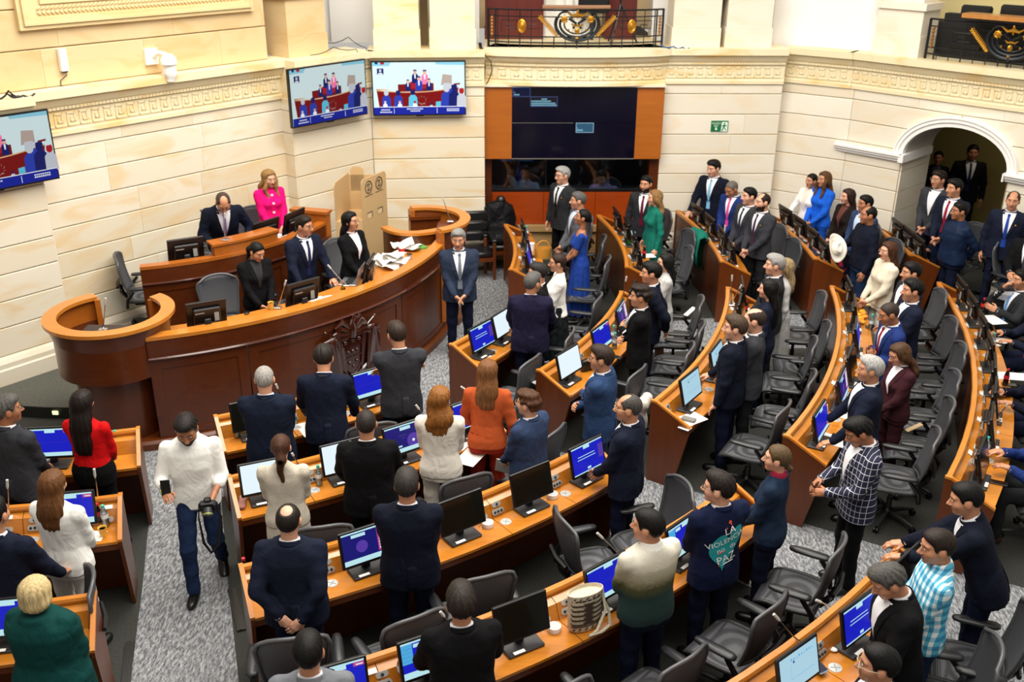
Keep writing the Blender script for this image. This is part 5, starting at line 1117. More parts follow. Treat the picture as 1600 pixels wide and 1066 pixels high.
def hair_sdf(P, st):
    x, y, z = P; ax_ = np.abs(x)
    rn = .0035 * np.sin(14 * np.arctan2(y + .02, x) + 25 * z)
    hl = np.interp(y, [-.13, -.075, -.048, -.034, .006, .018, .03, .042, .065, .1, .13], [-.088, -.078, -.03, .026, .028, -.008, .0, .042, .068, .092, .11])
    edge = np.clip((z - hl) / .035, 0, 1); base = el(P, (0, -.0145, .029), (.0775, .0985, .0915))
    def cap(th, jit=0.0): return base - th * (.12 + .88 * edge) + jit
    if st == 'buzz': return np.maximum(cap(.005), hl + .004 - z)
    if st == 'short': return np.maximum(smin(cap(.011, rn * .5), el(P, (.0, .02, .085), (.062, .068, .042)), .03), hl - z)
    if st == 'full': return np.maximum(smin(cap(.015, rn * 1.1), el(P, (.01, .03, .092), (.064, .068, .044)), .03), hl - z)
    if st == 'curly':
        w = .006 * (np.sin(95 * x + 2) * np.sin(88 * y) + np.sin(90 * z + 1)); return np.maximum(smin(cap(.02), el(P, (0, .03, .095), (.068, .07, .045)), .03) + w, hl - z)
    if st == 'receding': return np.maximum(np.maximum(cap(.008), hl + .004 - z), -el(P, (0, .075, .13), (.06, .10, .085)))
    if st == 'bald': return np.maximum(np.maximum(cap(.007), hl + .004 - z), -el(P, (0, .03, .145), (.062, .115, .085)))
    if st == 'crown': return np.maximum(np.maximum(cap(.006), hl - z), -el(P, (0, -.052, .118), (.050, .056, .034)))
    hf = np.interp(y, [-.13, -.02, .01, .04, .07, .1], [-.10, -.09, -.06, .04, .075, .10])
    tight = np.maximum(cap(.012, rn * .6), hf - z)
    if st == 'bun': return smin(tight, el(P, (0, -.115, -.015), (.04, .035, .038)), .012)
    if st == 'lowbun': return smin(tight, smin(rc(P, (0, -.095, -.06), (.02, -.125, -.085), .028, .022), rc(P, (.02, -.125, -.085), (.03, -.12, -.12), .02, .01), .01), .02)
    if st == 'pony':
        w = .008 * np.sin(30 * z); P2 = [x + w, y, z]
        return smin(tight, smin(rc(P2, (0, -.09, .055), (0, -.13, -.05), .035, .042), rc(P2, (0, -.13, -.05), (0, -.135, -.26), .042, .018), .03), .02)
    if st == 'bob':
        g = np.sin(18 * np.arctan2(y, x)) * .003
        o = smin(el(P, (0, -.022, .03), (.103, .118, .108)), el(P, (0, -.035, -.05), (.105, .10, .075)), .04) + g
        return np.maximum(np.maximum(o, -.105 - z), -np.maximum(np.maximum(ax_ - .062, .045 - y), z - .07))
    # long styles: cap plus a curtain down the back
    L, wv, wd = {'long': (-.34, .006, .108), 'verylong': (-.48, .004, .104), 'wavy': (-.31, .016, .125), 'longfront': (-.30, .012, .115)}[st]
    T = [(L, .06, .022, -.125), (L + .05, wd * .86, .04, -.122), (-.2, wd, .052, -.112), (-.1, wd * .98, .064, -.085), (-.02, .10, .082, -.045), (.05, .094, .095, -.025), (.1, .066, .075, -.02)]
    P2 = [x + wv * np.sin(28 * z + 2), y + wv * .6 * np.sin(31 * z), z]
    o = smin(cap(.02, rn), loft(P2, T, 2.2) + .004 * np.sin(16 * np.arctan2(y + .05, x)), .03)
    o = np.maximum(o, -np.maximum(np.maximum(ax_ - .064 + .25 * np.maximum(0, z - .03), .022 - y), z - .078))
    if st == 'longfront':
        for s in (-1, 1): o = smin(o, smin(rc(P2, (.075 * s, .02, .0), (.088 * s, .045, -.12), .028, .03), rc(P2, (.088 * s, .045, -.12), (.075 * s, .085, L), .034, .016), .02), .02)
    return o
HAIRS = {}
def hair_mesh(st):
    if st not in HAIRS:
        lo = -.13
        if st in ('long', 'wavy', 'longfront', 'pony'): lo = -.40
        if st == 'verylong': lo = -.54
        ax, P = grid((-.14, -.175, lo), (.14, .135, .155), .0095 if lo > -.2 else .012); HAIRS[st] = surf_nets(hair_sdf(P, st), *ax)
    return HAIRS[st]
def hand_sdf(P):     # right hand, wrist at origin, fingers along +Y, palm towards -Z, thumb on -X
    d = smin(rc(P, (0, -.03, 0), (0, .02, 0), .026, .024), smin(rc(P, (-.022, .03, 0), (-.026, .085, .002), .017, .014), rc(P, (.022, .03, 0), (.026, .078, .0), .016, .013), .03), .02)
    d = smin(d, rc(P, (0, .03, .002), (0, .085, .004), .018, .014), .02)
    for x, l, z in ((-.027, .074, .0), (-.009, .084, .002), (.010, .078, .001), (.027, .060, -.002)):
        k1 = (x * 1.08, .085 + l * .5, z - .012); k2 = (x * 1.1, .085 + l * .86, z - .038)
        d = np.minimum(d, smin(rc(P, (x, .078, z), k1, .0095, .0088), rc(P, k1, k2, .0088, .0072), .004))
    k = (-.058, .052, -.018); d = smin(d, smin(rc(P, (-.026, .01, -.004), k, .014, .011), rc(P, k, (-.056, .088, -.032), .0105, .008), .005), .008)
    return d
ax, P = grid((-.08, -.065, -.06), (.055, .185, .035), .0074); HAND = surf_nets(hand_sdf(P), *ax)

# ---- poses: wrists (right, left) in the person frame, scaled to 1.75 m
POSE = {'down': ((.275, .05, .83), (-.275, .05, .83)), 'front': ((.075, .235, .93), (-.07, .255, .95)), 'back': ((.075, -.215, .93), (-.085, -.2, .95)),
        'cross': ((-.12, .23, 1.13), (.13, .215, 1.17)), 'desk': ((.24, .36, .84), (-.24, .36, .84)), 'deskL': ((.26, .06, .84), (-.25, .34, .83)), 'deskR': ((.25, .36, .83), (-.26, .06, .84)),
        'photo': ((.20, .30, 1.16), (-.15, .27, 1.03)), 'phone': ((.09, .31, 1.08), (-.09, .31, 1.06)), 'lean': ((.10, .60, 1.06), (-.10, .60, 1.06)), 'hat': ((.19, .30, 1.14), (-.26, .10, .84)),
        'seat': ((.16, .40, .86), (-.16, .40, .86)), 'face': ((.02, .22, 1.10), (-.16, .38, .86)), 'pray': ((.05, .24, 1.12), (-.05, .24, 1.10)), 'bow': ((.16, .40, .99), (-.24, .30, .96)), 'mixed': ((.07, .20, 1.1), (-.25, .32, .83)), 'temple': ((.17, .02, 1.42), (-.16, .38, .86))}
def rotx(v, a, o): 
    v = A3(v, float) - o; c, s = math.cos(a), math.sin(a); return A3([v[0], v[1] * c + v[2] * s, -v[1] * s + v[2] * c]) + o   # +a leans forward
HIP = A3([0, 0, .95])
def skeleton(pose, lean, seat, female):
    dz = -.45 if seat else 0.0; sw = .172 if female else .192
    D = {'dz': dz, 'lean': lean}
    for s, nm, w_ in ((1, 'R', POSE[pose][0]), (-1, 'L', POSE[pose][1])):
        sh = rotx((sw * s, -.012, 1.405), lean, HIP) + A3([0, 0, dz]); w_ = A3(w_, float) + A3([0, 0, dz if not seat else -.02])
        v = w_ - sh; d = np.linalg.norm(v); l1, l2 = .295, .265
        if d > l1 + l2 - .01: v *= (l1 + l2 - .01) / d; w_ = sh + v; d = l1 + l2 - .01
        u = v / d; a = (l1 * l1 - l2 * l2 + d * d) / (2 * d); h = math.sqrt(max(1e-6, l1 * l1 - a * a))
        pole = A3([.35 * s, -.5, -.8]) if pose == 'photo' else A3([.62 * s, -.55, -.6]) if pose not in ('back',) else A3([.9 * s, -.5, .1])
        pole = pole - u * (pole @ u); pole /= np.linalg.norm(pole); D[nm] = (sh, sh + u * a + pole * h, w_)
    if seat:
        D['legs'] = [((.09 * s, 0, .52), (.12 * s, .42, .53), (.125 * s, .40, .09)) for s in (1, -1)]
    elif pose == 'photo': D['legs'] = [((.09, .01, .92), (.11, .17, .50), (.11, .20, .085)), ((-.09, -.01, .92), (-.11, .04, .49), (-.11, -.22, .13))]
    else: D['legs'] = [((.09 * s, 0, .92), (.105 * s, .015, .50), (.115 * s, -.01, .085)) for s in (1, -1)]
    return D
def tframe(P, lean, dz):
    c, s = math.cos(lean), math.sin(lean); y = P[1]; z = P[2] - dz - .95
    return [P[0], y * c - z * s, y * s + z * c + .95]
MEN = [(.76, .215, .135, -.005), (.95, .205, .138, -.008), (1.10, .188, .126, 0), (1.25, .200, .134, .004), (1.36, .212, .128, -.004), (1.42, .200, .108, -.012), (1.465, .140, .088, -.018), (1.50, .078, .07, -.022), (1.515, .07, .066, -.024)]
WOM = [(.76, .205, .132, -.006), (.95, .192, .134, -.012), (1.10, .155, .108, 0), (1.25, .170, .116, .006), (1.36, .182, .112, -.004), (1.42, .160, .092, -.014), (1.465, .105, .072, -.02), (1.50, .066, .06, -.026), (1.515, .06, .057, -.028)]
def scaled(T, f, off, z0, z1):
    T = A3(T, float).copy(); T[:, 1] = T[:, 1] * f + off; T[:, 2] = T[:, 2] * f + off
    zs = np.concatenate([[z0], T[(T[:, 0] > z0 + .005) & (T[:, 0] < z1 - .005), 0], [z1]])
    return np.stack([zs] + [np.interp(zs, T[:, 0], T[:, i]) for i in (1, 2, 3)], 1)
GARM = {}
def wrap(P, w, amp): return amp * (np.sin(w * P[2] + 9 * P[0]) * np.sin(17 * P[1] + 6 * P[0]))
def garment(kind, pose, lean, seat, female, girth):
    """a garment as one closed cloth surface fitted to the pose (person frame, 1.75 m)"""
    key = (kind, pose, round(lean, 2), seat, female, girth)
    if key in GARM: return GARM[key]
    S = skeleton(pose, lean, seat, female); dz = S['dz']; T = WOM if female else MEN
    up = kind in ('jacket', 'blouse', 'sweater', 'tshirt', 'shirt', 'polo', 'poncho', 'offshoulder', 'body')
    if up:
        fit = {'jacket': (1.0, .004), 'blouse': (.97, .0), 'sweater': (1.0, .006), 'tshirt': (.97, 0), 'shirt': (.98, .002), 'polo': (.98, 0), 'poncho': (1.08, .02), 'offshoulder': (.95, 0), 'body': (.86, -.01)}[kind]
        z0 = {'jacket': .80 if not female else .86, 'blouse': .93, 'sweater': .88, 'tshirt': .92, 'shirt': .84, 'polo': .92, 'poncho': .72, 'offshoulder': .93, 'body': .80}[kind]
        if seat: z0 = max(z0, .90)
        z1 = {'offshoulder': 1.39, 'body': 1.47, 'jacket': 1.492}.get(kind, 1.51)
        hi = 1.55 + dz; ax, P = grid((-.42, -.38, .4 if seat else .68), (.42, .72 if pose in ('lean', 'desk', 'bow', 'seat', 'face', 'deskL', 'deskR') or lean > .2 else .5, hi), .027 if kind == 'body' else .0155)
        Q = tframe(P, lean, dz); TT = scaled(T, fit[0], fit[1], z0, z1)
        TT[:, 1] *= girth; TT[:, 2] *= girth ** 1.5
        d = loft(Q, TT)
        if female and kind != 'poncho':
            for s in (-1, 1): d = smin(d, el(Q, (.075 * s, .085, 1.275), (.068, .062, .066)), .045)
        d = d + wrap(Q, 30, .0022)
        r = {'jacket': (.077, .063, .052, .046), 'blouse': (.066, .054, .047, .040), 'sweater': (.074, .062, .052, .046), 'shirt': (.064, .055, .05, .047), 'poncho': (.10, .10, .09, .075), 'offshoulder': (.06, .054, .05, .05), 'tshirt': (.066, .06, .056, .05), 'polo': (.07, .064, .06, .055), 'body': (.058, .045, .038, .028)}[kind]
        if female: r = tuple(q * .9 for q in r)
        for nm in 'RL':
            sh, e, w_ = S[nm]
            if kind in ('tshirt', 'offshoulder'): e2 = sh + (e - sh) * .62; arm = rc(P, sh, e2, r[0], r[1])
            elif kind == 'shirt' and pose == 'photo': w2 = e + (w_ - e) * .30; arm = smin(rc(P, sh, e, r[0], r[1]), rc(P, e, w2, r[1], r[2] + .006), .02)
            elif kind == 'body': arm = smin(rc(P, sh, e, r[0], r[1]), rc(P, e, w_, r[2], r[3]), .015)
            else: w2 = e + (w_ - e) * .93; arm = smin(rc(P, sh, e, r[0], r[1]), rc(P, e, w2, r[2] + .004, r[3]), .022) + .0028 * np.sin(55 * P[2] + 30 * P[1])
            if kind == 'jacket': d = smin(d, rc(P, rotx((.07 * (1 if nm == 'R' else -1), -.016, 1.458), lean, HIP) + A3([0, 0, dz]), sh + A3([.012 * (1 if nm == 'R' else -1), 0, .024]), .036, .052 if not female else .045), .03)
            d = smin(d, arm, .020)
        if kind == 'body':
            d = np.minimum(d, 9e9)
        V, F = surf_nets(d, *ax)
    elif kind in ('trousers', 'legs', 'jeans'):
        m = 1.0 if kind != 'legs' else .72
        ax, P = grid((-.27, -.36, .03), (.27, .56 if seat else .34, 1.06 + dz if not seat else .66), .0165 if kind != 'legs' else .024)
        hz = [(.82, .19, .13, -.01), (.95, .196 if female else .19, .135, -.012), (1.04, .17, .118, -.005)]
        Q = [P[0], P[1], P[2] - dz]; TT = A3(hz); TT[:, 1] *= girth * m; TT[:, 2] *= girth * m
        d = loft(Q, TT)
        for h, k, a in S['legs']:
            leg = smin(rc(P, h, k, .092 * m * girth, .07 * m), rc(P, k, a, .068 * m, .058 * m), .03) + (.003 * np.sin(38 * P[2]) if kind != 'legs' else 0)
            d = smin(d, leg, .02)
        if kind == 'legs':
            for h, k, a in S['legs']: d = smin(d, rc(P, (a[0], a[1], .05), (a[0] * 1.08, a[1] + .13, .03), .03, .026), .02)
        d = np.maximum(d, .055 - P[2]); V, F = surf_nets(d, *ax)
    elif kind in ('skirt', 'gown', 'longskirt'):
        z0 = {'skirt': .52, 'gown': .16, 'longskirt': .30}[kind]
        TT = A3([(z0, .23 if kind != 'skirt' else .20, .19, 0), (.75, .205, .15, -.005), (.95, .19, .133, -.012), (1.08, .155, .108, 0)])
        if seat: TT[:, 0] = np.maximum(TT[:, 0], .75)
        ax, P = grid((-.28, -.24, z0 - .03), (.28, .24, 1.1), .016); th = np.arctan2(P[1], P[0]); f = np.clip((1 - P[2]) / .6, 0, 1)
        d = loft(P, TT, 2.1) + (.012 * f * np.sin(13 * th) if kind != 'skirt' else 0); V, F = surf_nets(d, *ax)
    GARM[key] = (V, F); return GARM[key]
def xf(V, M): V = np.asarray(V); M = np.array(M); return V @ M[:3, :3].T + M[:3, 3]
mb = MB(); mb.ell((0, 0, 0), (.0100, .0062, .0042), 8, 6); mb.mi = 1; mb.ell((0, .0032, 0), (.0052, .0042, .0042), 6, 4)
EYE = mb.mesh('eye', [plain('eye_white', '#b9aaa0', .4), plain('iris', '#1d120c', .2)], 'all')
SHOE = {}
def shoe_me():
    if 'm' not in SHOE:
        ax, P = grid((-.06, -.10, -.01), (.06, .22, .13), .011)
        d = smin(smin(rc(P, (0, -.03, .035), (0, .14, .028), .042, .038), rc(P, (0, -.03, .06), (0, -.02, .10), .042, .044), .03), el(P, (0, .06, .03), (.046, .13, .032)), .02); SHOE['m'] = surf_nets(np.maximum(d, -P[2]), *ax)
    return SHOE['m']
def skin(c):
    k = 'skin_' + c
    if k in MATS: return MATS[k]
    m, nt, b = newmat(k); v = coords(nt, 'Object'); cc = rgb(c)
    nt.links.new(ramp(nt, noise(nt, v, 9, 3), [(.3, tuple(x * .88 for x in cc)), (.7, cc)]), b.inputs['Base Color'])
    b.inputs['Roughness'].default_value = .48; b.inputs['Subsurface Weight'].default_value = .0
    MATS[k] = m; return m
def hairmat(c):
    k = 'hair_' + c
    if k in MATS: return MATS[k]
    m, nt, b = newmat(k); cc = rgb(c); v = coords(nt, 'Object', (42, 42, 4)); n_ = noise(nt, v, 2.2, 3)
    nt.links.new(ramp(nt, n_, [(.3, tuple(x * .45 for x in cc)), (.7, tuple(min(1, x * 1.12) for x in cc))]), b.inputs['Base Color'])
    b.inputs['Roughness'].default_value = .55; b.inputs['Specular IOR Level'].default_value = .22; bump(nt, b, n_, .5, .006)
    MATS[k] = m; return m
PEOPLE = {}
SK = {'l': '#d9a184', 'm': '#c48a68', 't': '#a86e4c', 'd': '#8a573a'}
def person(pid, x, y, S=1.74, face=90, label='', pose='down', lean=0.0, yaw=0.0, pitch=0.0, roll=0.0, fem=False, girth=1.0, top=('jacket', None), shirt='#e9e9ee', tie=None, bottom=('trousers', None),
           hair=('short', '#17120f'), sk='m', glasses=None, beard=None, seat=False, z=0.0, vneck=True, shoes='#0e0d0d', local=None, group=None):
    """person standing at (x, y): body, hair, clothes and accessories as its parts"""
    k = S / 1.75; root = thing('person', label, 'person', (x, y, z), math.radians(face - 90), group); root.scale = (k, k, k)
    L = math.radians(lean); sk_m = skin(SK.get(sk, sk)); dz = -.45 if seat else 0
    # body: one skin surface (torso and arms, neck and head, hands)
    SKL = skeleton(pose, L, seat, fem)
    bv, bf = garment('body', pose, L, seat, fem, 1.0)
    nb_ = rotx((0, -.028, 1.49), L, HIP) + A3([0, 0, dz])
    hm = Matrix.Translation(Vector(nb_)) @ Matrix.Rotation(-L * .55, 4, 'X') @ Matrix.Rotation(math.radians(yaw), 4, 'Z') @ Matrix.Rotation(math.radians(-pitch), 4, 'X') @ Matrix.Rotation(math.radians(roll), 4, 'Y') @ Matrix.Translation((0, .044, .150)) @ Matrix.Scale(1.02 if fem else 1.08, 4)
    hv, hf, lip = HEADS[fem]; parts = [(bv, bf, np.zeros(len(bf), int)), (xf(hv, hm), hf, lip)]
    hands = {}
    for nm, s in (('R', 1), ('L', -1)):
        sh, e, w_ = SKL[nm]; d = Vector(w_ - e).normalized()
        if pose in ('desk', 'deskL', 'deskR', 'seat', 'lean') : d = Vector((d.x * .5, d.y, d.z * .35)).normalized()
        if pose == 'front': d = Vector((-.75 * s, .5, -.35)).normalized()
        if pose == 'back': d = Vector((-.7 * s, -.2, -.6)).normalized()
        if pose == 'cross': d = Vector((-.8 * s, -.1, .35)).normalized()
        if pose == 'pray': d = Vector((-.3 * s, .3, .9)).normalized()
        nz = {'front': Vector((-.1 * s, -.6, .8)), 'back': Vector((.2 * s, -1, .2)), 'cross': Vector((0, 1, .3)), 'photo': Vector((.25 * s, -.3, .9)), 'phone': Vector((.7 * s, -.1, .6)), 'down': Vector((1.0 * s, .1, 0)), 'face': Vector((.6 * s, .5, .2)), 'pray': Vector((1 * s, .1, 0)), 'hat': Vector((.7 * s, .1, .6))}.get(pose, Vector((0, -.1, 1)))
        xx = d.cross(nz); xx = xx.normalized() if xx.length > .05 else Vector((1, 0, 0)); zz = xx.cross(d)
        M = Matrix((xx, d, zz)).transposed().to_4x4(); M.translation = Vector(w_); hvv, hff = HAND; hvv = hvv * (.92 if fem else 1.0)
        if s < 0: hvv = hvv * A3([-1, 1, 1]); hff = hff[:, ::-1]
        hvv = xf(hvv, M); hands[nm] = M; parts.append((hvv, hff, np.zeros(len(hff), int)))
    if bottom[0] in ('skirt', 'gown', 'longskirt'): lv, lf = garment('legs', pose, L, seat, fem, 1.0); parts.append((lv, lf, np.zeros(len(lf), int)))
    off = 0; VV, FF, MI = [], [], []
    for v_, f_, m_ in parts: VV.append(v_); FF.append(f_ + off); MI.append(m_); off += len(v_)
    lipm = plain('lips_f', '#a8453f', .4) if fem else plain('lips_m', '#9a6150', .5)
    link('body', to_me('body', np.concatenate(VV), np.concatenate(FF), [sk_m, lipm], True, np.concatenate(MI)), root)
    for s in (-1, 1):
        o = link('eye', EYE, root); o.matrix_local = hm @ Matrix.Translation((.032 * s, .0855, .014))
    def inhead(name, mb_, mat, smooth=True): o = mb_.build(name, mat, root, smooth); o.matrix_local = hm; return o
    hcol = hairmat(hair[1])
    mb_ = MB()
    for s in (-1, 1): mb_.tube([(.016 * s, .0925, .034), (.033 * s, .0895, .038), (.045 * s, .081, .034)], [.0022, .0028, .0012], 5)
    inhead('eyebrows', mb_, hcol if hair[0] != 'none' else plain('brow', '#2b1d15', .8))
    if hair[0] != 'none':
        v_, f_ = hair_mesh(hair[0]); key = 'hair_me_' + hair[0] + hair[1]
        if key not in MATS: MATS[key] = to_me('hair', v_, f_, hcol)
        o = link('hair', MATS[key], root); o.matrix_local = hm
    if beard:
        key = 'beard' + beard
        if key not in MATS:
            ax, P = grid((-.09, -.05, -.14), (.09, .13, .01), .0085); d = head_sdf(P, False) - .0045
            lowr = np.interp(P[1], [-.03, .02, .06, .1], [-.02, -.035, -.045, -.048]); d = np.maximum(d, P[2] - lowr); d = np.maximum(d, -.125 - P[2]); d = np.maximum(d, -.015 - P[1]); d = np.maximum(d, -np.maximum(np.abs(P[0]) - .02, np.maximum(P[2] + .052, -.074 - P[2])))
            v_, f_ = surf_nets(d, *ax); MATS[key] = to_me('beard', v_, f_, hairmat(beard))
        o = link('beard', MATS[key], root); o.matrix_local = hm
    if glasses:
        mb_ = MB()
        for s in (-1, 1):
            mb_.tube([(.033 * s + .021 * math.cos(q), .105 - .006 * abs(math.cos(q)), .012 + .016 * math.sin(q)) for q in [2 * PI * i / 14 for i in range(14)]], .0022, 4, closed=True)
            mb_.tube([(.054 * s, .1, .016), (.079 * s, .06, .016), (.084 * s, -.01, .012)], .0022, 4)
        mb_.tube([(-.012, .107, .016), (.012, .107, .016)], .002, 4); inhead('glasses', mb_, plain('glasses' + glasses, glasses, .3))
    # clothes
    kind, mat = top[0], top[1]
    tv, tf = garment(kind, pose, L, seat, fem, girth)
    tk = ('mesh', kind, pose, round(L, 2), seat, fem, girth, mat.name)
    if tk not in GARM: GARM[tk] = to_me(kind if kind != 'offshoulder' else 'bodice', tv, tf, mat)
    nm_ = {'poncho': 'cape', 'offshoulder': 'bodice'}.get(kind, kind)
    jo = link(nm_, GARM[tk], root)
    bk, bm_ = bottom
    bt = garment(bk, pose if bk in ('trousers', 'jeans') and pose == 'photo' else 'down', 0.0, seat, fem, girth); tk2 = ('mesh', bk, pose == 'photo', seat, fem, girth, bm_.name)
    if tk2 not in GARM: GARM[tk2] = to_me(bk, bt[0], bt[1], bm_)
    link({'gown': 'skirt', 'longskirt': 'skirt', 'jeans': 'trousers'}.get(bk, bk), GARM[tk2], root)
    sv, sf = shoe_me()
    if 'shoe' + shoes not in MATS: MATS['shoe' + shoes] = to_me('shoe', sv, sf, plain('leather' + shoes, shoes, .35))
    for (h, kn, a), s in zip(SKL['legs'], (1, -1)):
        o = link('shoe', MATS['shoe' + shoes], root, (a[0], a[1], max(0, a[2] - .085)), ((-.5 if a[2] > .1 else 0), 0, -.12 * s))
    # shirt front, collar, tie and lapels laid on the chest
    key = (kind, pose, round(L, 2), seat, fem, girth)
    if vneck or kind in ('shirt', 'polo'):
        tree = BVHTree.FromPolygons([tuple(v_) for v_ in tv], [tuple(f_) for f_ in tf])
        def chest(x_, zt, lift):
            o_ = Vector(rotx((x_, .6, zt), L, HIP) + A3([0, 0, dz])); dd = Vector(rotx((0, -1, 0), L, A3([0, 0, 0])))
            h = tree.ray_cast(o_, dd); p = h[0] if h[0] is not None else o_ + dd * .5
            return p - dd * lift
        def panel(name, f0, f1, za, zb, lift, mat_, n_=10, m_=5, zf=None):
            vs = []
            for i in range(n_ + 1):
                zt = za + (zb - za) * i / n_; t = i / n_
                for j in range(m_ + 1): vs.append(chest(f0(t) + (f1(t) - f0(t)) * j / m_, zt, lift))
            return MB().add(vs, [(i * (m_ + 1) + j, i * (m_ + 1) + j + 1, (i + 1) * (m_ + 1) + j + 1, (i + 1) * (m_ + 1) + j) for i in range(n_) for j in range(m_)])
        ctr = rotx((0, -.025, 1.485), L, HIP) + A3([0, 0, dz]); rr_ = .056 if fem else .068
    if vneck and kind == 'jacket':
        zb, zt = (1.10 if not fem else 1.12), 1.483; wv = .085 if not fem else .075
        sh_m = plain('shirt' + shirt, shirt, .7)
        mbp = panel('p', lambda t: -wv * (t ** .9) - .003, lambda t: wv * (t ** .9) + .003, zb, zt, .0035, sh_m)
        RX = Matrix.Rotation(-L, 3, 'X')
        n_ = 16; prof = []
        for zz, ra in ((-.02, rr_ + .012), (.010, rr_ + .007), (.020, rr_ - .001), (.008, rr_ - .004)): prof.append((ra, zz))
        mbp.lathe(prof, 16, Vector(ctr) + RX @ Vector((0, .008, .010)), RX @ Matrix.Rotation(-.24, 3, 'X'))
        for nm in 'RL':
            sh, e, w_ = SKL[nm]; d = (w_ - e) / np.linalg.norm(w_ - e); MB().tube([w_ - d * .04, w_ - d * .004], [.043 if not fem else .036, .041 if not fem else .034], 10).build('shirt_cuff', sh_m, root, True)
        mbp.build('shirt', sh_m, root, True)
        if not fem and not seat:
            def bk_(x_, zt, lift):
                o_ = Vector(rotx((x_, -.6, zt), L, HIP)); dd = Vector(rotx((0, 1, 0), L, A3([0, 0, 0]))); h = tree.ray_cast(o_, dd); p = h[0] if h[0] is not None else o_ + dd * .47
                return p - dd * lift
            vs = [bk_(-.008 + .07 * j / 4, 1.03 - .222 * i / 5, .006 * (1 - j / 4) + .001) for i in range(6) for j in range(5)]
            MB().add(vs, [(i * 5 + j, i * 5 + j + 1, i * 5 + j + 6, i * 5 + j + 5) for i in range(5) for j in range(4)]).build('vent_flap', mat, root, True).modifiers.new('thickness', 'SOLIDIFY').thickness = .003
            ck = MB(); q_ = [(rr_ + .022, -.022), (rr_ + .017, .004), (rr_ + .011, .009), (rr_ + .008, -.002)]
            n_ = 18; vs = []
            for i in range(n_ + 1):
                q = PI * 1.12 + PI * .76 * i / n_ + 0; 
                for r_, z_ in q_: vs.append(Vector(ctr) + RX @ (Vector((0, .006, .012)) + Matrix.Rotation(-.3, 3, 'X') @ Vector((r_ * math.cos(q), r_ * math.sin(q), z_))))
            ck.add(vs, [(i * 4 + j, i * 4 + j + 1, i * 4 + j + 5, i * 4 + j + 4) for i in range(n_) for j in range(3)]); ck.build('jacket_collar', mat, root, True)
        if tie:
            mt = panel('t', lambda t: -.016 - .016 * (1 - t), lambda t: .016 + .016 * (1 - t), max(zb - .1, .98), 1.455, .008, None, 10, 3); mt.ell(chest(0, 1.455, .012), (.021, .016, .022), 8, 6); mt.build('tie', tie if not isinstance(tie, str) else cloth('tie' + tie, tie, .1, .1, 0, .5), root, True)
        for s in (-1, 1):
            lw = .062
            panel('l', lambda t: s * (wv * t ** .9), lambda t: s * (wv * t ** .9 + lw * math.sin(PI * min(1, t * .62 + .02)) ** .8), zb, 1.47, .0085, None, 10, 3).build('lapel', mat, root, True)
    elif kind in ('shirt', 'polo') or (kind == 'sweater' and shirt):
        mbp = MB(); RX = Matrix.Rotation(-L, 3, 'X'); ctr = rotx((0, -.025, 1.485), L, HIP) + A3([0, 0, dz]); rr_ = .056 if fem else .068
        mbp.lathe([(rr_ + .022, -.02), (rr_ + .012, .028), (rr_, .036), (rr_ - .003, .015)], 16, Vector(ctr) + RX @ Vector((0, .006, .012)), RX @ Matrix.Rotation(-.2, 3, 'X'))
        mbp.build('collar', mat if kind != 'sweater' else plain('shirt' + shirt, shirt, .7), root, True)
    PEOPLE[pid] = dict(root=root, hm=hm, hands=hands, tv=tv, tf=tf, L=L, dz=dz, k=k, jo=jo)
    return root
def acc(pid, name, mb_, mat, smooth=True): return mb_.build(name, mat, PEOPLE[pid]['root'], smooth)
def place(px_, py, S, face, lean=0, yaw=0, pitch=0, seat=False, z=0.0, fem=False):
    """floor position of a person whose crown shows at a pixel"""
    k = S / 1.75; L = math.radians(lean); nb_ = rotx((0, -.028, 1.49), L, HIP) + A3([0, 0, -.45 if seat else 0])
    hm = Matrix.Translation(Vector(nb_)) @ Matrix.Rotation(-L * .55, 4, 'X') @ Matrix.Rotation(math.radians(yaw), 4, 'Z') @ Matrix.Rotation(math.radians(-pitch), 4, 'X') @ Matrix.Translation((0, .044, .150)) @ Matrix.Scale(1.02 if fem else 1.08, 4)
    c = hm @ Vector((0, -.015, .03)); top_ = Vector((c.x, c.y, c.z + .104)) * k
    p = at(px_, py, top_.z + z); q = math.radians(face - 90); x, y = p.x - (top_.x * math.cos(q) - top_.y * math.sin(q)), p.y - (top_.x * math.sin(q) + top_.y * math.cos(q))
    d = Vector((x - C0.x, y - C0.y)); r = d.length       # nobody stands inside a desk
    for rw in ROW.values():
        if rw + .2 < r < rw + .56: d *= (rw + .56) / r
    return C0.x + d.x, C0.y + d.y
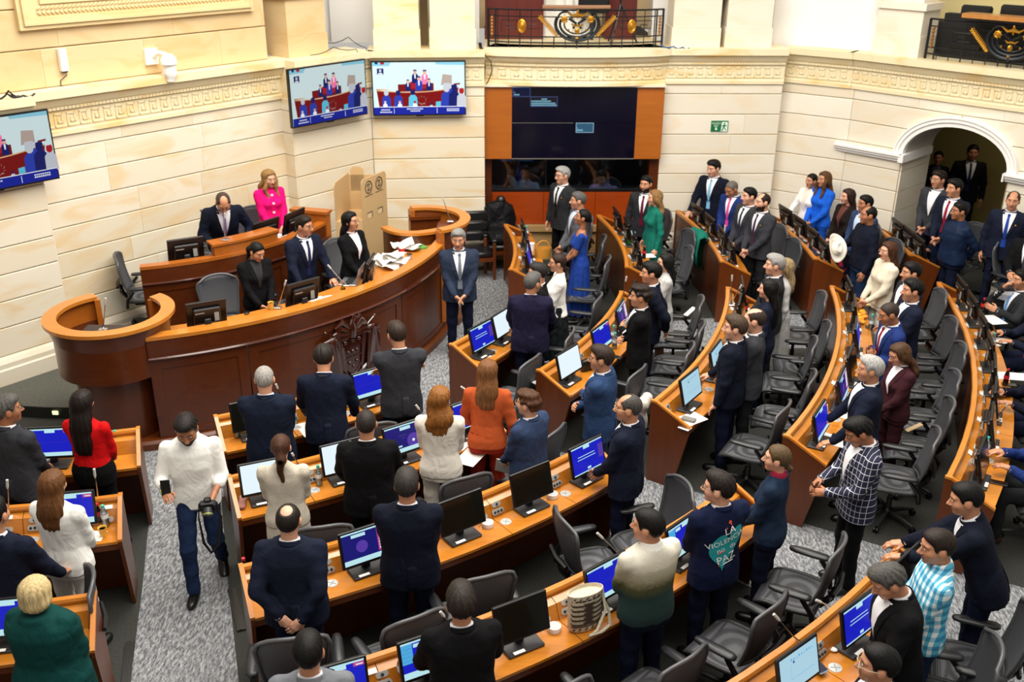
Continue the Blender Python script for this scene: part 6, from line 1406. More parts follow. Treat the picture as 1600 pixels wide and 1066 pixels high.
# ------------------------------------------------------------------ garments' materials
def grid_check(name, base, line, pitch, w_, rot=0.0):
    """windowpane check: thin light lines on a dark ground"""
    if name in MATS: return MATS[name]
    m, nt, b = newmat(name); v = coords(nt, 'Object', (1, 1, 1), (0, 0, rot)); sp = nt.nodes.new('ShaderNodeSeparateXYZ'); nt.links.new(v, sp.inputs[0])
    ad = N(nt, 'ShaderNodeMath', operation='ADD'); nt.links.new(sp.outputs[0], ad.inputs[0]); nt.links.new(sp.outputs[1], ad.inputs[1])
    fs = []
    for s_ in (ad.outputs[0], sp.outputs[2]):
        f = N(nt, 'ShaderNodeMath', operation='PINGPONG'); nt.links.new(s_, f.inputs[0]); f.inputs[1].default_value = pitch / 2
        l = N(nt, 'ShaderNodeMath', operation='LESS_THAN'); nt.links.new(f.outputs[0], l.inputs[0]); l.inputs[1].default_value = w_ / 2; fs.append(l.outputs[0])
    mx = N(nt, 'ShaderNodeMath', operation='MAXIMUM'); nt.links.new(fs[0], mx.inputs[0]); nt.links.new(fs[1], mx.inputs[1])
    nt.links.new(mixc(nt, mx.outputs[0], rgb(base), rgb(line)), b.inputs['Base Color']); b.inputs['Roughness'].default_value = .85; MATS[name] = m; return m
def bands(name, c0, c1, c2, pitch):
    """gingham: white ground, light and dark bands crossing"""
    if name in MATS: return MATS[name]
    m, nt, b = newmat(name); sp = nt.nodes.new('ShaderNodeSeparateXYZ'); nt.links.new(coords(nt, 'Object'), sp.inputs[0]); fs = []
    ad = N(nt, 'ShaderNodeMath', operation='ADD'); nt.links.new(sp.outputs[0], ad.inputs[0]); nt.links.new(sp.outputs[1], ad.inputs[1]); 
    for s_, p in ((ad.outputs[0], pitch), (sp.outputs[2], pitch * 1.15)):
        f = N(nt, 'ShaderNodeMath', operation='PINGPONG'); nt.links.new(s_, f.inputs[0]); f.inputs[1].default_value = p / 2
        l = N(nt, 'ShaderNodeMath', operation='LESS_THAN'); nt.links.new(f.outputs[0], l.inputs[0]); l.inputs[1].default_value = p / 4; fs.append(l.outputs[0])
    c = mixc(nt, fs[0], rgb(c0), rgb(c1)); d = mixc(nt, fs[0], rgb(c1), rgb(c2)); k_ = N(nt, 'ShaderNodeMath', operation='MULTIPLY'); nt.links.new(fs[1], k_.inputs[0]); k_.inputs[1].default_value = .75
    nt.links.new(mixc(nt, k_.outputs[0], c, d), b.inputs['Base Color']); b.inputs['Roughness'].default_value = .8; MATS[name] = m; return m
def ombre(name, stops, z0, z1, fine=.6):
    """knit that is dyed from one colour to another down its length"""
    m, nt, b = newmat(name); sp = nt.nodes.new('ShaderNodeSeparateXYZ'); nt.links.new(coords(nt, 'Object'), sp.inputs[0])
    n_ = noise(nt, coords(nt, 'Object', (8, 8, 8)), 5, 4, .7); mr = N(nt, 'ShaderNodeMapRange'); nt.links.new(sp.outputs[2], mr.inputs[0]); mr.inputs[1].default_value = z0; mr.inputs[2].default_value = z1
    a = N(nt, 'ShaderNodeMath', operation='MULTIPLY_ADD'); nt.links.new(n_, a.inputs[0]); a.inputs[1].default_value = .16; a.inputs[2].default_value = -.08
    s = N(nt, 'ShaderNodeMath', operation='ADD'); nt.links.new(mr.outputs[0], s.inputs[0]); nt.links.new(a.outputs[0], s.inputs[1])
    nt.links.new(ramp(nt, s.outputs[0], [(p, rgb(c)) for p, c in stops]), b.inputs['Base Color']); b.inputs['Roughness'].default_value = .95
    bump(nt, b, noise(nt, coords(nt, 'Object', (1, 1, 1)), 180, 2), .6, .008); return m
def floral(name, base, cs):
    m, nt, b = newmat(name); vo = N(nt, 'ShaderNodeTexVoronoi'); vo.inputs['Scale'].default_value = 14; nt.links.new(coords(nt, 'Object'), vo.inputs['Vector'])
    sp = nt.nodes.new('ShaderNodeSeparateColor'); nt.links.new(vo.outputs['Color'], sp.inputs[0])
    nt.links.new(ramp(nt, sp.outputs[0], [(0, rgb(base)), (.45, rgb(base)), (.5, rgb(cs[0])), (.72, rgb(cs[1])), (.9, rgb(cs[2]))]), b.inputs['Base Color']); nt.nodes[-1]
    for n_ in nt.nodes:
        if n_.type == 'VALTORGB': n_.color_ramp.interpolation = 'CONSTANT'
    return m
NAVY = cloth('navy_wool', '#161b2c'); NAVY2 = cloth('deep_navy_wool', '#111523'); BLACKW = cloth('black_wool', '#0f0f11'); CHAR = cloth('charcoal_wool', '#34353a'); GREY = cloth('grey_wool', '#55565c'); DGREY = cloth('dark_grey_wool', '#292a2d')
SLATE = cloth('slate_blue_wool', '#2d3d5c'); STEEL = cloth('steel_blue_wool', '#2a3f63'); ROYAL = cloth('royal_blue', '#1c5fd0'); BLUE = cloth('mid_blue_wool', '#1d2f66')
ORANGE = cloth('burnt_orange', '#b5522a', .1); CREAM = cloth('cream_crepe', '#e9e2d6', .06); WHITE = cloth('white_cotton', '#efeee9', .05); TWEED = cloth('cream_tweed', '#d8cfbd', .14, .5, .9); IVORY = cloth('ivory_boucle', '#e6dcc6', .1, .5, .8)
RED = cloth('red_knit', '#c40e12', .12); PINK = cloth('hot_pink', '#e4106f', .1); TEAL = cloth('dark_teal', '#0c3b38', .15); GREEN = cloth('green_jersey', '#176a5a', .12); COBALT = cloth('cobalt_dress', '#1f3d8c', .1); MAROON = cloth('maroon_wool', '#3a1c22'); NAVYT = cloth('petrol_navy', '#1d2c41')
LGREY = cloth('light_grey_knit', '#b9b8b6', .08); LAV = cloth('lavender_shirt', '#9a8fb8', .08); SKYS = cloth('grey_blue_shirt', '#8795a6', .08); RUST = cloth('rust_cloth', '#8a2413', .1); JEAN = cloth('dark_denim', '#1d2c4a', .25, .5); BLACKT = cloth('black_trousers', '#0c0c0e'); NAVYTR = cloth('navy_trousers', '#11162a'); CHART = cloth('charcoal_trousers', '#1e1f22'); WHITET = cloth('white_trousers', '#e8e5dd', .05); CREAMT = cloth('cream_trousers', '#dfd8ca', .05)
PLAID = grid_check('windowpane_check', '#141833', '#c9ccd8', .058, .005); GING = bands('aqua_gingham', '#f2f6f8', '#58b9d8', '#1478a8', .062)
OMB = ombre('ombre_knit', [(0, '#0c2a2a'), (.38, '#12332f'), (.52, '#4a4a22'), (.66, '#a8a184'), (1, '#d9d5c8')], .88, 1.5)
FLOR = floral('floral_cloth', '#17131c', ('#c4202c', '#5a2a8c', '#d24a78'))
BLACKCHIF = cloth('black_chiffon', '#1a2022', .3, .8)

J = lambda m: ('jacket', m); T_ = lambda m: ('trousers', m)
def P_(pid, px_, py, S, face, label, **kw):
    x, y = place(px_, py, S, face, kw.get('lean', 0), kw.get('yaw', 0), kw.get('pitch', 0), kw.get('seat', False), kw.get('z', 0.0), kw.get('fem', False))
    return person(pid, x, y, S, face, label, **kw)
BK, GY, SG, BR, LB, DB = '#0c0a09', '#8d8b88', '#5c5a58', '#3c2415', '#7a5a36', '#20160f'
# --- rostrum
P_(1, 347, 301, 1.74, -66, 'balding man in navy suit bowing over the presidency desk', top=J(NAVY2), bottom=T_(NAVYTR), tie='#8f87c0', hair=('receding', '#4a3c33'), sk='m', pose='bow', lean=26, pitch=28, z=.602, glasses='#2a2320')
P_(2, 419, 265, 1.64, -55, 'woman in hot pink jacket with long blonde waves on the rostrum', top=J(PINK), bottom=('skirt', PINK), fem=True, hair=('longfront', '#9a7444'), sk='l', pose='front', yaw=8, pitch=8, z=.602, vneck=False)
P_(3, 400, 378, 1.60, -52, 'woman in black blazer with tied-back dark hair looking down at the rostrum', top=J(BLACKW), bottom=T_(BLACKT), fem=True, hair=('pony', BK), sk='m', pose='front', yaw=14, pitch=24, z=.351, shirt='#17171a')
P_(4, 473, 337, 1.70, -45, 'man in navy suit and black glasses leaning on the rostrum desk', top=J(NAVY), bottom=T_(NAVYTR), tie='#20284f', hair=('short', DB), sk='m', pose='desk', lean=8, yaw=22, z=.351, glasses='#111111')
P_(5, 546, 331, 1.66, -34, 'woman in black blazer and pale blouse with long black hair on the rostrum', top=J(BLACKW), bottom=T_(BLACKT), fem=True, hair=('long', BK), sk='m', pose='front', yaw=8, pitch=-4, z=.351, shirt='#ecdfe0', glasses='#6a5a50')
P_(6, 716, 358, 1.75, -84, 'grey-haired man in slate suit and striped tie standing before the rostrum', top=J(cloth('slate_wool', '#283144')), bottom=T_(NAVYTR), tie='#6d7680', hair=('full', GY), sk='m', pose='front', yaw=-8, pitch=4, girth=1.08)
# --- control booth
P_(7, 813, 259, 1.72, -95, 'man in grey-blue shirt with a hand to his head inside the booth', top=('shirt', SKYS), bottom=T_(BLACKT), hair=('short', BK), sk='m', pose='temple', seat=True, z=.18, glasses='#333333')
P_(8, 936, 266, 1.72, -105, 'man in lavender shirt seated inside the dark control booth', top=('shirt', LAV), bottom=T_(BLACKT), hair=('full', BK), sk='m', pose='seat', seat=True, z=.15, pitch=18, yaw=-10)
# --- archway
P_(9, 1468, 236, 1.60, -115, 'woman in dark clothes standing in the dim archway', top=J(NAVY2), bottom=T_(BLACKT), fem=True, hair=('bun', BK), sk='t', pose='pray', shirt='#20202a')
P_(10, 1522, 226, 1.80, -105, 'tall man in black suit and navy tie standing in the dim archway', top=J(BLACKW), bottom=T_(BLACKT), tie='#1b2244', hair=('short', BK), sk='t', pose='down', shirt='#c4c8d2')
# --- far block
P_(11, 855, 262, 1.80, -140, 'tall silver-haired man in dark suit and glasses before the booth window', top=J(DGREY), bottom=T_(BLACKT), tie='#101012', hair=('full', '#a3a19e'), sk='l', pose='down', glasses='#1a1a1a', yaw=-8)
P_(12, 881, 300, 1.73, -165, 'grey-haired man in mid-grey suit looking left, behind the woman in blue', top=J(GREY), bottom=T_(CHART), hair=('short', SG), sk='m', pose='front', shirt='#c6d4ea', yaw=-12)
P_(13, 884, 326, 1.68, 176, 'woman in off-shoulder cobalt dress with dark bun', top=('offshoulder', COBALT), bottom=('gown', COBALT), fem=True, hair=('bun', BK), sk='t', pose='front', pitch=-12, vneck=False)
P_(14, 991, 275, 1.74, -118, 'man in charcoal suit and burgundy tie in front of the pale wall', top=J(DGREY), bottom=T_(BLACKT), tie='#5c1424', hair=('short', BK), beard='#1c1512', sk='m', pose='down', yaw=-6)
P_(15, 1021, 297, 1.66, -165, 'woman in fitted emerald green dress with long blonde-brown hair', top=('blouse', GREEN), bottom=('gown', GREEN), fem=True, hair=('wavy', '#8f6a3e'), sk='l', pose='down', yaw=-12, vneck=False)
P_(16, 1113, 250, 1.80, -128, 'dark-haired man in navy suit and light blue tie, highest against the back wall', top=J(NAVY2), bottom=T_(NAVYTR), tie='#7fb2d0', hair=('full', BK), sk='l', pose='deskR', yaw=-14, pitch=8)
P_(17, 1134, 283, 1.70, -138, 'bald man in blue suit and pink tie looking down', top=J(BLUE), bottom=T_(NAVYTR), tie='#d8488e', hair=('buzz', '#6b625c'), sk='t', pose='front', pitch=24, yaw=-8)
P_(18, 1173, 293, 1.74, -150, 'stocky man in grey suit half hidden behind the bearded man', top=J(CHAR), bottom=T_(CHART), tie='#30303a', hair=('short', BK), sk='l', pose='front', yaw=-14, girth=1.08)
P_(19, 1194, 302, 1.74, -148, 'bearded man in charcoal suit and plum tie in the far block', top=J(CHAR), bottom=T_(CHART), tie='#43283a', hair=('receding', '#2b1c14'), beard='#2b1c14', sk='l', pose='front', yaw=-14)
P_(20, 1270, 271, 1.62, -150, 'woman in white jacket with sleek dark hair beside the woman in bright blue', top=J(WHITE), bottom=('trousers', WHITET), fem=True, hair=('lowbun', BK), sk='m', pose='deskR', shirt='#e8dccc')
P_(21, 1290, 268, 1.70, -150, 'woman in bright blue blazer with long brown waves', top=J(ROYAL), bottom=T_(cloth('cobalt_trousers', '#1b4fae')), fem=True, hair=('longfront', '#5e3f22'), sk='m', pose='front', vneck=False, yaw=-6)
P_(22, 1327, 295, 1.65, -158, 'brown-haired woman in dark jacket and red floral skirt', top=J(cloth('dark_brown_jacket', '#1f1714')), bottom=('longskirt', FLOR), fem=True, hair=('long', '#33201a'), sk='l', pose='front', shirt='#5c2a22', yaw=-10)
P_(23, 1355, 305, 1.70, -158, 'man in blue suit mostly hidden behind the man with the white hat', top=J(SLATE), bottom=T_(NAVYTR), hair=('short', BK), sk='t', pose='front', shirt='#bfd0ea', yaw=-10)
P_(24, 1360, 322, 1.74, -170, 'man in dark sweater and jeans holding a white cowboy hat', top=('sweater', NAVY2), bottom=('jeans', JEAN), shirt=None, hair=('receding', BK), sk='t', pose='hat', girth=1.08, vneck=False, yaw=-10)
P_(25, 1452, 267, 1.74, -142, 'man in grey suit and open white collar before the archway', top=J(CHAR), bottom=T_(CHART), hair=('full', DB), sk='m', pose='front', yaw=-16, glasses='#9a8f80', girth=1.08, z=.25)
P_(26, 1484, 280, 1.75, -145, 'dark-haired man in navy suit and red tie before the archway', top=J(NAVY), bottom=T_(NAVYTR), tie='#8c1d34', hair=('full', BK), sk='m', pose='front', yaw=-20, z=.25)
P_(27, 1503, 316, 1.74, -168, 'man in zipped navy windbreaker with hands behind his back', top=('sweater', cloth('navy_nylon', '#17253f', .15, .4, 0, .5)), bottom=T_(NAVYTR), shirt=None, hair=('short', BK), sk='t', pose='back', vneck=False, yaw=-8, girth=1.1)
P_(28, 1482, 336, 1.72, -160, 'bearded man seated low behind the man in the navy windbreaker', top=J(NAVY2), bottom=T_(NAVYTR), hair=('receding', '#4a3a30'), beard='#6a5a50', sk='m', pose='seat', seat=True)
P_(29, 1586, 299, 1.74, -122, 'balding man in navy suit and blue tie by the right archway pier', top=J(NAVY), bottom=T_(NAVYTR), tie='#1f3f94', hair=('receding', '#3a3029'), sk='m', pose='down', girth=1.06, z=.25)
P_(30, 1622, 345, 1.76, -140, 'man in dark suit cut by the right photo edge holding a white sheet', top=J(BLACKW), bottom=T_(BLACKT), tie='#3c3c44', hair=('short', BK), sk='m', pose='phone')
P_(31, 1600, 422, 1.74, -172, 'seated man in grey suit and light blue tie with hand over his mouth', top=J(DGREY), bottom=T_(CHART), tie='#5c8fd0', hair=('short', BK), sk='m', pose='face', seat=True)
P_(32, 1640, 470, 1.74, 178, 'seated man in navy suit and red tie at the right photo edge', top=J(NAVY), bottom=T_(NAVYTR), tie='#b02a30', hair=('short', BK), sk='m', pose='seat', seat=True)
P_(33, 1652, 560, 1.74, 174, 'seated person in navy whose hands show at the right edge desk', top=J(NAVY2), bottom=T_(NAVYTR), hair=('short', BK), sk='m', pose='seat', seat=True)
P_(34, 1664, 655, 1.76, 168, 'seated person at the right edge with dark trousers and brown shoes', top=J(BLUE), bottom=T_(CHART), hair=('short', BK), sk='m', pose='seat', seat=True, shoes='#3a1d12')
# --- right block
P_(35, 832, 426, 1.72, 84, 'grey-haired man in purple-navy suit seen from behind in the first right row', top=J(cloth('aubergine_wool', '#1e1b33')), bottom=T_(NAVYTR), hair=('short', SG), sk='m', pose='desk', yaw=-38, girth=1.1)
P_(36, 838, 410, 1.72, -175, 'dark-haired man in black behind the grey-haired man in purple-navy', top=J(BLACKW), bottom=T_(BLACKT), hair=('short', '#2a2625'), sk='m', pose='front')
P_(37, 873, 396, 1.66, -178, 'woman in white blouse and long black skirt with glasses', top=('blouse', WHITE), bottom=('longskirt', BLACKCHIF), fem=True, hair=('lowbun', '#33211a'), sk='m', pose='front', glasses='#3a2c26', vneck=False)
P_(38, 1003, 446, 1.72, 172, 'young curly-haired man in black suit with folded arms', top=J(BLACKW), bottom=T_(BLACKT), hair=('curly', '#241a14'), sk='m', pose='cross')
P_(39, 1020, 410, 1.75, 176, 'man in navy suit with hands behind, beside the curly-haired man', top=J(NAVY2), bottom=T_(NAVYTR), hair=('full', BK), sk='m', pose='back')
P_(40, 1041, 396, 1.60, -175, 'dark-haired woman in light grey top behind the man in navy', top=('blouse', LGREY), bottom=('skirt', LGREY), fem=True, hair=('long', BK), sk='l', pose='front', vneck=False)
P_(41, 1214, 398, 1.74, 172, 'silver-haired man in dark suit behind the woman with long black hair', top=J(DGREY), bottom=T_(CHART), hair=('full', '#9b9894'), sk='l', pose='front')
P_(42, 1200, 436, 1.66, 158, 'woman in navy with very long straight black hair', top=J(NAVY), bottom=T_(NAVYTR), fem=True, hair=('verylong', BK), sk='l', pose='down', vneck=False)
P_(43, 1135, 490, 1.76, 152, 'man in navy suit with light brown hair resting a hand on the desk', top=J(NAVY2), bottom=T_(NAVYTR), hair=('full', '#4a3a2c'), sk='l', pose='deskR', yaw=16, girth=1.04)
P_(44, 1182, 482, 1.76, 165, 'balding man in charcoal suit right of the man in navy', top=J(CHAR), bottom=T_(CHART), hair=('bald', '#3a2c24'), sk='l', pose='front')
P_(45, 1229, 404, 1.60, 172, 'fair-haired woman in pale grey dress hidden behind the silver-haired man', top=('blouse', LGREY), bottom=('gown', LGREY), fem=True, hair=('long', '#9c8460'), sk='l', pose='down', vneck=False)
P_(46, 1391, 378, 1.66, -168, 'woman in ivory boucle jacket with glasses and long brown hair', top=J(IVORY), bottom=T_(CREAMT), fem=True, hair=('long', '#4a2c1a'), sk='l', pose='front', vneck=False, glasses='#b09a80')
P_(47, 1428, 410, 1.72, -178, 'man in dark grey suit behind the man in navy, third from the ivory jacket', top=J(DGREY), bottom=T_(CHART), hair=('short', BK), sk='m', pose='front')
P_(48, 1430, 437, 1.73, 178, 'man in navy suit with a swept dark fringe, fourth right row', top=J(NAVY), bottom=T_(NAVYTR), hair=('full', BK), sk='m', pose='front')
P_(49, 1392, 473, 1.70, -178, 'man in blue suit and dark red tie with bowed shaved head', top=J(BLUE), bottom=T_(NAVYTR), tie='#8c1830', hair=('buzz', '#3a302b'), sk='t', pose='pray', pitch=14, lean=6)
P_(50, 1408, 537, 1.60, -172, 'woman in maroon suit with long wavy ombre hair looking down', top=J(MAROON), bottom=T_(MAROON), fem=True, hair=('wavy', '#4f3520'), sk='m', pose='front', pitch=20)
P_(51, 1365, 558, 1.73, 168, 'man in navy suit with thick silver hair at the fourth right row', top=J(NAVY), bottom=T_(NAVYTR), hair=('full', '#b0afac'), sk='m', pose='desk', girth=1.06)
P_(52, 1345, 653, 1.72, -178, 'man in windowpane check blazer looking at his phone', top=J(PLAID), bottom=T_(BLACKT), hair=('full', BK), sk='t', pose='phone', pitch=26, girth=1.04)
P_(53, 942, 541, 1.73, 160, 'man in steel-blue suit and glasses at the end of the second right row', top=J(STEEL), bottom=T_(STEEL), hair=('full', '#33261f'), sk='m', pose='cross', yaw=10, glasses='#7a5a3a', girth=1.08)
P_(54, 985, 617, 1.73, 155, 'man in navy suit and thin glasses with cropped grey hair by the aisle', top=J(NAVY), bottom=T_(NAVYTR), hair=('receding', '#4a4644'), sk='m', pose='front', yaw=14, glasses='#c8b070', girth=1.04)
P_(55, 1206, 691, 1.66, 152, 'woman in petrol-navy blazer and crimson scarf with a low bun', top=J(NAVYT), bottom=T_(NAVYTR), fem=True, hair=('lowbun', '#5e4a30'), sk='l', pose='front', yaw=10, vneck=False)
P_(56, 1118, 735, 1.74, 114, 'man in navy blazer with a teal heart slogan on its back', top=J(cloth('slogan_navy', '#121a36')), bottom=T_(NAVYTR), hair=('full', '#1e1612'), sk='l', pose='front', yaw=42, glasses='#1a1a1a')
P_(57, 998, 787, 1.73, 118, 'man in cream to dark green ombre sweater', top=('sweater', OMB), bottom=T_(NAVYTR), shirt='#f0efe8', hair=('short', BK), sk='m', pose='front', yaw=36, vneck=False, girth=1.06)
P_(58, 1388, 881, 1.70, 178, 'grey-haired man in black suit looking down at the lower right desk', top=J(BLACKW), bottom=T_(BLACKT), hair=('full', '#55534f'), sk='m', pose='deskL', yaw=6, pitch=26, lean=8, girth=1.1)
P_(59, 1456, 823, 1.74, 168, 'young man in aqua and white checked shirt', top=('shirt', GING), bottom=('jeans', JEAN), hair=('short', '#2a201a'), sk='m', pose='front', yaw=10, pitch=6)
P_(60, 1516, 756, 1.76, 160, 'man in navy blazer leaning with both hands on the desk end monitor', top=J(NAVY2), bottom=T_(NAVYTR), hair=('short', BK), sk='m', pose='lean', lean=22, yaw=4)
P_(61, 1381, 1012, 1.70, 160, 'dark-haired man with glasses, only his head above the bottom photo edge', top=J(BLACKW), bottom=T_(BLACKT), hair=('short', BK), sk='m', pose='front', glasses='#c8b8a0', yaw=8)
P_(62, 1196, 1034, 1.72, 135, 'man with cropped brown hair cut by the bottom photo edge', top=J(CHAR), bottom=T_(CHART), hair=('buzz', '#3a2a20'), sk='m', pose='seat', seat=True)
# --- middle block
P_(63, 411, 573, 1.74, 96, 'grey-haired man in navy suit at the left end of the front row', top=J(cloth('ink_blue_wool', '#171e30')), bottom=T_(NAVYTR), hair=('buzz', '#a09c96'), sk='l', pose='front', girth=1.1)
P_(64, 504, 540, 1.75, 92, 'man in navy suit leaning on the front row desk, head bowed', top=J(NAVY), bottom=T_(NAVYTR), hair=('full', '#241c18'), sk='m', pose='desk', lean=8, pitch=18, yaw=6)
P_(65, 619, 503, 1.80, 104, 'tall man in charcoal suit with folded arms in the front row', top=J(CHAR), bottom=T_(BLACKT), hair=('short', '#33261e'), sk='m', pose='cross', yaw=14, pitch=10)
P_(66, 437, 680, 1.62, 96, 'woman in cream tweed with a wavy brown ponytail', top=('sweater', TWEED), bottom=('skirt', TWEED), shirt=None, fem=True, hair=('pony', '#4a2c1c'), sk='l', pose='front', vneck=False)
P_(67, 571, 642, 1.72, 96, 'man in black suit with cropped hair, second middle row', top=J(BLACKW), bottom=T_(BLACKT), hair=('buzz', '#2d2622'), sk='m', pose='desk', girth=1.12)
P_(68, 686, 605, 1.67, 88, 'woman in cream suit with long golden-red hair', top=J(CREAM), bottom=('trousers', CREAMT), fem=True, hair=('wavy', '#8f5a26'), sk='l', pose='front', vneck=False, girth=1.05)
P_(69, 762, 563, 1.68, 84, 'woman in burnt orange blazer with long light brown hair', top=J(ORANGE), bottom=T_(RUST), fem=True, hair=('long', '#7a4f2c'), sk='l', pose='deskL', vneck=False, lean=5)
P_(70, 827, 612, 1.62, 142, 'curly chestnut-haired man in slate blue suit at the row end', top=J(cloth('dusty_blue_wool', '#2f3d5a')), bottom=T_(NAVYTR), hair=('curly', '#4f301c'), sk='l', pose='front', yaw=10, glasses='#b09060', girth=1.08)
P_(71, 448, 790, 1.72, 92, 'balding man in navy suit with hands clasped behind his back', top=J(NAVY), bottom=T_(NAVYTR), hair=('crown', '#1f1815'), sk='l', pose='back', girth=1.14)
P_(72, 627, 727, 1.76, 92, 'man in dark navy suit with greying hair, third middle row', top=J(NAVY2), bottom=T_(NAVYTR), hair=('short', '#34302d'), sk='m', pose='front', girth=1.1)
P_(73, 470, 968, 1.70, 96, 'man in light grey jacket with black hair at the bottom of the photo', top=J(cloth('mid_grey_wool', '#6f7278')), bottom=T_(CHART), hair=('short', BK), sk='m', pose='seat', girth=1.06)
P_(74, 718, 916, 1.72, 104, 'man in black suit with thick dark hair at the fourth middle row', top=J(BLACKW), bottom=T_(BLACKT), hair=('full', '#2b241f'), sk='m', pose='desk', girth=1.1)
# --- left block and aisle
P_(75, 4, 620, 1.74, 70, 'grey-haired man in charcoal suit cut by the left photo edge', top=J(CHAR), bottom=T_(CHART), hair=('full', '#55524f'), sk='t', pose='front', yaw=-30, glasses='#222222')
P_(76, 125, 611, 1.66, 84, 'woman in red blouse with very long dark hair', top=('blouse', RED), bottom=T_(BLACKT), fem=True, hair=('verylong', '#1c1210'), sk='m', pose='front', vneck=False, girth=1.06)
P_(77, 78, 737, 1.66, 80, 'woman in white suit with straight shoulder-length auburn hair', top=J(WHITE), bottom=('trousers', WHITET), fem=True, hair=('long', '#6a4322'), sk='l', pose='front', vneck=False, girth=1.08)
P_(78, -16, 782, 1.72, 84, 'person in navy suit only showing a sleeve at the left photo edge', top=J(NAVY), bottom=T_(NAVYTR), hair=('short', BK), sk='m', pose='desk')
P_(79, 50, 903, 1.62, 82, 'woman with a platinum bob in a dark green cape coat', top=('poncho', TEAL), bottom=T_(BLACKT), fem=True, hair=('bob', '#d8bf8a'), sk='l', pose='front', vneck=False, girth=1.22)
P_(80, 288, 648, 1.76, -78, 'photographer in white shirt and jeans walking up the aisle with a phone', top=('shirt', WHITE), bottom=('jeans', JEAN), hair=('full', '#1c1613'), beard='#1c1411', sk='t', pose='photo', pitch=26, girth=.96, vneck=False)
# ------------------------------------------------------------------ what people wear or carry as parts
def hpos(pid, nm, v=(0, .07, -.02)): return PEOPLE[pid]['hands'][nm] @ Vector(v)
def to_root(pid, o):
    """world placement of something held by a person"""
    return PEOPLE[pid]['root'].matrix_world @ o
bpy.context.view_layer.update()
mb = MB(); S_ = PEOPLE[55]; mb.lathe([(.066, -.03), (.074, -.005), (.066, .028), (.06, .03)], 14, (0, -.02, 1.50)); acc(55, 'scarf', mb, plain('crimson_scarf', '#a3123c', .7))
for pid, nm in ((60, 'L'), (80, 'R')):
    sk_ = skeleton('lean' if pid == 60 else 'photo', math.radians(22) if pid == 60 else 0, False, False); e, w_ = sk_[nm][1], sk_[nm][2]; d = Vector(w_ - e).normalized()
    mb = MB(); q = d.to_track_quat('Z', 'Y').to_matrix(); mb.lathe([(.036, -.015), (.041, -.01), (.041, .01), (.036, .015)], 12, Vector(w_) - d * .015, q)
    if pid == 60: mb.lathe([(.001, .0), (.024, .0), (.024, .012), (.001, .014)], 12, Vector(w_) - d * .02 + Vector((0, 0, .036)))
    acc(pid, 'wristwatch' if pid == 60 else 'bracelet', mb, M_BLACK if pid == 60 else plain('woven_band', '#b9c46a', .6))
pin = MB()
for pid in (14, 19, 25, 29, 11): 
    P0 = PEOPLE[pid]; tree = BVHTree.FromPolygons([tuple(v) for v in P0['tv']], [tuple(f) for f in P0['tf']]); h = tree.ray_cast(Vector((-.11, .6, 1.33)), Vector((0, -1, 0)))
    if h[0]: mb = MB(); mb.ell(h[0] + Vector((0, .012, 0)), (.014, .006, .014), 8, 5); acc(pid, 'lapel_pin', mb, M_GOLD)
P0 = PEOPLE[2]; tree = BVHTree.FromPolygons([tuple(v) for v in P0['tv']], [tuple(f) for f in P0['tf']])
for z_ in (1.40, 1.28, 1.14, 1.02):
    h = tree.ray_cast(Vector((0, .6, z_)), Vector((0, -1, 0)))
    if h[0]: mb = MB(); mb.box(h[0] + Vector((0, .006, 0)), (.04, .012, .035), None, .006); acc(2, 'button', mb, plain('pearl_button', '#e9cfd2', .3))
# slogan printed on the back of the navy blazer (56)
P0 = PEOPLE[56]; tree = BVHTree.FromPolygons([tuple(v) for v in P0['tv']], [tuple(f) for f in P0['tf']])
def back_pt(x_, z_, lift):
    h = tree.ray_cast(Vector((x_, -.7, z_)), Vector((0, 1, 0))); p = h[0] if h[0] else Vector((x_, -.14, z_)); return p + Vector((0, -lift, 0))
def back_poly(mb, pts, lift):
    """a filled outline tessellated so that it follows the cloth"""
    cx_ = sum(p[0] for p in pts) / len(pts); cz_ = sum(p[1] for p in pts) / len(pts); n_ = len(pts); R_ = 5
    vs = [back_pt(cx_, cz_, lift)] + [back_pt(cx_ + (p[0] - cx_) * k_ / R_, cz_ + (p[1] - cz_) * k_ / R_, lift) for k_ in range(1, R_ + 1) for p in pts]
    fs = [(0, 1 + i, 1 + (i + 1) % n_) for i in range(n_)] + [(1 + (k_ - 1) * n_ + i, 1 + k_ * n_ + i, 1 + k_ * n_ + (i + 1) % n_, 1 + (k_ - 1) * n_ + (i + 1) % n_) for k_ in range(1, R_) for i in range(n_)]
    mb.add(vs, fs)
hx, hz = -.005, 1.19
heart = []
for i in range(40):
    q = 2 * PI * i / 40; hxx = .0092 * 16 * math.sin(q) ** 3; hzz = .0122 * (13 * math.cos(q) - 5 * math.cos(2 * q) - 2 * math.cos(3 * q) - math.cos(4 * q)); heart.append((hx + hxx * .95 + hzz * .12, hz + hzz + hxx * .35))
mb = MB(); back_poly(mb, heart, .006); acc(56, 'printed_heart', mb, plain('teal_print', '#1d9aa0', .7), False)
def back_text(body, size, x_, z_, mat, tilt):
    me = textmesh(body, size); me.materials.append(mat); c, s = math.cos(tilt), math.sin(tilt)
    bm = bmesh.new(); bm.from_mesh(me); bmesh.ops.triangulate(bm, faces=bm.faces); bm.to_mesh(me); bm.free()
    for v in me.vertices: u_, w_ = v.co.x, v.co.y; v.co = back_pt(x_ + u_ * c - w_ * s, z_ + u_ * s + w_ * c, .0095)
    me.update(); link('lettering', me, PEOPLE[56]['root'])
WP = plain('white_print', '#f2f4f2', .7)
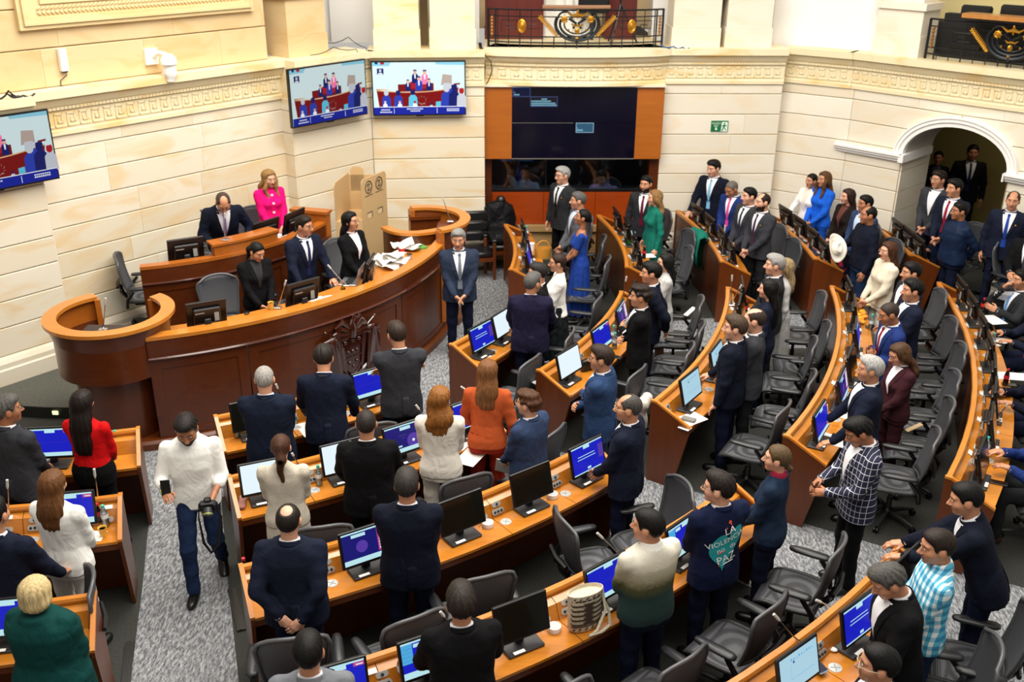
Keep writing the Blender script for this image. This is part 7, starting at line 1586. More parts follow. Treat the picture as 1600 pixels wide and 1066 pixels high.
back_text('LA', .088, .02, 1.315, WP, .2); back_text('VIOLENCIA', .064, -.005, 1.235, WP, .30); back_text('no', .066, -.045, 1.155, WP, .3); back_text('da', .06, .06, 1.18, WP, .3); back_text('PAZ', .092, .01, 1.065, WP, .25)
mb = MB(); back_poly(mb, [(-.075, 1.138), (-.01, 1.156), (-.01, 1.163), (-.075, 1.145)], .0098); back_poly(mb, [(.0, 1.40), (.025, 1.395), (.03, 1.415), (.01, 1.425)], .006); back_poly(mb, [(-.02, 1.36), (-.01, 1.36), (-.01, 1.372), (-.02, 1.37)], .006); back_poly(mb, [(.02, 1.385), (.03, 1.385), (.03, 1.4), (.02, 1.397)], .006); back_poly(mb, [(-.06, 1.05), (-.045, 1.055), (-.045, 1.062), (-.06, 1.058)], .006); back_poly(mb, [(-.06, 1.025), (-.045, 1.03), (-.045, 1.037), (-.06, 1.033)], .006)
acc(56, 'printed_accent', mb, plain('orange_print', '#e2552a', .7), False)
mb = MB(); back_poly(mb, [(-.03, 1.035), (.065, 1.062), (.065, 1.069), (-.03, 1.042)], .0098); acc(56, 'printed_underline', mb, WP, False)

# ------------------------------------------------------------------ chairs
ch = thing('office_chair', 'x', 'chair', group='black mesh office chairs')
M_MESH, nt, b = newmat('black_mesh_fabric'); v = coords(nt, 'Object'); 
wv1 = N(nt, 'ShaderNodeTexWave'); wv1.inputs['Scale'].default_value = 38; wv1.bands_direction = 'Z'; nt.links.new(v, wv1.inputs[0])
nt.links.new(ramp(nt, wv1.outputs['Fac'], [(.2, rgb('#55565a')), (.8, rgb('#333438'))]), b.inputs['Base Color']); b.inputs['Roughness'].default_value = .55; bump(nt, b, wv1.outputs['Fac'], .3, .004)
M_FRAME = plain('grey_frame', '#4c4d50', .3)
def back_xy(u_, v_):     # u -1..1, v 0..1 bottom to top
    hw = .195 + .075 * v_ ** .8; hw *= (1 - .22 * max(0, v_ - .78) / .22 * abs(u_) ** 0) if v_ > .78 else 1
    z_ = .53 + .53 * v_; y_ = -.245 - .10 * v_ + .05 * (2 * v_ - 1) ** 2 * .6 + .055 * u_ * u_ - .02
    return Vector((hw * u_, y_, z_))
mb = MB(); nu, nv = 8, 9
out = []
def bpt(i, j):
    u_, v_ = -1 + 2 * i / nu, j / nv; p = back_xy(u_, v_)
    if v_ > .9: p.z -= .05 * abs(u_) ** 3 * ((v_ - .9) / .1)
    return p
mb.add([bpt(i, j) for j in range(nv + 1) for i in range(nu + 1)], [(j * (nu + 1) + i, j * (nu + 1) + i + 1, (j + 1) * (nu + 1) + i + 1, (j + 1) * (nu + 1) + i) for j in range(nv) for i in range(nu)])
o = mb.build('backrest', M_MESH, ch, 'all'); sm = o.modifiers.new('thickness', 'SOLIDIFY'); sm.thickness = .012
mb = MB(); loop = [bpt(0, j) for j in range(nv + 1)] + [bpt(i, nv) for i in range(1, nu + 1)] + [bpt(nu, j) for j in range(nv - 1, -1, -1)] + [bpt(i, 0) for i in range(nu - 1, 0, -1)]
mb.tube(loop, .017, 6, closed=True); mb.build('back_frame', M_FRAME, ch, 'all')
mb = MB(); mb.tube([(-.17, -.335, .66), (0, -.35, .655), (.17, -.335, .66)], [.02, .026, .02], 6); mb.build('lumbar_pad', M_BLACK, ch, True)
mb = MB(); mb.tube([(0, -.10, .40), (0, -.22, .42), (0, -.30, .52), (0, -.33, .64)], [.03, .034, .03, .022], 7); mb.tube([(-.16, -.3, .6), (0, -.32, .56), (.16, -.3, .6)], .018, 6); mb.build('back_spine', M_BLACK, ch, True)
def seat_pt(u_, v_): hw = .235 + .03 * math.sin(PI * v_); return Vector((hw * u_, -.22 + .47 * v_, .475 - .02 * (1 - u_ * u_) * math.sin(PI * min(1, v_ + .1)) - (.045 * ((v_ - .75) / .25) ** 2 if v_ > .75 else 0)))
mb = MB(); mb.add([seat_pt(-1 + 2 * i / 8, j / 9) for j in range(10) for i in range(9)], [(j * 9 + i, j * 9 + i + 1, (j + 1) * 9 + i + 1, (j + 1) * 9 + i) for j in range(9) for i in range(8)])
o = mb.build('seat', M_MESH, ch, 'all'); sm = o.modifiers.new('thickness', 'SOLIDIFY'); sm.thickness = .022
mb = MB(); loop = [seat_pt(-1, j / 9) for j in range(10)] + [seat_pt(-1 + 2 * i / 8, 1) for i in range(1, 9)] + [seat_pt(1, j / 9) for j in range(8, -1, -1)] + [seat_pt(-1 + 2 * i / 8, 0) for i in range(7, 0, -1)]
mb.tube([p - Vector((0, 0, .008)) for p in loop], .02, 6, closed=True); mb.build('seat_frame', M_GRAPH, ch, 'all')
mb = MB(); mb.box((0, -.02, .40), (.24, .30, .07), None, .02); mb.build('mechanism', M_BLACK, ch)
for s in (-1, 1):
    mb = MB(); mb.tube([(.27 * s, -.24, .40), (.30 * s, -.22, .52), (.30 * s, -.13, .63)], [.022, .024, .02], 7); mb.build('arm_post', M_BLACK, ch, True)
    mb = MB(); L_ = [(-.20, .026, .018), (-.17, .046, .024), (-.05, .05, .026), (.08, .043, .026), (.13, .03, .02), (.14, .01, .01)]
    mb.add([Vector((.30 * s + r_ * math.cos(q), y_, .665 + h_ * math.sin(q) * .9)) for y_, r_, h_ in L_ for q in [2 * PI * i / 10 for i in range(10)]], [(i * 10 + k_, i * 10 + (k_ + 1) % 10, (i + 1) * 10 + (k_ + 1) % 10, (i + 1) * 10 + k_) for i in range(5) for k_ in range(10)] + [tuple(range(10)), tuple(range(50, 60))]); mb.build('armrest', plain('armrest_vinyl', '#232427', .38), ch, 'all')
mb = MB(); mb.lathe([(.028, .12), (.028, .25), (.02, .25), (.02, .37)], 10); mb.build('column', M_GRAPH, ch, True); mb = MB(); mb.lathe([(.05, .07), (.055, .12), (.03, .15)], 10); mb.build('hub', M_BLACK, ch, True)
LEGM = MB(); LEGM.tube([(0, .03, .105), (0, .17, .09), (0, .30, .07)], [.026, .022, .015], 6); LEGM = LEGM.mesh('leg', M_GRAPH, True)
CASM = MB(); q = Matrix.Rotation(PI / 2, 3, 'Y')
for x_ in (-.014, .014): CASM.lathe([(.001, -.009), (.028, -.009), (.03, -.004), (.03, .004), (.028, .009), (.001, .009)], 12, (x_, 0, .03), q)
CASM.box((0, 0, .055), (.014, .03, .03)); CASM = CASM.mesh('caster', M_BLACK, True)
for i in range(5):
    l_ = link('leg', LEGM, ch); l_.rotation_euler = (0, 0, 2 * PI * i / 5); c_ = link('caster', CASM, l_, (0, .30, 0))
chu = []
def chair(px_, py, label_, face=None, z=0.0, zt=1.06):
    """empty chair whose back-rest top shows at a pixel"""
    p = at(px_, py, zt + z); f = face
    if f is None: f = math.degrees(math.atan2(C0.y - p.y, C0.x - p.x))
    q = math.radians(f); x, y = p.x + math.cos(q) * .36, p.y + math.sin(q) * .36
    d = Vector((x - C0.x, y - C0.y)); r = d.length
    if face is None or math.cos(q - math.atan2(-d.y, -d.x)) > .8:      # tucked between its own desk and the row behind
        for i, rw in ROW.items():
            lo, hi = rw + .66, ROW.get(i + 1, rw + 1.6) - .40
            if rw + .1 < r < ROW.get(i + 1, rw + 1.6): d *= min(max(r, lo), hi) / r
    return put(ch, chu, (C0.x + d.x, C0.y + d.y, z), q - PI / 2, label_)
BM = 'black mesh office chair '
for a in ((900, 339, BM + 'behind the grey-haired man in mid-grey suit, far block', -170), (934, 370, BM + 'beside the woman in the cobalt dress, far block', 176), (939, 402, BM + 'on the aisle next to the white-bloused woman, far block', 170), (943, 462, BM + 'standing alone in the first right row, nearest the aisle gap', 165), (913, 520, BM + 'behind the woman in the long black skirt', 168),
          (845, 562, BM + 'behind the purple-navy suit, first right row', 150), (1103, 466, BM + 'tall-backed, farthest behind the curly-haired man', 172), (1105, 505, BM + 'second along behind the curly-haired man\'s row', 168), (1091, 541, BM + 'third along behind the curly-haired man\'s row', 164), (1007, 577, BM + 'behind the steel-blue suit at the row end', 150),
          (1077, 387, BM + 'wide-backed, left of the row with the black end panel, far block', -176), (1084, 360, BM + 'draped with a green jacket, far block', -165), (1046, 328, BM + 'behind the woman in emerald green', -160), (1224, 351, BM + 'right of the bearded man in charcoal', -160), (1249, 374, BM + 'nearer the aisle in the bearded man\'s row', -168), (1240, 306, BM + 'against the wall left of the woman in white', -120),
          (1381, 346, BM + 'behind the man holding the white hat', -155), (1407, 374, BM + 'behind the woman in ivory boucle, far block', -165), (1534, 349, BM + 'behind the navy windbreaker, against the dark archway', -150, .251), (1565, 374, BM + 'turned sideways near the right archway pier', -60, .251),
          (1294, 459, BM + 'farthest in the row behind the long black hair', 175), (1302, 506, BM + 'second in the row behind the long black hair', 170), (1281, 531, BM + 'third in the row behind the long black hair', 166), (1285, 586, BM + 'fourth in the row behind the long black hair', 160), (1237, 634, BM + 'nearest the aisle behind the balding man in charcoal', 150),
          (1484, 455, BM + 'farthest before the right edge desk', 176), (1498, 499, BM + 'second before the right edge desk', 174), (1513, 540, BM + 'third before the right edge desk', 170), (1504, 584, BM + 'fourth before the right edge desk', 168), (1496, 628, BM + 'fifth before the right edge desk, behind the silver hair', 164), (1474, 676, BM + 'nearest the aisle before the right edge desk, behind the check blazer', 160),
          (870, 808, BM + 'turned side-on behind the third middle row', 20), (1077, 752, BM + 'with a wide grey back at the third middle row\'s aisle end', 200), (655, 968, BM + 'behind the lit voting screen in the lower middle', 122), (762, 905, BM + 'with its mesh back behind the black screen in the lower middle', 112), (455, 1003, BM + 'low beside the light grey jacket, bottom left of the middle block', 102),
          (735, 748, BM + 'behind the switched-off screen in the third middle row', 118), (512, 842, BM + 'peeking over the third middle row behind the tweed woman', 104), (877, 672, BM + 'edge-on behind the slate blue suit', 150), (602, 680, BM + 'behind the cropped-haired man in black', 110),
          (850, 1040, BM + 'cut by the bottom edge below the ombre sweater', 120), (1222, 945, BM + 'with lit mesh back between the petrol blazer and the blue screen', 138), (1325, 850, BM + 'facing the slogan blazer at the fifth row\'s aisle end', 150), (1085, 1030, BM + 'lowest one right of the ombre sweater, bottom edge', 132),
          (1572, 1010, BM + 'in the bottom right corner with two pale armrests', 165), (1625, 960, BM + 'cut by the right photo edge in the lower corner', 160), (152, 894, BM + 'behind the white suit, side-on by the left aisle', 205),
          (1622, 1100, BM + 'below the bottom right corner', 170)):
    chair(*a)
for a in ((175, 398, BM + 'empty and turned sideways at the left end of the rostrum', 15, .351), (335, 428, BM + 'empty at the left of the rostrum front desk', -58, .351), (432, 394, BM + 'behind the woman in black blazer on the rostrum', -50, .351), (517, 373, BM + 'between the navy suit and the long-haired woman on the rostrum', -42, .351), (292, 327, BM + 'left of the bowing man on the upper rostrum', -55, .602), (388, 322, BM + 'right of the bowing man on the upper rostrum', -50, .602)):
    chair(*a)
for pid, lb in ((28, 'under the bearded seated man, far block'), (32, 'under the seated man with the red tie, right photo edge'), (33, 'under the third seated person at the right photo edge'), (34, 'under the seated person with brown shoes'), (7, 'under the man in grey-blue inside the booth'), (8, 'under the man in lavender inside the booth'), (31, 'under the seated man with hand over his mouth')):
    rt = PEOPLE[pid]['root']; put(ch, chu, rt.location, rt.rotation_euler.z, BM + lb)
# leather armchair by the right podium, and another under a dark coat
la = thing('leather_armchair', 'black leather armchair with wooden legs beside the right podium', 'chair', at(742, 432, 0), math.radians(-80) - PI / 2)
M_LEA = plain('black_leather', '#131315', .35)
mb = MB(); mb.box((0, 0, .44), (.52, .5, .1), None, .03); mb.build('seat', M_LEA, la, True)
for i in range(3): mb = MB(); mb.box((0, -.25, .62 + .17 * i), (.5, .08, .16), None, .025); mb.build('back_cushion', M_LEA, la, True)
for s in (-1, 1):
    mb = MB(); mb.box((.29 * s, .0, .66), (.07, .5, .05), None, .012); mb.build('armrest', M_LEA, la)
    for y_ in (-.22, .22): mb = MB(); mb.box((.29 * s, y_, .318), (.05, .05, .632), None, .006); mb.build('leg', M_PANEL, la)
mb = MB(); mb.box((0, .02, .36), (.54, .48, .06)); mb.build('seat_rail', M_PANEL, la)
lb_ = copy_tree(la); lb_.location = at(782, 420, 0); lb_['label'] = 'leather armchair hidden under a black coat left of the first far row'
ax, P = grid((-.36, -.45, .3), (.36, .32, 1.2), .03); d = smin(el(P, (0, -.24, .78), (.30, .14, .36)), el(P, (0, -.02, .56), (.26, .28, .16)), .12) + .015 * np.sin(22 * P[0]) * np.sin(18 * P[2]); V, F = surf_nets(d, *ax)
o = link('draped_coat', to_me('draped_coat', V, F, cloth('black_nylon', '#121214', .2, .9, 0, .5)), None, lb_.location, lb_.rotation_euler); tag(o, 'black coat heaped over the armchair by the first far row', 'coat')
mb = MB(); mb.lathe([(.001, .06), (.05, .055), (.075, .02), (.08, 0)], 14, (0, 0, 0)); mb.box((0, .08, .005), (.11, .09, .012), None, .004); o = mb.build('black_cap', M_BLACK, None, True); o.location = lb_.location + Vector((0, .24, 1.13)); tag(o, 'black cap on top of the heaped coat', 'cap')
# ================================================================== SMALL THINGS
WT = .7508; RT = 1.202
M_TEALCAP = plain('teal_cap', '#3fb8a4', .4); M_PET = glass('clear_plastic', (.86, .92, .93), .16); M_COLA = plain('dark_cola', '#1c0806', .15); M_REDL = plain('red_label', '#c22026', .5); M_WLAB = plain('white_label', '#dfe6ea', .5)
bt = thing('water_bottle', 'x', 'bottle')
mb = MB(); mb.lathe([(.028, .001), (.031, .01), (.031, .06), (.028, .07), (.031, .08), (.031, .13), (.026, .155), (.013, .18), (.013, .19)], 14); mb.build('body', M_PET, bt, True)
mb = MB(); mb.lathe([(.001, .006), (.026, .006), (.027, .09), (.001, .09)], 12); mb.build('water', plain('still_water', '#c9d8da', .1), bt, True)
mb = MB(); mb.lathe([(.0318, .085), (.0318, .125)], 14); mb.build('label', M_WLAB, bt, True)
mb = MB(); mb.lathe([(.015, .185), (.015, .208), (.001, .208)], 12); mb.build('cap', M_TEALCAP, bt, True)
ub = []
for px_, py, z, lb in ((371, 683, WT, 'water bottle at the left end of the front middle row'), (460, 662, WT, 'water bottle beside the grey-haired man\'s elbow in the front row'), (584, 622, WT, 'small teal-capped bottle under the front row screen'), (499, 758, WT, 'water bottle right of the tweed woman'), (895, 588, WT, 'water bottle before the pale screen, second right row'), (958, 533, WT, 'water bottle behind the quilted handbag'), (960, 545, WT, 'water bottle nearest the curly-haired man'),
                  (1360, 515, WT, 'water bottle on the fourth right row amid orange wrappers'), (1538, 712, WT, 'water bottle at the aisle end of the right edge desk'), (628, 1062, WT, 'water bottle before the lit voting screen at the bottom'), (166, 822, WT, 'green-tinted water bottle beside the yellow cup, left block'), (184, 702, WT, 'water bottle by the red blouse sleeve'), (1549, 545, WT, 'clear bottle by the white plate, right edge desk'), (823, 372, WT, 'small green bottle on the first far row'), (1470, 400, WT, 'green-capped bottle left of the navy windbreaker'), (1411, 352, WT, 'green bottle on the last far row below the grey suit')):
    put(bt, ub, at(px_, py, z), 0, lb, 'water bottles on the desks')
cb = thing('cola_bottle', 'x', 'bottle')
mb = MB(); mb.lathe([(.027, .001), (.03, .01), (.03, .06), (.026, .075), (.03, .1), (.022, .15), (.012, .175), (.012, .185)], 14); mb.build('body', M_COLA, cb, True)
mb = MB(); mb.lathe([(.0312, .085), (.0285, .125)], 14); mb.build('label', M_REDL, cb, True); mb = MB(); mb.lathe([(.014, .18), (.014, .2), (.001, .2)], 12); mb.build('cap', M_REDL, cb, True)
ub = []
for px_, py, z, lb in ((878, 594, WT, 'red-labelled cola bottle before the pale screen, second right row'), (157, 818, WT, 'dark cola bottle beside the left microphone'), (1006, 404, WT, 'red-capped cola bottle beside the green bag, far block'), (1164, 492, WT, 'cola bottle at the far end of the third right row'), (1570, 602, WT, 'pink-labelled bottle by the long white sheet at the right'), (384, 905, WT, 'red-labelled bottle by the left end of the third middle row'), (1534, 488, WT, 'red-capped bottle at the far end of the right edge desk')): put(cb, ub, at(px_, py, z), 0, lb, 'cola bottles on the desks')
def lathe_thing(name, label_, cat, p, prof, m, parts=(), n=18, group=None):
    t = thing(name, label_, cat, p, 0, group); mb = MB(); mb.lathe(prof, n); mb.build('body', m, t, True)
    for nm, pr, mm in parts: mb = MB(); mb.lathe(pr, n); mb.build(nm, mm, t, True)
    return t
CUP = [(.024, .001), (.036, .085), (.037, .088), (.033, .086), (.022, .006), (.001, .006)]
M_YCUP = plain('yellow_paper', '#e8b84a', .6)
lathe_thing('paper_cup', 'yellow paper cup beside the cola bottle in the left block', 'cup', at(162, 838, WT), CUP, M_YCUP, [('coffee', [(.001, .07), (.032, .07)], plain('coffee', '#7a4a1c', .2))])
lathe_thing('paper_cup', 'yellow paper cup by the clasped hands of the woman in black', 'cup', at(424, 483, RT), CUP, M_YCUP, [('coffee', [(.001, .07), (.032, .07)], MATS['coffee'])])
lathe_thing('paper_cup', 'white lidded coffee cup on the first far row', 'cup', at(831, 392, WT), [(.03, .001), (.04, .11), (.001, .11)], M_PAPER, [('lid', [(.043, .11), (.043, .122), (.03, .13), (.001, .13)], M_WHITE)])
lathe_thing('mug', 'white mug with a red print beside the paper heap on the rostrum', 'cup', at(628, 397, RT), [(.04, .001), (.042, .11), (.038, .11), (.036, .01), (.001, .01)], M_PAPER, [('print', [(.0428, .04), (.043, .085)], M_REDL)])
lathe_thing('cup', 'small dark and white cup at the edge of the rostrum papers', 'cup', at(640, 405, RT), [(.03, .001), (.036, .07), (.001, .068)], plain('cup_grey', '#b9aba2', .5), [('rim', [(.037, .068), (.037, .075)], M_BLACK)])
for px_, py, lb in ((762, 822, 'white round desk speaker between the two dark screens, third middle row'), (863, 777, 'white round desk speaker right of the second dark screen'), (866, 985, 'white round desk speaker beside the woven bag'), (1414, 902, 'white round desk speaker by the aqua checked shirt'), (1358, 968, 'white round desk speaker near the bowing grey-haired man'), (765, 575, 'white round desk speaker by the phone, first right row'), (73, 724, 'white round desk speaker at the charcoal sleeve, left block'), (1346, 655, 'white round desk speaker in the fourth right row'), (1535, 725, 'white round desk speaker at the end of the right edge desk')):
    lathe_thing('desk_speaker', lb, 'speaker', at(px_, py, WT), [(.05, .001), (.052, .02), (.05, .042), (.044, .045)], M_WHITE, [('grille', [(.044, .046), (.001, .047)], plain('grille_grey', '#b4b6b6', .4))], 20, 'round desk speakers')
def sheet(px_, py, w_, h, rz, label_, z=WT, m=M_PAPER, name='paper', cat='paper', t_=.003, stackn=1):
    o = MB(); 
    for i in range(stackn): o.box((R.uniform(-.01, .01) * (stackn > 1), R.uniform(-.01, .01) * (stackn > 1), t_ / 2 + i * t_ * 1.02), (w_, h, t_), Matrix.Rotation(R.uniform(-.06, .06) * (stackn > 1), 3, 'Z'))
    o = o.build(name, m, None); o.location = at(px_, py, z); o.rotation_euler = (0, 0, math.radians(rz)); return tag(o, label_, cat)
for a in ((750, 552, .30, .21, -55, 'white sheet under the black phone, first right row'), (484, 670, .21, .30, 30, 'white sheet by the hand of the bowing navy suit'), (722, 690, .21, .30, -30, 'white sheet left of the orange blazer'), (735, 715, .21, .30, -25, 'white sheet under the hand of the woman in orange'), (1080, 655, .21, .28, -55, 'printed sheet at the aisle end of the third right row'), (1302, 688, .30, .21, -35, 'white sheet with a phone at the check blazer'), (1318, 645, .21, .25, -40, 'white sheet before the silver-haired man'), (1552, 500, .21, .30, 10, 'large white sheet before the seated man with light blue tie'), (1580, 588, .34, .2, -10, 'long white sheet at the right photo edge'), (143, 838, .21, .15, 0, 'white note under the yellow cup, left block'),
          (845, 604 - 8, .2, .1, 40, 'white card on the console of the second right row'), (1010, 400, .25, .18, 10, 'green-edged brochure on the second far row'), (1150, 340, .2, .28, -20, 'loose papers on the third far row'), (1225, 372, .2, .15, -20, 'blue and white papers on the fourth far row'), (1560, 540, .05, .05, 30, 'crumpled white tissue on the right edge desk'), (1070, 669, .12, .08, -40, 'red and white leaflet under the grey case'), (740, 380, .01, .01, 0, '')):
    if a[5]: sheet(*a)
sheet(524, 468, .21, .30, 20, 'white sheet under the leaning man\'s hand on the rostrum', RT); sheet(505, 470, .2, .26, 60, 'second white sheet on the rostrum beside the monitor', RT)
def heap(label_, px_, py, z, n_, s=1.0, name='paper_heap'):
    t = thing(name, label_, 'papers', at(px_, py, z))
    for i in range(n_):
        mb = MB(); g = 5; vs = []
        M = Matrix.Rotation(R.uniform(0, 6.28), 3, 'Z') @ Matrix.Rotation(R.uniform(-.35, .35), 3, 'X'); o_ = Vector((R.uniform(-.16, .16) * s, R.uniform(-.1, .1) * s, .03 + .016 * i))
        for a_ in range(g):
            for b_ in range(g): vs.append(M @ Vector(((a_ / 4 - .5) * .21, (b_ / 4 - .5) * .29, .03 * math.sin(a_ * 1.1 + i) * math.cos(b_ * .9))) + o_)
        mb.add(vs, [(a_ * g + b_, a_ * g + b_ + 1, (a_ + 1) * g + b_ + 1, (a_ + 1) * g + b_) for a_ in range(g - 1) for b_ in range(g - 1)]); mb.build('sheet', M_PAPER, t, True)
    return t
heap('heap of curled white papers on the right half of the rostrum desk', 612, 415, RT, 9); heap('loose white papers spread toward the right end of the rostrum', 640, 392, RT, 5, .8)
sheet(655, 388, .2, .14, 30, 'green-edged booklet at the right end of the rostrum desk', RT, plain('green_edge', '#5f9a4a', .6), 'booklet', 'book', .02)
def phone(px_, py, rz, label_, z=WT + .003, m=M_BLACK):
    t = thing('phone', label_, 'phone', at(px_, py, z), math.radians(rz)); mb = MB(); mb.box((0, 0, .0045), (.075, .155, .009), None, .004); mb.build('body', m, t); mb = MB(); mb.box((0, 0, .0095), (.066, .143, .001)); mb.build('screen', SCR['off'], t); return t
for a in ((763, 552, 60, 'black phone on the white sheet, first right row', WT + .007), (962, 558, 60, 'dark grey phone at the edge of the second right row'), (1312, 683, 60, 'black phone among the check blazer\'s papers', WT + .007), (1345, 597, 70, 'black phone on the fourth right row by the silver-haired man'), (1362, 512, 75, 'black phone beside the blue suit, fourth right row'), (1585, 707, 65, 'black phone at the right edge beside the outstretched hand'), (1560, 755, 65, 'dark phone with pale rim at the aisle end of the right edge desk'), (1577, 602, 80, 'black phone below the long white sheet at the right'), (1340, 622, 60, 'small dark phone before the maroon suit')): phone(*a)
# bell, laptop, small rostrum things
t = lathe_thing('hand_bell', 'small golden hand bell on the rostrum desk', 'bell', at(536, 452, RT), [(.001, .001), (.032, .001), (.03, .012), (.018, .035), (.012, .05), (.001, .052)], plain('brass', '#c59a34', .22, 1.0), [('handle', [(.008, .05), (.006, .06), (.011, .08), (.007, .1), (.001, .104)], plain('brass_handle', '#a8843a', .3, .8))])
lp = thing('laptop', 'silver laptop open beside the black monitor on the rostrum', 'laptop', at(548, 440, RT), math.radians(ang(548, 440, RT) + 90) + .45)
M_ALU = plain('silver_aluminium', '#b9bcc0', .3, .8); mb = MB(); mb.box((0, 0, .008), (.33, .23, .016), None, .005); mb.build('base', M_ALU, lp); mb = MB(); mb.box((0, -.13, .115), (.33, .008, .22), Matrix.Rotation(.25, 3, 'X'), .004); mb.build('lid', M_ALU, lp); mb = MB(); mb.box((0, .0, .0165), (.28, .1, .002)); mb.build('keyboard', M_GRAPH, lp)
for px_, py, lb in ((386, 490, 'black computer mouse on the left of the rostrum desk'),):
    o = MB(); o.ell((0, 0, .012), (.03, .05, .014), 12, 8); o = o.build('mouse', M_BLACK, None, True); o.location = at(px_, py, RT); tag(o, lb, 'mouse')
ax, P = grid((-.14, -.1, -.1), (.14, .1, .2), .022); V, F = surf_nets(smin(el(P, (0, 0, .03), (.08, .06, .08)), el(P, (.02, 0, .12), (.05, .03, .05)), .04) + .012 * np.sin(40 * P[0]) * np.sin(36 * P[2]), *ax)
o = link('plastic_bag', to_me('plastic_bag', V, F, glass('thin_plastic', (.93, .95, .96), .3)), None, at(525, 425, .86)); tag(o, 'crumpled clear plastic bag on the chair beside the leaning man', 'bag')
bx = MB(); bx.box((0, 0, .02), (.13, .09, .04), None, .006); o = bx.build('tissue_box', M_WHITE, None); o.location = at(441, 371, 1.452); tag(o, 'small white box behind the presidency desk microphone', 'box')
# food wrappers and cloths on the fourth right row
t = thing('snack_packets', 'orange and yellow snack wrappers at the far end of the fourth right row', 'wrappers', at(1345, 500, WT))
for i in range(7):
    mb = MB(); mb.ell((R.uniform(-.09, .09), -.06 * i + .22, .03), (.05, .04, .026), 8, 5, Matrix.Rotation(R.uniform(0, 3), 3, 'Z')); mb.build('wrapper', plain('orange_foil' if i % 2 else 'amber_foil', '#e8861c' if i % 2 else '#e0a028', .35), t, True)
t = thing('snack_bag', 'pale folded snack bag beside the ivory jacket', 'bag', at(1352, 480, WT)); mb = MB(); mb.ell((0, 0, .05), (.1, .07, .05), 10, 6); mb.build('packet', plain('cream_foil', '#e6d6a2', .4), t, True)
lathe_thing('plate', 'white paper plate on the right edge desk', 'plate', at(1564, 534, WT), [(.001, .004), (.06, .004), (.085, .014), (.088, .016), (.085, .01), (.06, .0), (.001, .0)], M_PAPER, (), 22)
# bags
def bag_weave(name):
    """woven wool bag: cream ground with dark stepped hooks"""
    m, nt, b = newmat(name); v = coords(nt, 'Object'); sp = nt.nodes.new('ShaderNodeSeparateXYZ'); nt.links.new(v, sp.inputs[0])
    return m
mo = thing('woven_bag', 'cream and brown woven bag with hook motifs leaning on the desk', 'bag', at(912, 980, WT), math.radians(-64) + PI / 2)
MWC = cloth('cream_wool', '#d9cdb4', .1, .5, .8); MWB = plain('brown_wool', '#43342a', .95)
mb = MB(); mb.lathe([(.001, .0), (.10, .004), (.118, .03), (.12, .14), (.124, .25), (.128, .27), (.122, .272), (.115, .25)], 22, (0, 0, 0), None, 1, .5); mb.build('body', MWC, mo, True)
mb = MB(); EB = lambda a_, z_: Vector((math.sin(a_) * .1235, -math.cos(a_) * .0625, z_))
def strip(a0, z0, a1, z1, w_):
    n_ = 6; vs = []
    dv = Vector((a1 - a0, (z1 - z0) / .12)); pn = Vector((-dv.y, dv.x)).normalized() * w_
    for i in range(n_ + 1):
        f = i / n_; a_ = a0 + (a1 - a0) * f; z_ = z0 + (z1 - z0) * f
        vs += [EB(a_ + pn.x / .12, z_ + pn.y), EB(a_ - pn.x / .12, z_ - pn.y)]
    mb.add(vs, [(2 * i, 2 * i + 2, 2 * i + 3, 2 * i + 1) for i in range(n_)])
for i in range(5):
    z_ = .065 + .034 * i
    for s in (-1, 1): strip(s * .12, z_, s * 1.05, z_, .0068); strip(s * 1.05, z_, s * 1.15, z_ + .017, .004); strip(s * .12, z_, s * .3, z_ + .017, .004)
strip(-.1, .065, -.1, .215, .012); strip(.1, .065, .1, .215, .012); strip(0, .06, 0, .21, .01); strip(-1.1, .235, 1.1, .235, .006); strip(-1.1, .05, 1.1, .05, .004)
for i in range(6): strip(-.95 + .38 * i, .025, -.8 + .38 * i, .038, .006); strip(-.95 + .38 * i, .244, -.8 + .38 * i, .258, .005)
mb.build('hook_motif', MWB, mo, False); 
mb = MB(); mb.tube([(.12, 0, .2), (.16, -.04, .1), (.15, -.08, .02), (.08, -.1, .006), (-.02, -.1, .006), (.05, -.09, .02), (.13, -.05, .12), (.122, 0, .25)], .011, 6); mb.build('strap', MWC, mo, True); mo.scale = (1.14, 1.1, 1.24)
hb = thing('quilted_handbag', 'black quilted handbag with gold chain on the second right row', 'bag', at(918, 578, WT), math.radians(30))
mb = MB(); mb.box((0, 0, .07), (.2, .09, .14), None, .025); mb.build('body', M_LEA, hb, True); mb = MB(); mb.box((0, -.046, .1), (.19, .012, .08), None, .005); mb.build('flap', M_LEA, hb, True)
mb = MB(); mb.tube([(-.09, 0, .14), (-.06, -.06, .19), (.03, -.07, .18), (.09, -.06, .1), (.12, -.1, .02), (.09, 0, .14)], .007, 6); mb.build('chain', M_GOLD, hb, True)
kb = thing('basket_bag', 'ochre basket bag with a round handle on the first far row', 'bag', at(848, 402, WT), .3)
mb = MB(); mb.lathe([(.001, 0), (.11, .0), (.13, .15), (.125, .15), (.1, .01)], 18, (0, 0, 0), None, 1, .6); mb.build('body', plain('ochre_straw', '#c58a2c', .7), kb, True); mb = MB(); mb.tube([(.1 * math.cos(q), 0, .15 + .11 * math.sin(q)) for q in [PI * i / 10 for i in range(11)]], .009, 6); mb.build('handle', MATS['ochre_straw'], kb, True)
gb = thing('gift_bag', 'green and mint paper bag on the second far row', 'bag', at(983, 381, WT), .4)
mb = MB(); mb.lathe([(.001, 0), (.07, .0), (.085, .1), (.08, .1)], 12, (0, 0, 0)); mb.build('lower', plain('leaf_green', '#3c9a3e', .5), gb, True); mb = MB(); mb.lathe([(.085, .1), (.095, .19), (.09, .18), (.08, .1)], 12); mb.build('upper', plain('mint', '#a8d8c4', .5), gb, True)
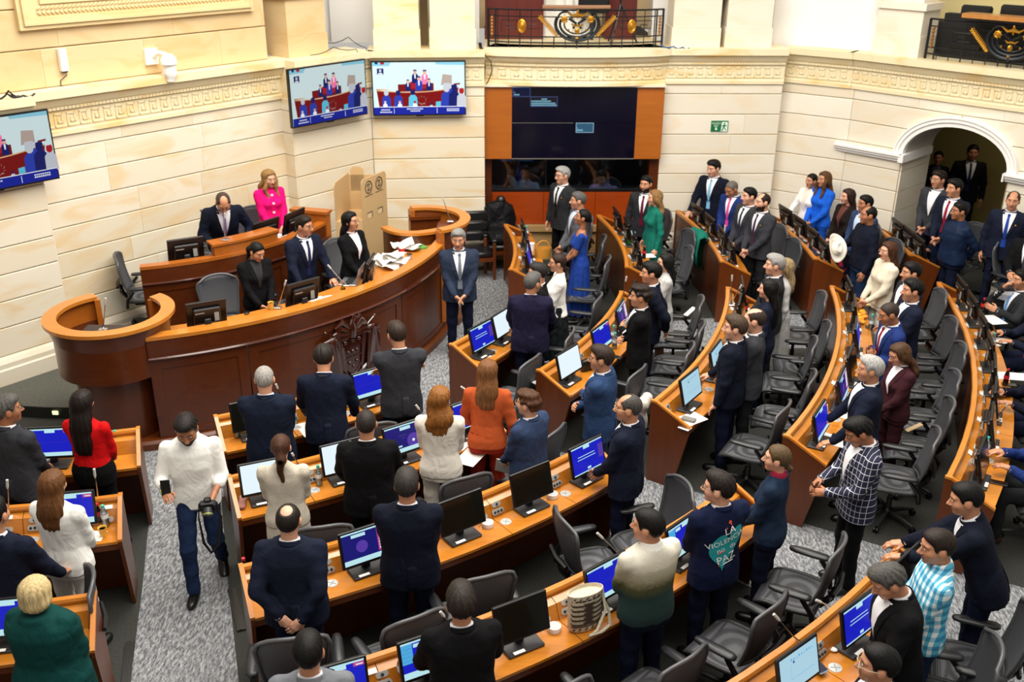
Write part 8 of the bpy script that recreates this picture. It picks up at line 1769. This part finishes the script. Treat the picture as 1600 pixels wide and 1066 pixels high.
wb_ = thing('folded_wallet', 'rose-brown folded wallet case at the left end of the second middle row', 'wallet', at(379, 788, WT), .15); mb = MB(); mb.box((0, 0, .02), (.07, .2, .04), None, .012); mb.build('case', plain('rose_leather', '#9a6658', .5), wb_); mb = MB(); mb.box((0, .08, .028), (.075, .06, .045), None, .012); mb.build('flap', plain('blush_leather', '#c9a592', .5), wb_)
pc = thing('pencil_case', 'flat grey case on the leaflet, third right row', 'case', at(1076, 657, WT + .006), math.radians(-30)); mb = MB(); mb.box((0, 0, .015), (.15, .07, .03), None, .008); mb.build('case', plain('grey_case', '#77756f', .5), pc)
ec = thing('earbud_case', 'white rounded earbud case below the blue screen at the lower right', 'case', at(1301, 1017, WT), math.radians(-30)); mb = MB(); mb.ell((0, 0, .013), (.034, .024, .0125), 14, 8); mb.build('case', M_WHITE, ec, True)
pc = thing('phone', 'phone with a photo wallpaper propped on a white stand at the bottom right', 'phone', at(1275, 1046, WT), math.radians(30)); mb = MB(); mb.box((0, 0, .045), (.08, .16, .01), Matrix.Rotation(.18, 3, 'X'), .004); mb.build('body', plain('blue_case', '#9db2c8', .4), pc); mb = MB(); mb.box((0, 0, .0515), (.07, .148, .001), Matrix.Rotation(.18, 3, 'X')); mb.build('screen', EM('wallpaper', '#2a3650', .5), pc); mb = MB(); mb.lathe([(.03, .0005), (.032, .01), (.026, .038)], 14, (-.02, .03, 0)); mb.build('stand', M_WHITE, pc, True)
cd_ = thing('place_card', 'small standing printed card beside the blue screen, fourth right row', 'card', at(1291, 650, WT), math.radians(-32) - PI / 2 + PI); mb = MB(); mb.box((0, 0, .06), (.07, .004, .12), Matrix.Rotation(-.2, 3, 'X')); mb.build('card', M_PAPER, cd_)
lt = lathe_thing('lemon', 'yellow lemon beside the water bottle at the front row\'s left end', 'fruit', at(382, 678, WT), [(.001, 0), (.025, .012), (.033, .033), (.025, .054), (.001, .066)], plain('lemon_peel', '#e0a61e', .45))
jb = lathe_thing('juice_bottle', 'orange juice bottle before the curly-haired man', 'bottle', at(985, 478, WT), [(.03, .001), (.032, .1), (.02, .14), (.014, .16)], plain('orange_juice', '#e07a1c', .25), [('cap', [(.016, .155), (.016, .178), (.001, .178)], M_REDL)])
# small boxes of flowers in hands etc.
fl_ = thing('bouquet', 'small dried bouquet in a dark wrap by the balding man in charcoal', 'flowers', at(1163, 545, .98), 0); mb = MB(); mb.lathe([(.01, 0), (.05, .12), (.001, .1)], 10); mb.build('wrap', plain('kraft', '#7a5a30', .8), fl_, True)
for i in range(7): mb = MB(); mb.ell((.04 * math.cos(i * .9), .04 * math.sin(i * .9), .14 + .02 * (i % 3)), (.022, .022, .018), 7, 5); mb.build('bloom', plain('dry_flower', '#c9a04a', .8), fl_, True)
# cowboy hat held by the man in the dark sweater
p = PEOPLE[24]['root'].matrix_world @ hpos(24, 'R', (0, .1, -.02))
ht = thing('cowboy_hat', 'white cowboy hat held against the chest of the man in jeans', 'hat', p, math.radians(10)); Mh = Matrix.Rotation(math.radians(62), 3, 'X') @ Matrix.Rotation(.3, 3, 'Y')
mb = MB(); vs = []; n_ = 28
for r_, z_ in ((.085, 0), (.12, .0), (.165, .008), (.19, .02)):
    for i in range(n_): q = 2 * PI * i / n_; vs.append(Mh @ Vector((r_ * .86 * math.cos(q), r_ * 1.12 * math.sin(q), z_ + (.055 * abs(math.cos(q)) ** 2 * (r_ / .19) ** 2))))
mb.add(vs, [(j * n_ + i, j * n_ + (i + 1) % n_, (j + 1) * n_ + (i + 1) % n_, (j + 1) * n_ + i) for j in range(3) for i in range(n_)]); o = mb.build('brim', plain('white_felt', '#efe9dc', .8), ht, True); o.modifiers.new('thickness', 'SOLIDIFY').thickness = .005
mb = MB(); mb.lathe([(.088, 0), (.085, .06), (.07, .105), (.045, .11), (.02, .095), (.001, .09)], 24, (0, 0, 0), Mh, .86, 1.12); mb.build('crown', MATS['white_felt'], ht, True); mb = MB(); mb.lathe([(.0905, .004), (.0895, .022)], 24, (0, 0, 0), Mh, .86, 1.12); mb.build('band', plain('hat_band', '#d8c9a8', .6), ht, True)
# things in hands: phones, camera, papers
def held_phone(pid, nm, label_, v=(0, .09, -.035), tilt=.9, up=0):
    p = Vector((0, 0, up)) + PEOPLE[pid]['root'].matrix_world @ hpos(pid, nm, v); f = PEOPLE[pid]['root'].rotation_euler.z
    t = thing('phone', label_, 'phone', p, f); mb = MB(); mb.box((0, 0, 0), (.075, .009, .155), Matrix.Rotation(tilt - PI / 2 + .5, 3, 'X'), .004); mb.build('body', M_BLACK, t); mb = MB(); mb.box(Matrix.Rotation(tilt - PI / 2 + .5, 3, 'X') @ Vector((0, -.0052, 0)), (.068, .001, .145), Matrix.Rotation(tilt - PI / 2 + .5, 3, 'X')); mb.build('screen', SCR['off'], t); return t
held_phone(80, 'R', 'black phone raised in the photographer\'s hand', (0, .07, .0), 1.1, .07); held_phone(52, 'R', 'phone held by the man in the check blazer', (0, .1, -.03), .5); held_phone(32, 'R', 'phone in the hands of the seated man at the right edge', (0, .1, .0), .6)
p = PEOPLE[80]['root'].matrix_world @ hpos(80, 'L', (0, .09, .03)); f = PEOPLE[80]['root'].rotation_euler.z
cm = thing('slr_camera', 'black camera with lens held low by the photographer', 'camera', p, f)
mb = MB(); mb.box((0, 0, 0), (.135, .06, .09), None, .014); mb.box((0, -.005, .055), (.06, .055, .04), None, .012); mb.box((-.055, .02, -.005), (.03, .05, .085), None, .012); mb.build('body', M_BLACK, cm)
q = Matrix.Rotation(-PI / 2 - .7, 3, 'X'); mb = MB(); mb.lathe([(.001, 0), (.036, .0), (.038, .07), (.034, .075), (.028, .07), (.001, .066)], 18, (0, .03, -.005), q); mb.build('lens', M_GRAPH, cm, True); mb = MB(); mb.lathe([(.0385, .05), (.0387, .056)], 18, (0, .03, -.005), q); mb.build('lens_ring', plain('lime_ring', '#b5c23a', .4), cm, True)
mb = MB(); mb.tube([(-.07, 0, .03), (-.09, .01, -.12), (-.05, .03, -.36), (.02, .04, -.44), (.07, .03, -.34), (.085, .01, -.1), (.07, 0, .03)], [.008, .014, .016, .016, .012, .006, .005], 6); mb.build('strap', M_BLACK, cm, True)
for pid, nm, lb, w_, h in ((30, 'L', 'white sheet held by the man cut by the right photo edge', .21, .30), (70, 'L', 'folded white papers held low by the man in slate blue', .16, .22), (42, 'L', 'white tissue in the hand of the woman with very long hair', .05, .14)):
    p = PEOPLE[pid]['root'].matrix_world @ hpos(pid, nm, (0, .12, -.02)); o = MB(); o.box((0, 0, 0), (w_, .003, h)); o.box((.01, .006, -.01), (w_, .003, h), Matrix.Rotation(.05, 3, 'Y')); o = o.build('paper', M_PAPER, None); o.location = p + Vector((0, 0, -h * .35)); o.rotation_euler = (.5, .2, math.radians(-10)); tag(o, lb, 'paper')
# green jacket over a far chair and white tapes on chairs
p = at(1090, 362, 1.04); gj = thing('draped_jacket', 'green jacket hung over the back of a far-block chair', 'jacket', p, math.radians(-165) - PI / 2)
mb = MB(); vs = []; pr = [(-.16, -.62), (-.17, -.3), (-.10, .0), (-.02, .05), (.06, .02), (.10, -.2), (.11, -.42)]
for y_, z_ in pr:
    for i in range(9): u_ = -1 + i / 4; vs.append(Vector((u_ * (.25 + .02 * math.sin(z_ * 9)), y_ + .02 * math.sin(5 * u_ + z_ * 6), z_ - .06 * abs(u_) ** 3)))
mb.add(vs, [(j * 9 + i, j * 9 + i + 1, (j + 1) * 9 + i + 1, (j + 1) * 9 + i) for j in range(len(pr) - 1) for i in range(8)]); o = mb.build('cloth', GREEN, gj, 'all'); o.modifiers.new('thickness', 'SOLIDIFY').thickness = .02
for px_, py, z, rz, lb in ((1078, 487, .72, -30, 'white folded newspaper on a chair arm behind the light grey top'), (1006, 636, .62, 60, 'cream jacket hanging on the chair behind the navy suit by the aisle')):
    if 'news' in lb: o = MB(); o.box((0, 0, 0), (.06, .32, .02), None, .006); o = o.build('newspaper', M_PAPER, None); o.location = at(px_, py, z); o.rotation_euler = (0, .1, math.radians(rz)); tag(o, lb, 'newspaper')
    else:
        ax, P = grid((-.2, -.16, -.42), (.2, .16, .2), .025); d = smin(el(P, (0, 0, .06), (.15, .07, .09)), el(P, (.02, .03, -.18), (.11, .06, .22)), .06) + .01 * np.sin(30 * P[0] + 14 * P[2]); V, F = surf_nets(d, *ax)
        o = link('hanging_jacket', to_me('hanging_jacket', V, F, CREAM), None, at(px_, py, z), (0, 0, math.radians(rz))); tag(o, lb, 'jacket')
wt = MB(); wt.tube([at(40, 850, .85), at(30, 870, .74), at(28, 890, .62), at(32, 905, .45)], .012, 6); o = wt.build('white_strap', M_PAPER, None, True); center(o); tag(o, 'white strap hanging from the desk left of the white suit', 'strap')
ad = MB(); ad.box((0, 0, 0), (.05, .26, .014), None, .006); o = ad.build('tan_strap', plain('tan_leather', '#c9ab84', .6), None); o.location = at(1428, 668, .70); o.rotation_euler = (0, .1, math.radians(-55)); tag(o, 'tan leather strap lying across a chair arm before the right edge desk', 'strap')
ob = sheet(165, 520, .5, .34, 0, 'dark folder on the shelf of the left podium', 1.40, plain('folder', '#2b1d1c', .5), 'folder', 'folder', .02)
